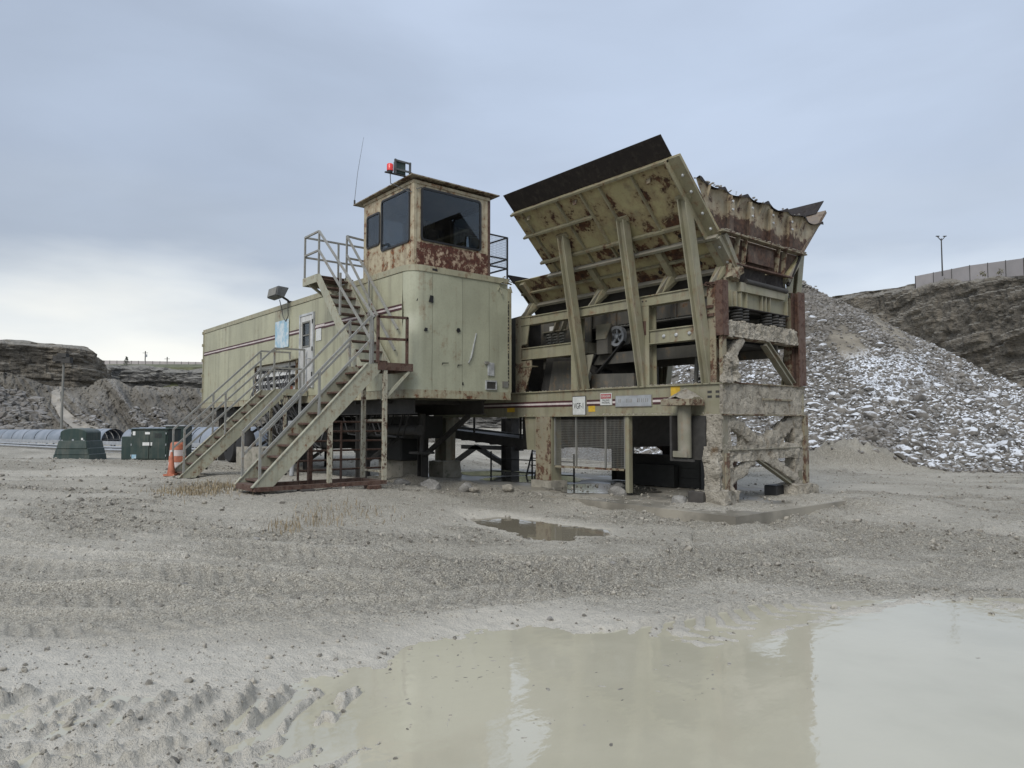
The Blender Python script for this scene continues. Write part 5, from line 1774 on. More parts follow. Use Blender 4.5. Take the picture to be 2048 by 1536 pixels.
# bracing of the end frame: V above, belt, inverted V below
part('end_brace', mud_bar((XE - 0.08, 10.22, 1.62), (XE - 0.08, 11.30, 1.08), 0.24, 0.13, 0.035, 23), 'mud', smooth=24)
part('end_brace', mud_bar((XE - 0.08, 12.55, 1.60), (XE - 0.08, 11.40, 1.08), 0.26, 0.13, 0.035, 29), 'mud', smooth=24)
part('mud_crust', MB().lump(XE - 0.16, XE - 0.01, YF + 0.15, YB - 0.25, 0.86, 1.12, 0.03, 0.026, 5.1, 31), 'mud', smooth=24)
part('mud_crust', MB().lump(XE - 0.14, XE - 0.04, 10.72, 12.1, 1.08, 1.27, 0.03, 0.035, 5.1, 37), 'mud', smooth=24)
part('end_tie', MB().box(XE - 0.03, XE + 0.022, YF + 0.16, YB - 0.14, 1.045, 1.06), 'plant_d')
part('end_brace', mud_bar((XE - 0.08, 11.05, 0.90), (XE - 0.08, 10.30, 0.46), 0.24, 0.12, 0.03, 41), 'mud', smooth=24)
part('end_brace', MB().ibeam((XE - 0.06, 11.20, 0.92), (XE - 0.06, 12.35, 0.42), 0.12, 0.10, (0, 1, 1)), 'plant_d')
part('end_brace', mud_bar((XE - 0.06, 11.25, 0.97), (XE - 0.06, 12.45, 0.50), 0.17, 0.12, 0.03, 47), 'mud', smooth=24)
# feet
part('foot', MB().lump(-7.18, XE + 0.10, YF - 0.18, YF + 0.34, 0.13, 0.38, 0.05, 0.05, 3.5, 53), 'mud', smooth=24)
part('foot', MB().lump(-7.10, XE + 0.12, YB - 0.5, YB + 0.16, 0.13, 0.38, 0.05, 0.045, 3.5, 59), 'mud', smooth=24)
# hydraulic jack leg with a square cap and a heap of grit on it
jk = part_empty('jack_leg', pl, (-7.35, 9.86, 0.9))
part('tube', MB().lathe([(0.115, 0.92), (0.115, 1.80)], (-7.35, 9.90, 0), n=18), 'plant_d', jk, smooth=40)
part('cap', MB().box(-7.66, -7.08, 9.66, 10.10, 1.79, 1.90), 'rust_col', jk, bevel=0.006)
AX, AY = np.meshgrid(np.linspace(-7.63, -7.11, 26), np.linspace(9.69, 10.09, 22), indexing='ij')
hp = np.clip(0.19 - 0.62 * np.hypot(AX + 7.35, (AY - 9.93) * 1.1), 0.0, 1) + 0.018 * fbm(AX * 14, AY * 14, None, 3)
part('grit_heap', MB().grid(np.stack([AX, AY, 1.902 + np.clip(hp, -0.01, 1)], -1)), 'mud', jk, smooth=30)
part('jack_bracket', MB().box(-7.58, -7.54, 9.80, 10.10, 0.86, 1.62).box(-7.54, -7.10, 9.80, 9.83, 0.86, 0.90).box(-7.54, -7.05, 10.06, 10.10, 0.88, 1.62), 'dark', jk)
part('strap', MB().box(-7.49, -7.21, 9.76, 9.785, 0.93, 1.03), 'plant_d', jk)
# middle legs
part('leg', MB().ibeam((-11.13, YF + 0.16, 0.28), (-11.13, YF + 0.16, 1.63), 0.48, 0.28, (1, 0, 0)), 'plant')
part('leg_face', MB().box(-11.36, -10.90, YF - 0.002, YF + 0.018, 0.30, 1.63), 'rust_col')
part('leg_gusset', MB().prism([(-11.37, YF + 0.05, 1.63), (-11.78, YF + 0.05, 1.63), (-11.70, YF + 0.05, 0.92), (-11.37, YF + 0.05, 0.92)], (0, 0.02, 0)), 'plant')
part('leg', MB().ibeam((-15.0, YF + 0.16, 0.55), (-15.0, YF + 0.16, 1.63), 0.5, 0.28, (1, 0, 0)), 'plant_d')
for x in (-11.13, -15.25):
    part('leg', MB().ibeam((x, YB - 0.16, 0.17), (x, YB - 0.16, 1.63), 0.45, 0.28, (1, 0, 0)), 'dark')
part('brace', MB().bar((-18.3, YB - 0.1, 0.15), (-16.9, YB - 0.1, 0.80), 0.10, 0.14), 'dark')
part('brace', MB().bar((-16.9, YB - 0.1, 0.80), (-15.4, YB - 0.1, 0.28), 0.10, 0.14), 'dark')
part('brace', MB().bar((-17.6, YB - 0.1, 0.78), (-14.8, YB - 0.1, 0.80), 0.10, 0.12), 'dark')
part('rear_brace', MB().bar((-11.0, YB - 0.08, 1.52), (-9.9, YB - 0.08, 0.86), 0.05, 0.11), 'rust')
part('rear_brace', MB().bar((-9.85, YB - 0.08, 0.86), (-8.9, YB - 0.08, 1.52), 0.05, 0.11), 'rust')
part('rear_post', MB().box(-9.98, -9.76, YB - 0.16, YB, 0.17, 1.63), 'rust_dark')
# mesh guard panel
gd = part_empty('mesh_guard', pl, (-9.87, YF + 0.06, 0.6))
mb = MB()
for x in np.arange(-10.83, -8.9, 0.034):
    mb.bar((x, YF + 0.09, 0.62), (x, YF + 0.09, 1.58), 0.005, 0.004)
for z in np.arange(0.63, 1.58, 0.034):
    mb.bar((-10.83, YF + 0.094, z), (-8.90, YF + 0.094, z), 0.004, 0.005)
part('wire_mesh', mb, 'grey_steel', gd)
for x in (-10.84, -10.22, -9.42, -8.93):
    part('upright', MB().bar((x, YF + 0.08, 0.60), (x, YF + 0.08, 1.62), 0.03, 0.03), 'grey_steel', gd)
part('bottom_rail', MB().bar((-10.85, YF + 0.08, 0.60), (-8.9, YF + 0.08, 0.62), 0.03, 0.04), 'rust_col', gd)
part('post', MB().box(-8.89, -8.80, YF + 0.04, YF + 0.14, 0.20, 1.632), 'plant', gd)
# deep tank below the feed end, dark and wet
tk = part_empty('sump_tank', pl, (-9.7, 12.5, 0.2))
for i in range(3):
    part('side_plate', MB().box(-10.68, -8.70, 12.20, 12.22, 0.17 + 0.2 * i, 0.36 + 0.2 * i), 'darker', tk)
part('tank_body', MB().box(-10.68, -8.68, 12.221, 13.3, 0.165, 0.78), 'darker', tk)
part('rim', MB().box(-10.72, -8.64, 12.17, 12.23, 0.775, 0.83), 'dark', tk)
part('rear_leg', MB().box(-8.3, -8.1, 12.4, 12.6, 0.15, 0.9), 'rust', tk)
part('skirt_box', MB().box(-10.3, -9.2, 12.02, 12.15, 0.17, 0.62), 'darker', tk)
# discharge conveyor below
cv = part_empty('discharge_conveyor', pl, (-13, 11.2, 1.1))
for y in (10.75, 11.75):
    part('channel', MB().bar((-16.5, y, 1.30), (-12.2, y, 1.0), 0.05, 0.22), 'dark', cv)
part('belt', MB().bar((-16.5, 11.25, 1.32), (-10.0, 11.25, 0.98), 0.85, 0.03), 'rubber', cv)
for x in np.arange(-16.2, -12.2, 0.6):
    part('roller', MB().tube([(x, 10.8, 1.18 - (x + 16.2) * 0.07), (x, 11.7, 1.18 - (x + 16.2) * 0.07)], 0.05, 8), 'dark', cv)
for x in (-12.6, -14.4):
    part('hanger', MB().bar((x, 10.75, 1.1), (x, 10.75, 1.66), 0.04, 0.04), 'dark', cv)
part('under_box', MB().box(-12.35, -11.45, 10.6, 12.3, 0.95, 1.66), 'dark', cv)

part('chute_occluder', MB().prism([(-11.3, 10.75, 1.63), (-8.95, 10.75, 1.63), (-9.3, 10.75, 1.02), (-10.9, 10.75, 0.98)], (0, 1.4, 0)), 'dark', cv)  # dark bulk added under the beam to block light behind the mesh
# crusher body, feeder, drives
part('rear_occluder', MB().box(-12.0, -9.95, 12.45, 12.5, 2.2, 4.1), 'dark')  # dark walls added to close off light seen through the plant
part('rear_occluder', MB().box(-9.9, -7.0, 12.3, 12.35, 2.95, 4.1), 'dark')
part('end_occluder', MB().prism([(-13.6, 10.45, 2.18), (-12.06, 10.45, 2.18), (-12.06, 10.45, 3.95), (-12.8, 10.45, 3.9)], (0, 2.0, 0)), 'dark')  # dark box added to block light at the crusher's far end
jc = part_empty('jaw_crusher', pl, (-11, YM, 2.2))
mb = MB().prism([(-11.75, 10.62, 2.18), (-9.95, 10.62, 2.18), (-10.35, 10.62, 2.86), (-11.55, 10.62, 2.95)], (0, 1.7, 0))
part('frame', mb, 'dark', jc)
part('cheek_plate', MB().prism([(-11.45, 10.58, 2.20), (-10.5, 10.58, 2.20), (-10.6, 10.58, 2.82), (-11.3, 10.58, 2.84)], (0, 0.035, 0)), 'shade_steel', jc)
part('deck_beam', MB().box(-11.8, -6.9, 10.75, 10.8, 2.70, 2.92), 'shade_steel', jc)
part('deck_beam', MB().box(-11.8, -6.9, 12.1, 12.15, 2.70, 2.92), 'shade_steel', jc)
part('deck_plate', MB().box(-10.0, -6.95, 10.82, 12.09, 2.86, 2.90), 'dark', jc)
part('bracket_column', MB().box(-10.02, -9.72, 10.60, 10.74, 2.90, 3.5), 'shade_steel', jc)
part('bracket_column', MB().prism([(-10.02, 10.58, 3.5), (-9.6, 10.58, 3.5), (-9.75, 10.58, 3.2), (-10.02, 10.58, 3.2)], (0, 0.02, 0)), 'plant_d', jc)
fd = part_empty('vibrating_feeder', pl, (-9.5, YM, 3.3))
part('pan_side', MB().box(-12.0, -6.95, 10.86, 10.90, 3.50, 3.92), 'shade_steel', fd)
part('pan_side', MB().box(-12.0, -6.95, 12.02, 12.06, 3.30, 3.92), 'grey_steel', fd)
part('pan_floor', MB().box(-12.0, -6.9, 10.91, 12.01, 3.44, 3.50), 'dark', fd)
for x in np.arange(-9.7, -7.2, 0.5):
    part('pan_rib', MB().box(x, x + 0.02, 10.80, 10.855, 3.46, 3.92), 'shade_steel', fd)
part('pan_flange', MB().box(-10.0, -7.0, 10.78, 10.858, 3.44, 3.46), 'grey_steel', fd)
for x in np.arange(-9.9, -8.3, 0.09):
    part('bolt', MB().lathe([(0.016, 0), (0.016, 0.03)], (x, 10.83, 3.462), (0, 0, 1), 6), 'dark', fd)
part('side_plate', MB().box(-11.85, -10.3, 10.72, 10.76, 3.20, 3.86), 'shade_steel', fd)
part('data_label', MB().box(-11.56, -11.42, 10.712, 10.72, 3.50, 3.64), 'white', fd)
for i in range(3):
    x = -11.35 + i * 0.24
    part('spring_rib', MB().prism([(x, 10.60, 3.50), (x + 0.16, 10.60, 3.86), (x + 0.20, 10.60, 3.86), (x + 0.04, 10.60, 3.50)], (0, 0.11, 0)), 'plant_d', fd)


def coil(x, y, z0, z1, r, turns, name, parent, mat='grey_steel', wr=0.022):
    pts = []
    n = int(turns * 14)
    for i in range(n + 1):
        t = i / n
        a = 2 * math.pi * turns * t
        pts.append((x + r * math.cos(a), y + r * math.sin(a), z0 + (z1 - z0) * t))
    part(name, MB().tube(pts, wr, 6), mat, parent, smooth=60)


for x in (-11.60, -11.39, -11.18):
    coil(x, 10.78, 3.22, 3.50, 0.085, 4.5, 'spring', fd)
part('spring_seat', MB().box(-11.75, -11.0, 10.66, 10.9, 3.18, 3.205).box(-11.75, -11.0, 10.66, 10.9, 3.505, 3.53), 'plant_d', fd)
part('spring_beam', MB().box(-11.8, -10.3, 10.62, 10.95, 2.95, 3.18), 'plant_d', fd)
# flywheel pulley with spokes, motor sheave and belts
fw_ = part_empty('flywheel', pl, (-9.55, 10.82, 3.25))
C_ = (-9.60, 10.82, 3.25)
prof = [(0.15, 0.0), (0.205, 0.0), (0.205, 0.10), (0.15, 0.10)]
mb = MB()
nn = 32
for r0, h0 in prof:
    pass
o_ = 0
for i in range(nn):
    for r0, h0 in prof:
        th = 2 * math.pi * i / nn
        mb.v.append((C_[0] + r0 * math.cos(th), C_[1] - h0, C_[2] + r0 * math.sin(th)))
for i in range(nn):
    j = (i + 1) % nn
    for k_ in range(4):
        l_ = (k_ + 1) % 4
        mb.f.append((i * 4 + k_, i * 4 + l_, j * 4 + l_, j * 4 + k_))
part('rim', mb, 'galv', fw_, smooth=40)
for i in range(5):
    a = 2 * math.pi * i / 5 + 0.3
    part('spoke', MB().bar((C_[0] + 0.04 * math.cos(a), C_[1] - 0.06, C_[2] + 0.04 * math.sin(a)), (C_[0] + 0.16 * math.cos(a), C_[1] - 0.06, C_[2] + 0.16 * math.sin(a)), 0.04, 0.035, (0, 1, 0)), 'galv', fw_)
part('hub', MB().lathe([(0.055, 0), (0.055, 0.10), (0.03, 0.12)], C_, (0, -1, 0), 16), 'galv', fw_, smooth=40)
ms = part_empty('drive_motor', pl, (-10.3, 10.8, 2.2))
S_ = (-10.30, 10.70, 2.46)
part('sheave', MB().lathe([(0.12, 0), (0.12, 0.03), (0.09, 0.05), (0.12, 0.07), (0.12, 0.10), (0.04, 0.11)], S_, (0, -1, 0), 20), 'grey_steel', ms, smooth=40)
part('motor_body', MB().lathe([(0.17, 0), (0.19, 0.05), (0.19, 0.5), (0.15, 0.55)], (-10.30, 10.72, 2.46), (0, 1, 0), 20), 'black', ms, smooth=40)
part('motor_base', MB().box(-10.5, -10.05, 10.72, 11.2, 2.176, 2.27), 'dark', ms)
part('belt', MB().bar((-10.41, 10.66, 2.52), (-9.80, 10.76, 3.32), 0.09, 0.025, (1, 0, -0.8)), 'rubber', ms)
part('belt', MB().bar((-10.20, 10.66, 2.40), (-9.42, 10.76, 3.13), 0.09, 0.025, (1, 0, -0.8)), 'rubber', ms)
part('chute_box', MB().prism([(-10.12, 10.55, 2.176), (-9.0, 10.55, 2.176), (-9.0, 10.55, 2.46), (-10.12, 10.55, 2.50)], (0, 0.06, 0)), 'shade_steel', pl)
part('exciter', MB().prism([(-10.4, 11.0, 3.42), (-9.3, 11.0, 3.42), (-9.5, 11.0, 3.10), (-9.9, 11.0, 3.05)], (0, 0.7, 0)), 'grey_steel', fd)
for x in (-7.9, -7.62):
    part('strut_bar', MB().bar((x, 11.0, 2.2), (x + 0.05, 11.0, 2.85), 0.06, 0.06), 'grey_steel', pl)
part('rear_pipe', MB().tube([(-7.3, 11.2, 2.18), (-7.3, 11.2, 2.9)], 0.04, 8), 'rust_col', pl)
for x0, z0, x1, z1 in ((-8.1, 2.25, -7.2, 2.21), (-8.15, 2.3, -6.95, 2.5)):
    part('loose_bar', MB().bar((x0, 11.3, z0), (x1, 10.7, z1), 0.05, 0.04), 'dark', pl)

# ------------------------------------------------------------------ feed hopper
hp_ = part_empty('feed_hopper', pl, (-9, YM, 4.0))
CP = 14.81                         # wing plane: y + z = CP on the near side


def wp(x, z, off=0.0, side=0):
    """point on the sloping wing; off = distance outward (below) its outer face"""
    y = CP - z - off * 0.7071
    zz = z - off * 0.7071
    return (x, y if side == 0 else 2 * YM - y, zz)


def plate(x0, x1, z0, z1, t, name, mat, side=0, off=0.0):
    mb = MB()
    a = [wp(x0, z0, off, side), wp(x1, z0, off, side), wp(x1, z1, off, side), wp(x0, z1, off, side)]
    d = V3((0, 0.7071 * t * (1 if side == 0 else -1), 0.7071 * t))
    part(name, mb.prism(a, d), mat, hp_)


def slope_rib(x, z0, z1, w, h, name='wing_rib', mat='hop_rib', side=0):
    """stiffener running up the slope"""
    part(name, MB().prism([wp(x - w / 2, z0, 0.001, side), wp(x + w / 2, z0, 0.001, side), wp(x + w / 2, z1, 0.001, side), wp(x - w / 2, z1, 0.001, side)], V3((0, -0.7071 * h * (1 if side == 0 else -1), -0.7071 * h))), mat, hp_)


def level_rib(x0, x1, z, w, h, name='wing_rail', mat='hop_rib', side=0):
    part(name, MB().prism([wp(x0, z - w / 2, 0.001, side), wp(x1, z - w / 2, 0.001, side), wp(x1, z + w / 2, 0.001, side), wp(x0, z + w / 2, 0.001, side)], V3((0, -0.7071 * h * (1 if side == 0 else -1), -0.7071 * h))), mat, hp_)


for side in (0, 1):
    seams = [-10.90, -9.62, -8.99, -8.52, -7.78, -7.0]
    for a, b in zip(seams[:-1], seams[1:]):
        plate(a + 0.003, b - 0.003, 4.655, 5.74, 0.025, 'wing_plate', 'hop' if side == 0 else 'rust_in', side)
    plate(-7.0, -6.76, 4.655, 5.74, 0.03, 'wing_plate', 'hop' if side == 0 else 'rust_in', side)
    for a, b in ((-12.15, -10.6), (-10.6, -9.0), (-9.0, -7.6), (-7.6, -6.76)):
        plate(a + 0.003, b - 0.003, 4.17, 4.652, 0.025, 'lower_plate', 'hop', side)
    for a, b in ((-10.86, -9.002), (-8.998, -6.93)):
        plate(a, b, 5.69, 6.02, 0.018, 'lip_plate', 'rust_dark', side, -0.028)
    level_rib(-10.90, -6.98, 5.725, 0.03, 0.075, 'wing_rail', 'hop_rib', side)
    level_rib(-10.92, -9.0, 5.345, 0.03, 0.10, side=side)
    level_rib(-10.92, -7.0, 4.885, 0.035, 0.09, side=side)
    level_rib(-10.92, -6.78, 4.655, 0.035, 0.13, 'wing_rail', 'plant_d', side=side)
    level_rib(-12.1, -6.8, 4.42, 0.03, 0.06, side=side)
    level_rib(-12.12, -6.8, 4.185, 0.04, 0.11, 'wing_rail', 'plant_d', side=side)
    for x in (-10.62, -9.62, -8.99, -8.52, -7.78):
        slope_rib(x, 4.68, 5.70, 0.022, 0.06, side=side)
    for x in (-11.85, -9.75, -8.05, -6.98):
        slope_rib(x, 4.20, 4.62, 0.13, 0.10, 'lower_rib', side=side)
    # edge channel at the feed end
    slope_rib(-6.875, 4.66, 5.735, 0.24, 0.03, 'edge_channel', 'hop_rib' if side == 0 else 'rust_in', side=side)
    slope_rib(-6.99, 4.66, 5.735, 0.02, 0.13, 'edge_channel', side=side)
    slope_rib(-6.83, 4.18, 4.64, 0.16, 0.10, 'edge_channel', 'plant_d', side=side)
    for z in (5.50, 5.28, 4.98, 4.76):
        p = wp(-6.86, z, 0.03, side)
        part('bolt', MB().lathe([(0.028, 0), (0.028, 0.012), (0.015, 0.03)], p, (0, -1 if side == 0 else 1, -1), 8), 'alu', hp_)
    for z in (4.52, 4.30):
        p = wp(-6.82, z, 0.10, side)
        part('bolt', MB().lathe([(0.022, 0), (0.022, 0.012)], p, (0, -1 if side == 0 else 1, -1), 8), 'alu', hp_)
    # folded feet of the lower ribs, standing on the top rail
    for x in (-11.9, -9.8, -8.1, -6.98):
        a = wp(x, 4.24, 0.06, side)
        sy_ = 1 if side == 0 else -1
        part('rib_foot', MB().prism([(x - 0.10, a[1], a[2] + 0.06), (x + 0.10, a[1], a[2] + 0.06), (x + 0.10, a[1] + sy_ * 0.02, a[2] - 0.10), (x + 0.02, a[1] - sy_ * 0.24, 3.86), (x - 0.14, a[1] - sy_ * 0.24, 3.86)], (0, sy_ * 0.10, 0)), 'hop_rib', hp_)
        part('rib_foot_web', MB().prism([(x - 0.02, a[1], a[2] + 0.04), (x - 0.02, a[1] + sy_ * 0.12, a[2] + 0.02), (x - 0.02, YF + sy_ * 0.2 if side == 0 else YB - 0.2, 3.83), (x - 0.02, YF + 0.02 if side == 0 else YB - 0.02, 3.83)], (0.03, 0, 0)), 'plant_d', hp_)
    # slanting struts from main beam to wing
    for x, zt in ((-9.98, 5.18), (-8.44, 5.17), (-7.06, 5.22)):
        top_ = wp(x, zt, 0.02, side)
        yb_ = YF + 0.06 if side == 0 else YB - 0.06
        d = V3(top_) - V3((x, yb_, 2.176))
        part('strut', MB().ibeam((x, yb_, 2.18), top_, 0.17, 0.17, (1, 0, 0), 0.022, 0.02), 'plant', hp_)
        part('strut_pad', MB().prism([wp(x - 0.14, zt - 0.02, 0.001, side), wp(x + 0.14, zt - 0.02, 0.001, side), wp(x + 0.14, zt + 0.05, 0.001, side), wp(x - 0.14, zt + 0.05, 0.001, side)], V3((0, -0.03 if side == 0 else 0.03, -0.03))), 'hop_rib', hp_)
    # rust hole pads
    for x, z in ((-10.3, 4.8), (-8.9, 4.75), (-7.5, 4.75), (-9.3, 4.32), (-8.3, 4.30), (-7.4, 4.32)):
        p = wp(x, z, 0.001, side)
        part('rust_hole', MB().lathe([(0.045, 0), (0.04, 0.004)], p, (0, -1 if side == 0 else 1, -1), 10), 'rust_dark', hp_)
# welded brackets seen on the wing
for x, z in ((-10.55, 5.62), (-9.25, 5.62), (-7.55, 5.58)):
    p = wp(x, z, 0.0)
    part('lifting_lug', MB().prism([p, (p[0] + 0.10, p[1], p[2]), (p[0] + 0.09, p[1] - 0.02, p[2] - 0.09), (p[0] + 0.02, p[1] - 0.02, p[2] - 0.09)], (0, -0.02, 0)), 'rust_col', hp_)
# far end of the hopper, over the crusher
part('back_plate', MB().prism([(-12.12, 10.2, 4.62), (-12.12, 2 * YM - 10.2, 4.62), (-12.05, 12.2, 4.05), (-12.05, 10.7, 4.05)], (0.02, 0, 0)), 'rust_dark', hp_)
part('back_lip', MB().prism([(-12.14, 9.95, 4.80), (-12.14, 12.9, 4.80), (-12.14, 12.75, 4.62), (-12.14, 10.15, 4.62)], (0.03, 0, 0)), 'rust_dark', hp_)
# transition sides below the wings down to the feeder
for side in (0, 1):
    sy_ = 1 if side == 0 else -1
    y0 = 10.64 if side == 0 else 2 * YM - 10.64
    part('transition_plate', MB().prism([(-12.1, y0, 4.19), (-6.85, y0, 4.19), (-6.85, y0 + sy_ * 0.2, 3.88), (-12.1, y0 + sy_ * 0.2, 3.88)], (0, sy_ * 0.02, 0)), 'dark', hp_)

# feed-end wall: battered lip, ribs, shelf with rubble
nY = 120
ys = np.linspace(9.42, 2 * YM - 9.42, nY)
for side_ in (0,):
    zt = 5.40 + 0.035 * np.sin((ys - 9.42) * 9.5) + 0.03 * fbm(ys * 3.1, ys * 0, None, 3)
    rows = []
    for t in np.linspace(0, 1, 10):
        z = 4.70 + (zt - 4.70) * t
        # wing slope trims both ends
        yy = 11.455 + (ys - 11.455) * ((11.455 - 10.11) + t * (0.70)) / (11.455 - 9.42)
        bulge = 0.035 * np.sin((ys - 9.42) * 9.5 + 0.6) * t ** 3 + 0.012 * fbm(yy * 3, z * 3, None, 3)
        rows.append(np.stack([XE - 0.02 + bulge + 0.05 * t ** 4, yy, z], -1))
    part('end_plate', MB().grid(np.array(rows)), 'end', hp_, smooth=50)
    top_row = rows[-1]
    lip = np.array([top_row, top_row + np.stack([0.05 + 0.04 * np.sin(ys * 9.5 + 1.2), np.zeros(nY), 0.005 + 0.018 * np.sin(ys * 9.5)], -1), top_row + np.stack([0.06 + 0.05 * np.sin(ys * 9.5 + 1.2), np.zeros(nY), -0.03 + 0.02 * np.sin(ys * 9.5 + 2)], -1)])
    part('battered_lip', MB().grid(lip), 'rust_dark', hp_, smooth=50)
mb = MB()
for i in range(46):
    y = random.uniform(9.45, 10.6) if i < 30 else random.uniform(9.5, 13.2)
    s_ = random.uniform(0.015, 0.045)
    v, f = ROCKS1[i % 14]
    mb.add(v * s_ + V3((XE + random.uniform(-0.05, 0.03), y, 5.42 + s_ * 0.4 + 0.02 * random.random())), f)
kind(part('lip_rubble', mb, 'rock_dry', hp_), 'stuff')
for y in (10.35, 10.95, 11.62, 12.28):
    part('end_rib', MB().prism([(XE - 0.01, y, 4.70), (XE + 0.06, y, 4.72), (XE + 0.10, y, 5.32), (XE + 0.0, y, 5.36)], (0, 0.018, 0)), 'end', hp_)
    part('end_rib', MB().prism([(XE + 0.06, y - 0.05, 4.72), (XE + 0.06, y + 0.07, 4.72), (XE + 0.09, y + 0.07, 5.25), (XE + 0.09, y - 0.05, 5.25)], (0.012, 0, 0)), 'end', hp_)
    for z in (5.22, 5.08):
        part('bolt', MB().lathe([(0.022, 0), (0.02, 0.02)], (XE + 0.095, y + 0.01, z), (1, 0, 0), 8), 'alu', hp_)
for y in (9.75, 10.62, 11.3, 12.0, 12.7):
    part('lip_gusset', MB().prism([(XE + 0.0, y, 5.36), (XE + 0.11, y, 5.40), (XE + 0.03, y, 5.17)], (0, 0.012, 0)), 'end', hp_)
part('end_shelf', MB().box(XE - 0.04, XE + 0.10, 10.08, 2 * YM - 10.08, 4.675, 4.70), 'rust_col', hp_)
mb = MB()
for i in range(150):
    y = random.uniform(10.1, 12.8)
    s_ = random.uniform(0.010, 0.03)
    v, f = ROCKS1[i % 14]
    mb.add(v * V3((1.4, 1.6, 0.8)) * s_ + V3((XE + random.uniform(0.02, 0.10), y, 4.705 + s_ * 0.4)), f)
kind(part('shelf_rubble', mb, 'mud', hp_), 'stuff')
part('lower_end_plate', MB().prism([(XE - 0.05, 10.18, 4.67), (XE - 0.05, 2 * YM - 10.18, 4.67), (XE - 0.10, 12.25, 4.20), (XE - 0.10, 10.66, 4.20)], (-0.02, 0, 0)), 'end', hp_)
for y in (10.62, 10.85, 11.92, 12.15):
    part('end_rib', MB().prism([(XE - 0.07, y, 4.22), (XE + 0.0, y, 4.24), (XE + 0.06, y, 4.66), (XE - 0.04, y, 4.66)], (0, 0.02, 0)), 'rust_col', hp_)
part('end_panel', MB().box(XE - 0.03, XE - 0.005, 10.98, 11.80, 4.30, 4.60), 'end', hp_)
part('end_shelf', MB().box(XE - 0.10, XE + 0.04, 10.55, 12.40, 4.19, 4.215), 'rust', hp_)
part('dust_curtain', MB().lump(XE - 0.12, XE - 0.06, 10.7, 12.25, 3.95, 4.19, 0.06, 0.03, 3.0, 61), 'rust_dark', hp_)
part('bumper_tube', MB().tube([(XE - 0.02, 10.9, 3.95), (XE - 0.02, 12.25, 3.93)], 0.045, 10), 'dark', hp_, smooth=40)
part('corner_brace', MB().bar((XE - 0.01, 12.75, 4.66), (XE - 0.03, 12.32, 4.05), 0.05, 0.05), 'rust_dark', hp_)
part('corner_brace', MB().bar((XE + 0.02, 10.22, 4.66), (XE - 0.01, 10.72, 4.05), 0.06, 0.10), 'plant_d', hp_)
part('corner_plate', MB().prism([(XE - 0.12, 12.35, 4.5), (XE - 0.12, 12.75, 4.62), (XE - 0.12, 12.62, 3.95), (XE - 0.12, 12.45, 3.95)], (0.02, 0, 0)), 'plant', hp_)
mb = MB().lump(XE - 0.12, XE + 0.02, 10.45, 10.72, 3.98, 4.25, 0.04, 0.06, 6, 71)
part('torn_rubber', mb, 'rust_col', hp_, smooth=50)
# feeder nose below: ribs, spring packs
part('nose_plate', MB().box(XE - 0.14, XE - 0.10, 10.42, 12.45, 3.48, 3.98), 'plant', fd)
part('nose_beam', MB().box(XE - 0.10, XE - 0.02, 10.75, 12.2, 3.76, 3.92), 'plant', fd)
for y in (10.50, 10.64, 10.78, 10.96, 11.46, 11.58, 11.72, 12.3):
    part('nose_rib', MB().box(XE - 0.099, XE - 0.04, y, y + 0.02, 3.48, 3.755), 'plant', fd)
for y in (10.72, 10.92, 11.66, 11.9, 12.12):
    coil(XE - 0.10, y, 3.22, 3.46, 0.09, 4.5, 'spring', fd, 'dark', 0.02)
part('spring_seat', MB().box(XE - 0.22, XE + 0.0, 10.55, 12.3, 3.462, 3.478), 'rust_dark', fd)
mb = MB()
for i in range(70):
    y = random.uniform(10.4, 12.5)
    s_ = random.uniform(0.015, 0.05)
    v, f = ROCKS1[i % 14]
    mb.add(v * s_ + V3((XE + random.uniform(-0.12, 0.02), y, 3.21 + s_ * 0.3)), f)
kind(part('beam_rubble', mb, 'mud', pl), 'stuff')
# ragged rusty cover on the near corner post
mb = MB()
for i in range(14):
    p = V3((-6.98 + random.uniform(-0.06, 0.12), YF - 0.02, 3.80 + random.uniform(-0.02, 0.08)))
    mb.bar(p, p + V3((random.uniform(-0.12, 0.12), random.uniform(-0.03, 0.03), random.uniform(-0.03, 0.05))), 0.03, 0.01)
part('torn_plate', mb, 'rust', pl)
for x, z, w_ in ((-7.05, 3.42, 0.16), (-7.06, 3.28, 0.18)):
    part('weld_plate', MB().box(x, x + w_, YF - 0.03, YF - 0.002, z, z + 0.05), 'rust', pl)

# small black ladder and rail on the pad behind the middle leg
ld = thing('ladder', 'small black steel ladder leaning behind the middle leg of the plant', 'ladder', (-13.3, 11.9, 0.15))
for dx in (0.0, 0.32):
    MB().bar((-13.55 + dx, 11.75, 0.16), (-13.75 + dx, 12.15, 0.85), 0.03, 0.04).build('stile', 'black', ld)
for t in (0.15, 0.4, 0.65, 0.9):
    MB().bar((-13.55 - 0.2 * t, 11.75 + 0.4 * t, 0.16 + 0.69 * t), (-13.23 - 0.2 * t, 11.75 + 0.4 * t, 0.16 + 0.69 * t), 0.025, 0.025).build('rung', 'black', ld)
fr_ = thing('pad_rail', 'low black pipe rail standing on the wet pad', 'rail', (-13.6, 11.2, 0.15))
for z in (0.32, 0.62):
    MB().bar((-13.9, 10.9, z), (-11.4, 11.3, z), 0.025, 0.025).build('bar', 'black', fr_)
for x in (-13.9, -12.6, -11.4):
    MB().bar((x, 10.9 + (x + 13.9) * 0.16, 0.16), (x, 10.9 + (x + 13.9) * 0.16, 0.80), 0.03, 0.03).build('upright', 'black', fr_)
tag(MB().lump(-11.45, -10.82, YF - 0.05, YF + 0.4, 0.13, 0.30, 0.06, 0.012, 3, 5).build('concrete_block', 'concrete', smooth=50), 'flat concrete footing block under the middle leg of the plant', 'concrete block')
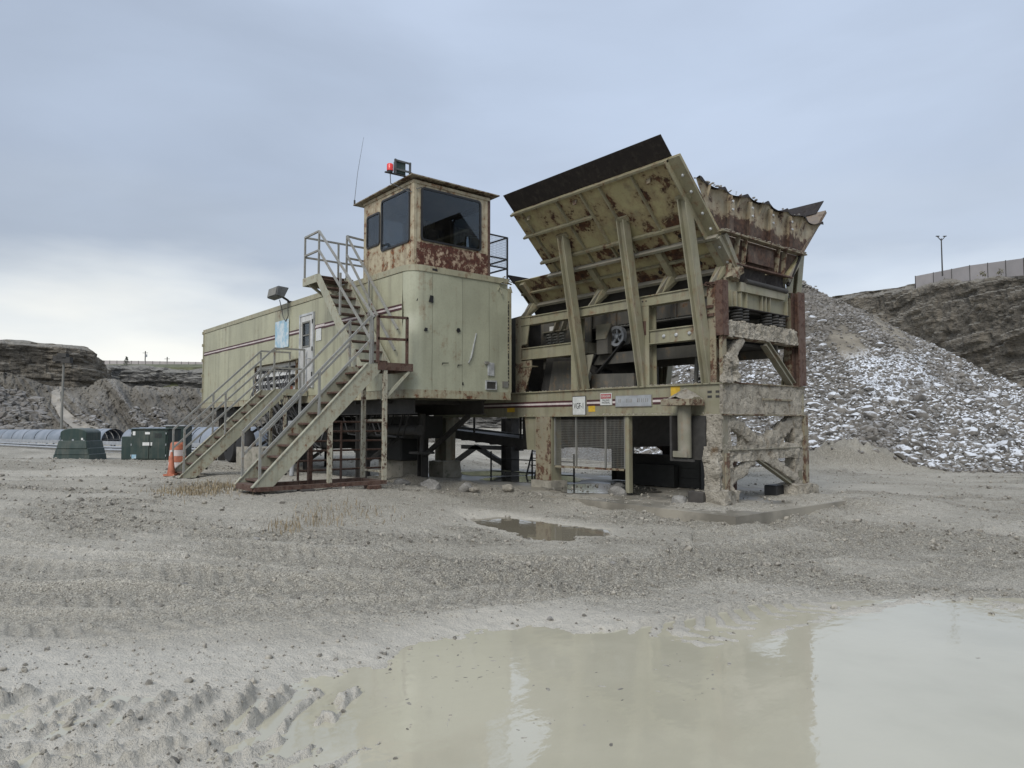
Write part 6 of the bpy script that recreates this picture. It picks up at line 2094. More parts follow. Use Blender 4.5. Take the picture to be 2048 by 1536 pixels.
tag(MB().box(XE - 0.42, XE - 0.16, 12.02, 12.52, 0.16, 0.36).build('timber_block', 'black', bevel=0.02), 'black timber block wedged beside the far mud caked foot', 'timber block')
tag(MB().box(-7.28, -6.98, 9.86, 10.0, 0.155, 0.37).build('timber_block', 'wood', bevel=0.015), 'weathered timber block against the near mud caked foot', 'timber block')


def boulder(x, y, s_, lab, mat='rock_dry', k_=0, z=None, flat=1.0, grp=None):
    v, f = ROCKS2[k_ % 10]
    zz = gz(x, y) if z is None else z
    mb = MB()
    mb.add(v * s_ * V3((1, 1, flat)) + V3((x, y, zz + s_ * 0.22 * flat)), f)
    return tag(mb.build('boulder', mat, smooth=35), lab, 'rock', grp)


boulder(-7.42, 9.82, 0.18, 'dark rounded rock beside the near mud caked foot', 'rock_dry', 0, 0.15)
boulder(-9.05, 10.1, 0.24, 'flat grey rock against the guard post on the pad', 'rock_dry', 1, 0.15)
boulder(-9.5, 10.6, 0.22, 'dark block of rock behind the guard post', 'rock_dry', 2, 0.15)
boulder(-11.85, 7.75, 0.30, 'broken grey rock slab lying by the pit near the van end', 'rock_dry', 3)
boulder(-11.45, 8.35, 0.22, 'second grey rock slab by the pit near the van end', 'rock_dry', 4)
boulder(-12.3, 7.4, 0.2, 'angular rock at the pit edge under the van corner', 'rock_dry', 6)
boulder(-10.55, 8.7, 0.16, 'pale rock at the edge of the pad', 'mud', 5)
boulder(-11.0, 8.2, 0.13, 'small pale rock by the rock slabs', 'mud', 7)
for i, (x, y, s_, lab) in enumerate([(-5.207, 5.732, 0.055, 'small dark stone alone in the open yard beyond the puddle'), (-4.06, 3.76, 0.035, 'black chip of stone at the far edge of the puddle'), (-6.9, 1.9, 0.05, 'flat dark stone lying in the gravel rut'), (-8.3, 3.05, 0.05, 'small dark stone in front of the dry weeds')]):
    boulder(x, y, s_, lab, 'rock_dry', i + 3)
# ------------------------------------------------------------------ stockpile
PC = (14.0, 34.4)            # apex, metres right / ahead
PH, PS = 8.55, 0.665
F_PX = 1420.0


def project(P):
    d = P - np.array(CAM)
    w = d @ np.array(FWD)
    return 1024 + F_PX * (d @ np.array(RGT)) / w, 768 - F_PX * (d @ np.array(UPV)) / w


def pile_height(xr, yd):
    dx, dy = xr - PC[0], yd - PC[1]
    # a blunt ridge running away to the right, loaded out unevenly
    rx = np.where(dx > 0, np.maximum(dx - 0.0, 0), -dx)
    r = np.hypot(rx, dy)
    h = PH - PS * np.sqrt(r * r + 0.12)
    sh = 6.9 - 0.66 * np.hypot(np.maximum(np.abs(dx - 3.6) - 0.6, 0), dy - 3.2)      # shoulder behind
    h = np.maximum(h, sh)
    toe = 3.1 - 0.50 * np.hypot((dx - 8.3) * 0.7, dy + 6.0)                           # rocks run out to the right
    h = np.maximum(h, toe)
    h = h + 0.16 * fbm(xr * 0.6, yd * 0.6, None, 4) + 0.25 * fbm(xr * 0.22 + 3, yd * 0.22, None, 2)
    return h


NA, NR = 260, 130
aa = np.linspace(0, 2 * np.pi, NA, endpoint=False)
rr2 = np.linspace(0.02, 24, NR)
RA, AA = np.meshgrid(rr2, aa, indexing='ij')
XR, YD = PC[0] + RA * np.cos(AA), PC[1] + RA * np.sin(AA)
PHt = pile_height(XR, YD)
PXw, PYw = sA * XR - cA * YD, cA * XR + sA * YD
PV = np.stack([PXw, PYw, np.maximum(PHt, -0.6)], -1).reshape(-1, 3)
qx, qy = project(PV)
SNOW_POLY = [(1690, 705), (1735, 712), (1790, 712), (1835, 712), (1868, 755), (1815, 790), (1760, 800), (1715, 760)]
FINE1 = [(1655, 655), (1690, 660), (1725, 700), (1700, 716), (1675, 708), (1655, 685)]
FINE2 = [(1690, 572), (1720, 582), (1785, 645), (1830, 698), (1810, 700), (1745, 640), (1700, 600)]
PATCH_S = [np.array(p_, float) for p_ in (SNOW_POLY, FINE1, FINE2)]


def zones(qx, qy):
    w_ = 14 * fbm(qx * 0.03, qy * 0.03, None, 3)
    s_ = sstep(-(poly_sd(qx, qy, PATCH_S[0]) + w_), -14, 10)
    f_ = np.maximum(sstep(-(poly_sd(qx, qy, PATCH_S[1]) + w_), -10, 6), sstep(-(poly_sd(qx, qy, PATCH_S[2]) + w_ * 0.6), -8, 5))
    return s_, f_


zs_, zf_ = zones(qx, qy)
snow_v = np.clip(zs_ * 1.0 + 0.22 * sstep(qy, 700, 860), 0, 1) * (1 - 0.6 * zf_)
pile = fast_mesh('stockpile_mound', PV, grid_faces(NR, NA, True), 'fines', attrs={'snow': snow_v, 'fine': zf_})
kind(pile, 'structure', 'tall stockpile mound of fines with a patch of snow')

# rocks over it, largest ones singly
n_r = 120000
th_ = rng.uniform(0, 2 * np.pi, n_r)
rd_ = 20.5 * np.sqrt(rng.uniform(0, 1, n_r))
rx_, ry_ = PC[0] + rd_ * np.cos(th_), PC[1] + rd_ * np.sin(th_)
hz_ = pile_height(rx_, ry_)
wx_, wy_ = sA * rx_ - cA * ry_, cA * rx_ + sA * ry_
pos_ = np.stack([wx_, wy_, hz_], 1)
sx_, sy_ = project(pos_)
s1_, f1_ = zones(sx_, sy_)
front = ((ry_ - PC[1]) < 2.0) & (rx_ < 27) & (rng.uniform(0, 1, n_r) < np.where(rx_ - PC[0] < -5, 0.5, 1.0))
keep = (hz_ > 0.05) & front & (rng.uniform(0, 1, n_r) > f1_ * 0.85) & (rng.uniform(0, 1, n_r) > s1_ * 0.55)
pos_, s1_, f1_, hz_, sy_, sx_ = pos_[keep], s1_[keep], f1_[keep], hz_[keep], sy_[keep], sx_[keep]
lowf = sstep(hz_, 7.5, 1.0)
size_ = np.clip(rng.lognormal(math.log(0.098), 0.40, len(pos_)), 0.05, 0.30) * (0.82 + 0.25 * lowf)
size_ = size_ * (1 - 0.4 * f1_) * (1 - 0.35 * s1_)
snow_ = np.clip(0.25 + 0.85 * sstep(sy_, 640, 800) + s1_ - 0.35 * sstep(sy_, 915, 940), 0, 1) * (1 - 0.5 * sstep(sy_, 660, 610))
# scattered outliers at the toe
n_t = 420
tx_ = rng.uniform(8.0, 20.0, n_t)
ty_ = 22.4 - 0.22 * (tx_ - 12) + rng.normal(0, 0.35, n_t) - 0.1
tw = np.stack([sA * tx_ - cA * ty_, cA * tx_ + sA * ty_], 1)
tz = ground_height(tw[:, 0], tw[:, 1])[0]
okt = (tx_ > 11.6) | (rng.uniform(0, 1, n_t) < 0.25)
tsz = np.clip(rng.lognormal(math.log(0.085), 0.5, n_t), 0.04, 0.26)
pos_ = np.concatenate([pos_, np.stack([tw[:, 0], tw[:, 1], tz + tsz * 0.15], 1)[okt]])
size_ = np.concatenate([size_, tsz[okt]])
snow_ = np.concatenate([snow_, np.full(okt.sum(), 0.35)])
sx_, sy_ = project(pos_)
dist_ = np.linalg.norm(pos_ - np.array(CAM), axis=1)
vis = (sx_ > 1600) & (sx_ < 2060) & (sy_ > 560) & (sy_ < 960)
big = np.where(vis, size_ / dist_, 0)
order = np.argsort(-big)
single, rest = order[:290], order[290:]
seen_ = rest[(sx_[rest] > 1240) & (sx_[rest] < 2140)]
large_, small_ = seen_[size_[seen_] >= 0.115], seen_[size_[seen_] < 0.115]
o = scatter_mesh('stockpile_stones', pos_[small_], size_[small_] * 1.1, 'rock', CHIPS, rng, 0.8, {'snow': snow_[small_]})
kind(o, 'stuff', 'smaller broken stones of the stockpile')
ro = scatter_mesh('stockpile_rocks', pos_[large_], size_[large_], 'rock', ROCKS1, rng, 0.75, {'snow': snow_[large_]})
kind(ro, 'stuff', 'mass of broken grey rocks with snow on their tops')
# small rubble filling between the rocks
n_c = 16000
th_ = rng.uniform(0, 2 * np.pi, n_c)
rd_ = 20.5 * np.sqrt(rng.uniform(0, 1, n_c))
cx2, cy2 = PC[0] + rd_ * np.cos(th_), PC[1] + rd_ * np.sin(th_)
ch = pile_height(cx2, cy2)
cw = np.stack([sA * cx2 - cA * cy2, cA * cx2 + sA * cy2, ch + 0.02], 1)
csx, csy = project(cw)
c1_, c2_ = zones(csx, csy)
ck = (ch > 0.05) & ((cy2 - PC[1]) < 1.0) & (csx > 1240) & (csx < 2120) & (rng.uniform(0, 1, n_c) > c2_ * 0.6)
cs = np.clip(rng.lognormal(math.log(0.06), 0.3, ck.sum()), 0.03, 0.11)
o = scatter_mesh('stockpile_rubble', cw[ck], cs, 'rock', CHIPS, rng, 0.5, {'snow': np.clip(0.1 + 0.55 * sstep(csy[ck], 640, 800) + c1_[ck], 0, 1)})
kind(o, 'stuff', 'small rubble between the rocks of the stockpile')
rock_meshes = []
for v, f in ROCKS2:
    me = bpy.data.meshes.new('rock')
    me.from_pydata(v.tolist(), [], f.tolist())
    me.polygons.foreach_set('use_smooth', [True] * len(me.polygons))
    me.set_sharp_from_angle(angle=math.radians(32))
    me.materials.append(M['rock_one'])
    rock_meshes.append(me)
for n_, i in enumerate(single):
    o = bpy.data.objects.new('rock', rock_meshes[n_ % len(rock_meshes)])
    col.objects.link(o)
    o.location = pos_[i]
    s_ = float(size_[i])
    o.scale = (s_, s_, s_)
    o.rotation_euler = (random.gauss(0, 0.4), random.gauss(0, 0.4), random.uniform(0, 6.28))
    tag(o, 'large broken grey rock dusted with snow on the stockpile', 'rock', 'large rocks of the stockpile')
# tuft of hanging rubble at the very top, frozen at the belt head
mb = MB()
ax_, ay_ = W(PC[0] + 0.1, PC[1])
for i in range(150):
    t = random.random() ** 1.3
    s_ = random.uniform(0.05, 0.11)
    v, f = ROCKS1[i % 14]
    w_ = 0.12 + 0.22 * (1 - t)
    px_, py_ = W(PC[0] + 0.25 - 0.55 * t + random.gauss(0, w_ * 0.5), PC[1] + random.gauss(0, w_))
    mb.add(v * s_ * 1.3 + V3((px_, py_, 8.02 + 0.62 * t)), f)
kind(mb.build('crest_rubble', 'rock_dry'), 'stuff', 'thin spire of rubble on the crest of the stockpile')

# ------------------------------------------------------------------ quarry faces
def pix(px, py, depth):
    """point seen at photo position px, py when it stands `depth` metres ahead"""
    d = FWD + RGT * ((px - 1024) / F_PX) - UPV * ((py - 768) / F_PX)
    return np.array(CAM) + np.array(d) * depth


def cliff(name, stations, label, mat, amp=1.2, res=(260, 90), lay=0.9, back=40.0, batter=0.08):
    """stations: (px, top_py, depth); face drops to the yard; strata ledges by noise; top runs back"""
    st_ = np.array(stations, float)
    t_ = np.concatenate([[0], np.cumsum(np.hypot(np.diff(st_[:, 0]), np.diff(st_[:, 2]) * 8))])
    t_ /= t_[-1]
    u = np.linspace(0, 1, res[0])
    pxs, pys, dps = (np.interp(u, t_, st_[:, k_]) for k_ in range(3))
    tops = np.array([pix(a, b, c) for a, b, c in zip(pxs, pys, dps)])
    arc = np.concatenate([[0], np.cumsum(np.linalg.norm(np.diff(tops[:, :2], axis=0), axis=1))])
    # outward normal of the face in plan
    tg = np.gradient(tops[:, :2], axis=0)
    nr = np.stack([tg[:, 1], -tg[:, 0]], 1)
    nr /= np.linalg.norm(nr, axis=1, keepdims=True)
    tocam = -tops[:, :2]
    sg = np.sign((nr * tocam).sum(1))
    nr *= sg[:, None]
    v = np.linspace(0, 1, res[1])
    P = np.zeros((res[1] + 8, res[0], 3))
    topn = tops[:, 2] + 0.5 * amp * fbm(arc * 0.12, arc * 0, None, 4)
    def hsh(a_, b_):
        return _h(a_.astype(np.int64), b_.astype(np.int64), np.zeros(a_.shape, np.int64)) * 2 - 1
    for j, tv in enumerate(v):
        z = -1.0 + (topn + 1.0) * tv
        warp = 0.6 * fbm(arc * 0.04, z * 0.10, None, 2)
        L1 = np.floor(z / lay + warp)
        L2 = np.floor(z / (lay * 0.37) + warp * 2.2)
        L3 = np.floor(z / (lay * 2.7) + warp * 0.5)
        blk = hsh(L1, np.floor(arc / (2.6 * lay) + hsh(L1, L1 + 9) * 3))
        blk2 = hsh(L2 + 400, np.floor(arc / (1.1 * lay) + hsh(L2, L2 + 5) * 3))
        bench = hsh(L3 + 77, L3 * 0 + 3)
        rough = fbm(arc * 0.16, z * 0.22, None, 5, 0.62)
        buttress = fbm(arc * 0.05 + 12, z * 0.02, None, 3)
        off = amp * (0.42 * blk + 0.22 * blk2 + 0.35 * bench + 0.75 * rough + 0.9 * buttress) + (topn - z) * batter
        off = off - 1.2 * sstep(tv, 0.95, 1.0)
        P[j, :, 0] = tops[:, 0] + nr[:, 0] * off
        P[j, :, 1] = tops[:, 1] + nr[:, 1] * off
        P[j, :, 2] = z
    for j in range(8):
        b_ = back * ((j + 1) / 8) ** 1.6
        P[res[1] + j, :, 0] = P[res[1] - 1, :, 0] - nr[:, 0] * b_
        P[res[1] + j, :, 1] = P[res[1] - 1, :, 1] - nr[:, 1] * b_
        P[res[1] + j, :, 2] = topn + 0.3 * fbm(arc * 0.2, arc * 0 + j, None, 3) + 0.01 * b_
    o = fast_mesh(name, P.reshape(-1, 3), grid_faces(res[1] + 8, res[0])[:, ::-1], mat, False)
    kind(o, 'structure', label)
    return tops


RC_ST = [(1560, 612, 150), (1640, 600, 138), (1715, 585, 124), (1790, 571, 112), (1860, 560, 101), (1940, 550, 90), (2048, 538, 79), (2200, 520, 68), (2500, 490, 55), (3000, 450, 45)]
cliff('quarry_cliff', RC_ST, 'dark brown layered quarry face behind the stockpile', 'cliff', 0.6, (430, 130), 1.3, 40, 0.03)
LC_ST = [(-700, 690, 70), (-300, 672, 80), (0, 679, 90), (90, 683, 94), (150, 687, 96), (186, 695, 98), (206, 710, 101), (212, 722, 108), (214, 730, 125), (216, 735, 150)]
cliff('quarry_bluff', LC_ST, 'brown layered rock bluff above the haul road', 'cliff', 0.5, (460, 90), 0.9, 25, 0.06)
FC_ST = [(120, 733, 150), (230, 733, 170), (320, 736, 172), (420, 739, 172), (700, 745, 175), (1100, 750, 175), (1500, 745, 175), (1900, 735, 180)]
ft = cliff('quarry_rim', FC_ST, 'grey far wall of the quarry under the fence', 'cliff_far', 1.3, (330, 60), 1.4, 10, 0.3)
# turf strip on the far rim
mb = MB()
P = np.array([[pix(a, 775, 171) for a in np.linspace(150, 1800, 40)], [pix(a, 734.5, 174) for a in np.linspace(150, 1800, 40)], [pix(a, 728.5, 184) for a in np.linspace(150, 1800, 40)], [pix(a, 728.5, 240) for a in np.linspace(50, 1900, 40)]])
kind(mb.grid(P).build('rim_field', 'turf'), 'structure', 'dull turf along the far quarry rim')

# ------------------------------------------------------------------ haul road embankment on the far side
top_px = [(-500, 700), (-200, 722), (0, 742), (45, 752), (85, 768), (112, 773), (150, 776), (178, 772), (196, 759), (212, 756), (230, 758), (250, 768), (264, 779), (272, 772), (290, 770), (318, 775), (350, 773), (408, 777), (480, 778), (620, 782), (900, 800)]
tp = np.array(top_px, float)
nu, nv = 700, 110
uu = np.linspace(-500, 900, nu)
P = np.zeros((nv + 6, nu, 3))
snowE = np.zeros((nv + 6, nu))
ty = np.interp(uu, tp[:, 0], tp[:, 1]) + 1.0 * fbm(uu * 0.06, uu * 0, None, 3)


def emb_point(px, t, lift=0.0):
    """t: 0 foot .. 1 crest"""
    px = np.asarray(px, float)
    tt = np.asarray(t, float)
    yt = np.interp(px, tp[:, 0], tp[:, 1]) + 1.0 * fbm(px * 0.06, px * 0, None, 3)
    y = 884 + (yt - 884) * tt
    dep = 47 + 17 * tt
    # gullies run down and to the side
    gl_ = fbm((px + 95 * tt) * 0.035, tt * 1.2, None, 4, 0.55)
    road = np.exp(-((px - road_px(tt)) / (22 - 9 * tt)) ** 2)
    rg_ = fbm(px * 0.16, tt * 14, None, 4, 0.6)
    dep = dep - 0.35 * rg_ - 1.7 * gl_ * np.sin(np.clip(tt, 0, 1) * np.pi) ** 0.6 * (1 - road) - lift
    d = np.array(FWD)[None] + np.array(RGT)[None] * ((px - 1024) / F_PX)[:, None] - np.array(UPV)[None] * ((y - 768) / F_PX)[:, None]
    return np.array(CAM)[None] + d * dep[:, None], gl_


def road_px(t):
    return np.interp(t, [0, 0.12, 0.25, 0.45, 0.7, 0.9, 1.0], [235, 200, 168, 135, 112, 112, 122])


for j in range(nv):
    t = j / (nv - 1)
    P[j], g_ = emb_point(uu, np.full(nu, t))
    snowE[j] = sstep(g_, 0.5, 0.8) * 0.35 + 0.2 * sstep(fbm(uu * 0.02 + 8, np.full(nu, t * 3), None, 3), 0.4, 0.7)
for j in range(6):
    P[nv + j] = P[nv - 1] + np.array([FWD.x, FWD.y, 0])[None] * (2.0 * (j + 1) ** 1.5) - np.array([0, 0, 0.5 * (j + 1)])[None]
o = fast_mesh('embankment', P.reshape(-1, 3), grid_faces(nv + 6, nu), 'spoil', False, attrs={'snow': snowE.ravel()})
kind(o, 'structure', 'gullied spoil embankment beyond the covered conveyor')
tt = np.linspace(0.02, 1.0, 60)
rows = []
for k_ in np.linspace(-1, 1, 9):
    wd = np.interp(tt, [0, 0.3, 0.6, 1.0], [34, 20, 10.5, 8])
    Pp, _ = emb_point(road_px(tt) + k_ * wd, tt, 0.35)
    Pp[:, 2] += 0.06 - 0.05 * abs(k_)
    rows.append(Pp)
kind(MB().grid(np.array(rows)).build('haul_road', 'road', smooth=60), 'structure', 'pale haul road climbing the embankment')
# dark slabby rocks dumped on the bank beside the road
n_ = 900
bx_ = rng.uniform(-150, 92, n_)
bt_ = rng.uniform(0.05, 0.75, n_)
ok = bx_ < 95 - 60 * np.abs(bt_ - 0.45) + rng.normal(0, 8, n_)
bp_, _ = emb_point(bx_[ok], bt_[ok], 0.15)
bs_ = np.clip(rng.lognormal(math.log(0.30), 0.4, len(bp_)), 0.12, 0.7)
o = scatter_mesh('bank_rocks', bp_, bs_, 'rock', ROCKS1, rng, 0.4, {'snow': np.full(len(bp_), 0.08)})
kind(o, 'stuff', 'dark broken rocks dumped down the bank by the haul road')
bx_ = rng.uniform(150, 330, 500)
bt_ = rng.uniform(0.05, 0.6, 500)
bp_, g_ = emb_point(bx_, bt_, 0.1)
sel = (g_ > 0.12) & (rng.uniform(0, 1, 500) < 0.5)
o = scatter_mesh('gully_rocks', bp_[sel], np.clip(rng.lognormal(math.log(0.2), 0.4, sel.sum()), 0.08, 0.5), 'rock', ROCKS1, rng, 0.4, {'snow': np.full(sel.sum(), 0.2)})
kind(o, 'stuff', 'broken rocks in the gullies of the embankment')

# ------------------------------------------------------------------ covered conveyor
cvt = thing('covered_conveyor', 'long low conveyor under corrugated grey hoods in front of the embankment', 'conveyor', (*W(-20, 34), 0))
pA, pB = np.array(W(-31.5, 43.0)), np.array(W(-8.2, 25.4))
zA, zB = 0.55, 0.72
dirc = (pB - pA) / np.linalg.norm(pB - pA)
nrc = np.array([-dirc[1], dirc[0]])
Lc = np.linalg.norm(pB - pA)


def hood(s0, s1, r, zoff=0.0, rib=True):
    n = 14
    mb = MB()
    rows = []
    for s_ in (s0, s0 + 0.06, s1 - 0.06, s1):
        c = pA + dirc * s_
        z0 = zA + (zB - zA) * s_ / Lc + zoff
        rr_ = r + (0.035 if s_ in (s0, s1) and rib else 0.0)
        rows.append([(c[0] + nrc[0] * rr_ * math.cos(a), c[1] + nrc[1] * rr_ * math.cos(a), z0 + rr_ * 1.02 * math.sin(a)) for a in np.linspace(-0.1, math.pi + 0.1, n)])
    mb.grid(np.array(rows))
    mb.build('hood', 'hood', cvt, smooth=35)


s_ = 0.3
while s_ < 12.8:
    hood(s_, s_ + 1.52, 0.55, 0.0, False)
    s_ += 1.6
s_ = 13.6
while s_ < 16.2:
    hood(s_, s_ + 0.60, 0.56, 0.02, False)
    s_ += 0.66
s_ = 18.2
while s_ < Lc - 0.4:
    hood(s_, s_ + 0.60, 0.62 if s_ > 18.5 else 0.6, 0.02, False)
    s_ += 0.66
for side in (-1, 1):
    for dz, w_ in ((0.0, 0.16), (-0.32, 0.07)):
        a = pA + nrc * 0.62 * side
        b = pB + nrc * 0.62 * side
        MB().bar((a[0], a[1], zA + dz - 0.05), (b[0], b[1], zB + dz - 0.05), 0.06, w_).build('side_channel', 'galv', cvt)
for s_ in np.arange(0.5, Lc, 2.4):
    c = pA + dirc * s_
    z0 = zA + (zB - zA) * s_ / Lc
    for side in (-1, 1):
        q = c + nrc * 0.6 * side
        MB().bar((q[0], q[1], -0.1), (q[0], q[1], z0), 0.08, 0.08).build('stand', 'galv', cvt)
MB().bar((pA[0], pA[1], zA + 0.1), (pB[0], pB[1], zB + 0.1), 0.9, 0.03).build('belt', 'rubber', cvt)
# pipes and cable trays laid along the conveyor
for i, (off, z) in enumerate(((1.0, 0.42), (1.15, 0.30), (1.3, 0.18), (1.5, 0.34))):
    a, b = pA - nrc * off * np.sign(nrc @ (np.array([0, 0]) - pA)) * -1, pB - nrc * off * np.sign(nrc @ (np.array([0, 0]) - pA)) * -1
    a2 = a + (b - a) * 0.0
    mid_ = a + (b - a) * 0.55
    tag(MB().tube([(a2[0], a2[1], z), (mid_[0], mid_[1], z), (b[0], b[1], z + 0.12)], 0.045, 8).build('service_pipe', 'galv', smooth=40), ['upper grey service pipe along the covered conveyor', 'second grey service pipe along the covered conveyor', 'lowest grey service pipe along the covered conveyor', 'outer grey service pipe standing off the covered conveyor'][i], 'pipe')

# ------------------------------------------------------------------ green electrical boxes
def local(px, dep):
    """plan position seen at column px, dep metres ahead"""
    return np.array(W((px - 1024) / F_PX * dep, dep))


dome_c = local(164, 24.0)
db = base_height(np.array([dome_c[0]]), np.array([dome_c[1]]))[0]
tf = thing('dome_transformer', 'dark green ribbed transformer box with an arched lid', 'transformer', (dome_c[0], dome_c[1], db))
ax1, ax2 = np.array([RGT.x, RGT.y]), np.array([-RGT.y, RGT.x])


def lbox(mb, c, u0, u1, v0, v1, z0, z1, tu=0.0, tv=0.0):
    """box in the viewer-facing frame of c, top narrowed by tu, tv"""
    pts = []
    for z, s_ in ((z0, 0), (z1, 1)):
        for u, v in ((u0 + tu * s_, v0 + tv * s_), (u1 - tu * s_, v0 + tv * s_), (u1 - tu * s_, v1 - tv * s_), (u0 + tu * s_, v1 - tv * s_)):
            q = c + ax1 * u + ax2 * v
            pts.append((q[0], q[1], z))
    return mb.add(pts, [(3, 2, 1, 0), (4, 5, 6, 7), (0, 1, 5, 4), (1, 2, 6, 5), (2, 3, 7, 6), (3, 0, 4, 7)])


zt_ = db
for w_, h_, tp_ in ((0.62, 0.20, 0.02), (0.57, 0.20, 0.03), (0.51, 0.24, 0.04)):
    lbox(MB(), dome_c, -w_, w_, -0.5, 0.5, zt_ - 0.03, zt_ + h_, tp_, tp_).build('base_tier', 'green', tf, bevel=0.02)
    zt_ += h_
arch = [(-0.44, 0.0), (-0.44, 0.28)] + [(0.44 * math.cos(a), 0.28 + 0.15 * math.sin(a)) for a in np.linspace(math.pi, 0, 11)[1:-1]] + [(0.44, 0.28), (0.44, 0.0)]
pts = []
for u, h_ in arch:
    q = dome_c + ax1 * u - ax2 * 0.42
    pts.append((q[0], q[1], zt_ - 0.02 + h_))
MB().prism(pts, (ax2[0] * 0.84, ax2[1] * 0.84, 0)).build('lid', 'green', tf, bevel=0.02)
mb = MB()
lbox(mb, dome_c, 0.27, 0.33, -0.432, -0.421, zt_ + 0.02, zt_ + 0.09)
mb.build('label_plate', 'white', tf)
lbox(MB(), dome_c, -0.03, 0.03, -0.436, -0.421, zt_ - 0.02, zt_ + 0.05).build('latch', 'galv', tf)
for u_ in (-0.36, 0.36):
    lbox(MB(), dome_c, u_ - 0.02, u_ + 0.02, -0.434, -0.421, zt_ - 0.01, zt_ + 0.03).build('latch', 'galv', tf)
cc = local(312, 22.6)
cb = base_height(np.array([cc[0]]), np.array([cc[1]]))[0]
cbx = thing('switch_cabinet', 'dark green switch cabinet with double doors on a concrete plinth', 'cabinet', (cc[0], cc[1], cb))
lbox(MB(), cc, -0.66, 0.70, -0.5, 0.6, cb - 0.05, cb + 0.05).build('plinth', 'concrete', cbx)
lbox(MB(), cc, -0.56, 0.60, -0.40, 0.5, cb + 0.05, cb + 1.0).build('body', 'green', cbx, bevel=0.015)
for u0, u1 in ((-0.50, 0.02), (0.035, 0.55)):
    lbox(MB(), cc, u0, u1, -0.425, -0.401, cb + 0.09, cb + 0.95).build('door', 'green', cbx, bevel=0.006)
lbox(MB(), cc, -0.59, 0.63, -0.44, 0.53, cb + 1.0, cb + 1.03).build('roof', 'green', cbx)
for u0, u1, z0, z1, mt in ((-0.17, 0.13, 0.50, 0.60, 'white'), (-0.48, -0.40, 0.82, 0.94, 'white'), (-0.1, 0.05, 0.85, 0.92, 'white'), (-0.50, -0.36, 0.10, 0.22, 'sign_blue')):
    lbox(MB(), cc, u0, u1, -0.432, -0.4255, cb + z0, cb + z1).build('label_plate', mt, cbx)
lbox(MB(), cc, 0.05, 0.075, -0.45, -0.426, cb + 0.45, cb + 0.60).build('handle', 'black', cbx)
for z_ in (0.16, 0.5, 0.85):
    for u_ in (-0.52, 0.56):
        lbox(MB(), cc, u_ - 0.012, u_ + 0.012, -0.44, -0.426, cb + z_, cb + z_ + 0.06).build('hinge', 'galv', cbx)
for i_ in range(5):
    lbox(MB(), cc, 0.2, 0.42, -0.431, -0.426, cb + 0.74 + 0.03 * i_, cb + 0.755 + 0.03 * i_).build('vent_slat', 'black', cbx)
c2 = local(268, 23.8)
cb2 = base_height(np.array([c2[0]]), np.array([c2[1]]))[0]
c2x = thing('narrow_cabinet', 'narrow dark green cabinet standing behind the switch cabinet', 'cabinet', (c2[0], c2[1], cb2))
lbox(MB(), c2, -0.22, 0.30, -0.3, 0.3, cb2 - 0.02, cb2 + 0.78).build('body', 'green', c2x, bevel=0.015)
lbox(MB(), c2, -0.19, 0.27, -0.318, -0.301, cb2 + 0.05, cb2 + 0.74).build('door', 'green', c2x)
c3 = local(358, 24.2)
cb3 = base_height(np.array([c3[0]]), np.array([c3[1]]))[0]
c3x = thing('tall_cabinet', 'grey green cabinet half hidden behind the entrance stairs', 'cabinet', (c3[0], c3[1], cb3))
lbox(MB(), c3, -0.3, 0.34, -0.3, 0.3, cb3 - 0.02, cb3 + 1.12).build('body', 'green', c3x, bevel=0.015)
lbox(MB(), c3, -0.34, 0.38, -0.34, 0.34, cb3 + 1.12, cb3 + 1.16).build('roof', 'galv', c3x)
c4 = local(470, 21.5)

# orange drum and cone behind the entrance stairs
dc = local(358, 17.6)
zb_ = base_height(np.array([dc[0]]), np.array([dc[1]]))[0]
dm = thing('traffic_drum', 'orange and white striped traffic drum behind the entrance stairs', 'traffic drum', (dc[0], dc[1], zb_))
for i in range(4):
    MB().lathe([(0.215 - 0.011 * i, 0.06 + 0.15 * i), (0.205 - 0.011 * i, 0.06 + 0.15 * i + 0.145)], (dc[0], dc[1], zb_), n=20).build('band', 'orange' if i % 2 else 'stripe_w', dm, smooth=40)
MB().lathe([(0.27, 0), (0.27, 0.04), (0.22, 0.06)], (dc[0], dc[1], zb_), n=20).build('base', 'rubber', dm, smooth=40)
MB().lathe([(0.17, 0.655), (0.15, 0.69), (0.04, 0.70)], (dc[0], dc[1], zb_), n=20).build('top', 'orange', dm, smooth=40)
kc = local(346, 15.7)
zb_ = gz(*kc)
cn_ = thing('traffic_cone', 'worn orange traffic cone at the foot of the entrance stairs', 'traffic cone', (kc[0], kc[1], zb_))
MB().lathe([(0.085, 0.03), (0.025, 0.50), (0.02, 0.51)], (kc[0], kc[1], zb_), n=16).build('cone', 'orange', cn_, smooth=40)
lbox(MB(), kc, -0.12, 0.12, -0.12, 0.12, zb_ - 0.01, zb_ + 0.03).build('base', 'orange', cn_)

# kerb beam lying on the ground far off
ka, kb_ = local(-60, 26.5), local(262, 25.5)
tag(MB().bar((ka[0], ka[1], 0.12), (kb_[0], kb_[1], 0.14), 0.2, 0.16).build('steel_beam', 'rust_dark'), 'long dark steel beam lying on the ground behind the transformer box', 'beam')

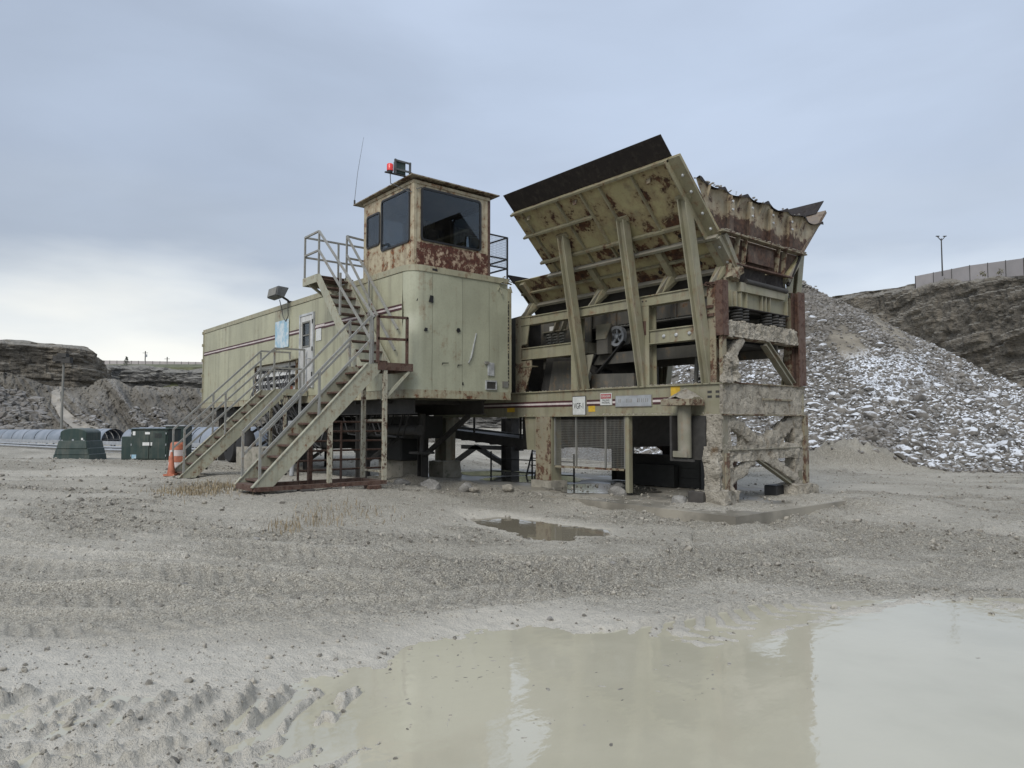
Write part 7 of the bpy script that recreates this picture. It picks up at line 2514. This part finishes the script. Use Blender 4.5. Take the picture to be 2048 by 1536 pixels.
# ------------------------------------------------------------------ masts, poles, fences on the rims
def mast(name, label, px, py0, py1, dep, heads, mat, r=0.09, h_mat='dark'):
    a, b = pix(px, py0, dep), pix(px, py1, dep)
    t = thing(name, label, 'light pole', tuple(a))
    MB().tube([tuple(a), (a[0], a[1], b[2])], [r, r * 0.75], 8).build('pole', mat, t, smooth=40)
    if heads == 1:
        for dx, dz in ((-0.25, 0.1), (0.25, 0.0), (0.0, 0.25)):
            c = np.array([a[0] + RGT.x * dx, a[1] + RGT.y * dx])
            lbox(MB(), c, -0.28, 0.28, -0.25, 0.1, b[2] + dz - 0.05, b[2] + dz + 0.30).build('lamp_head', h_mat, t)
        MB().bar((a[0] - RGT.x * 0.5, a[1] - RGT.y * 0.5, b[2]), (a[0] + RGT.x * 0.5, a[1] + RGT.y * 0.5, b[2]), 0.08, 0.08).build('cross_arm', h_mat, t)
    else:
        for sgn in (-1, 1):
            p0 = V3((a[0], a[1], b[2] - 0.3))
            p1 = p0 + V3((RGT.x * 0.5 * sgn, RGT.y * 0.5 * sgn, 0.55))
            MB().bar(p0, p1, 0.08, 0.08).build('arm', h_mat, t)
            MB().bar(p1 - V3((RGT.x * 0.22 * sgn, RGT.y * 0.22 * sgn, -0.06)), p1 + V3((RGT.x * 0.20 * sgn, RGT.y * 0.20 * sgn, 0.08)), 0.2, 0.10).build('lamp_head', h_mat, t)
    return t


mast('yard_light_pole', 'grey yard light pole with clustered lamps in front of the embankment', 122, 874, 724, 44, 1, 'grey_steel', 0.08)
mast('rim_light_pole', 'dark twin headed light pole on the cliff beside the fence', 1885, 552, 476, 97, 2, 'dark', 0.10)


def fence(name, label, pts, px_h, n, parent_mat='fence', post_mat='dark'):
    """solid panels between posts; pts: (px, base_py, depth)"""
    A = np.array(pts, float)
    tq = np.linspace(0, 1, n + 1)
    kx = np.linspace(0, 1, len(A))
    base = [pix(np.interp(t, kx, A[:, 0]), np.interp(t, kx, A[:, 1]), np.interp(t, kx, A[:, 2])) for t in tq]
    h = px_h
    t_ = thing(name, label, 'fence', tuple(base[0]))
    for a, b in zip(base[:-1], base[1:]):
        d = (b - a) / np.linalg.norm(b - a)
        a2, b2 = a + d * 0.06, b - d * 0.06
        nn_ = np.array([-d[1], d[0], 0]) * 0.03
        MB().prism([a2 - np.array([0, 0, 0.6]), b2 - np.array([0, 0, 0.6]), b2 + np.array([0, 0, h]), a2 + np.array([0, 0, h])], nn_).build('panel', parent_mat, t_)
    for a in base:
        MB().bar(a - np.array([0, 0, 0.6]), a + np.array([0, 0, h + 0.05]), 0.09, 0.09).build('post', post_mat, t_)
    return t_


fence('rim_fence', 'pale panelled fence along the top of the cliff', [(1831, 570, 107), (1940, 551.5, 92), (2048, 540, 80), (2250, 514, 66)], 1.35, 9)
fence('side_fence', 'short return of pale fence at the end of the cliff fence', [(1831, 570, 107), (1850, 568, 125)], 1.35, 2)
fence('far_fence', 'long pale fence on the far rim behind the turf', [(205, 729.5, 186), (420, 733, 188), (640, 737, 190)], 1.15, 30)
for px, y0, y1, lab in ((290, 731, 702, 'taller wooden utility pole behind the far fence'), (334, 731, 714, 'shorter wooden utility pole behind the far fence')):
    a, b = pix(px, y0, 192), pix(px, y1, 192)
    t = thing('utility_pole', lab, 'utility pole', tuple(a))
    MB().tube([tuple(a), (a[0], a[1], b[2])], 0.13, 6).build('pole', 'wood', t)
    MB().bar((a[0] - RGT.x * 0.7, a[1] - RGT.y * 0.7, b[2] - 0.5), (a[0] + RGT.x * 0.7, a[1] + RGT.y * 0.7, b[2] - 0.5), 0.1, 0.1).build('cross_arm', 'wood', t)
    if y1 < 710:
        MB().lathe([(0.22, 0), (0.22, 0.7)], (a[0] + RGT.x * 0.3, a[1] + RGT.y * 0.3, b[2] - 1.6), n=8).build('transformer_can', 'galv', t)


def leafy(name, label, base, h, w, n, mat='bush'):
    t = thing(name, label, 'shrub', tuple(base))
    MB().tube([tuple(base), tuple(base + np.array([0, 0, h * 0.6]))], [0.06, 0.02], 6).build('trunk', 'wood', t)
    mb = MB()
    for i in range(n):
        zz = random.uniform(0.1, 1)
        rr_ = w * (1 - zz * 0.75) * random.uniform(0.2, 1)
        a = random.uniform(0, 6.28)
        c = base + np.array([rr_ * math.cos(a), rr_ * math.sin(a), zz * h])
        d1, d2 = rng.normal(size=3) * 0.09, rng.normal(size=3) * 0.09
        mb.add([c, c + d1, c + d1 + d2, c + d2], [(0, 1, 2, 3)])
    mb.build('crown', mat, t)


leafy('bush', 'small dark conical bush by the far fence', pix(253, 731, 182), 2.2, 0.9, 320)
for px, dep, py in ((1966, 86, 551), (2000, 83, 547)):
    b_ = pix(px, py, dep)
    leafy('weed_clump', {1966: 'pale scrubby weed clump at the cliff fence', 2000: 'low scrubby weed clump further along the cliff fence', 1950: 'smallest weed clump at the cliff fence'}[px], b_, 0.5, 0.6, 45, 'weed')

# ------------------------------------------------------------------ dry grass at the stairs
def grass(name, label, spots, n, hmin, hmax):
    V_, F_ = [], []
    for i in range(n):
        cx_, cy_, rx2, ry2 = spots[i % len(spots)]
        x, y = random.gauss(cx_, rx2), random.gauss(cy_, ry2)
        h = random.uniform(hmin, hmax)
        a = random.uniform(0, 6.28)
        lean = random.uniform(0.1, 0.75) * h
        dx, dy = math.cos(a) * lean, math.sin(a) * lean
        px_, py_ = -math.sin(a) * 0.004, math.cos(a) * 0.004
        V_.append([(x - px_, y - py_, 0), (x + px_, y + py_, 0), (x + dx * 0.4 + px_, y + dy * 0.4 + py_, h * 0.6), (x + dx * 0.4 - px_, y + dy * 0.4 - py_, h * 0.6), (x + dx, y + dy, h)])
    Vn = np.array(V_)
    g0 = ground_height(Vn[:, 0, 0], Vn[:, 0, 1])[0]
    Vn[:, :, 2] += (g0 - 0.01)[:, None]
    b = np.arange(n) * 5
    F = np.concatenate([np.stack([b, b + 1, b + 2], 1), np.stack([b, b + 2, b + 3], 1), np.stack([b + 3, b + 2, b + 4], 1)])
    o = fast_mesh(name, Vn.reshape(-1, 3), F, 'drygrass', False)
    kind(o, 'stuff', label)


grass('dry_grass', 'dry straw coloured grass by the foot of both stairs', [(-13.2, 4.0, 0.7, 0.35), (-13.6, 4.4, 0.8, 0.4), (-12.7, 3.5, 0.5, 0.25)], 1500, 0.03, 0.13)
grass('dry_weeds', 'sparse dry weeds on the mound in front of the stairs', [(-8.75, 3.9, 0.22, 0.2), (-9.0, 4.4, 0.3, 0.25), (-9.3, 4.9, 0.4, 0.3), (-8.6, 3.5, 0.2, 0.15)], 420, 0.03, 0.13)
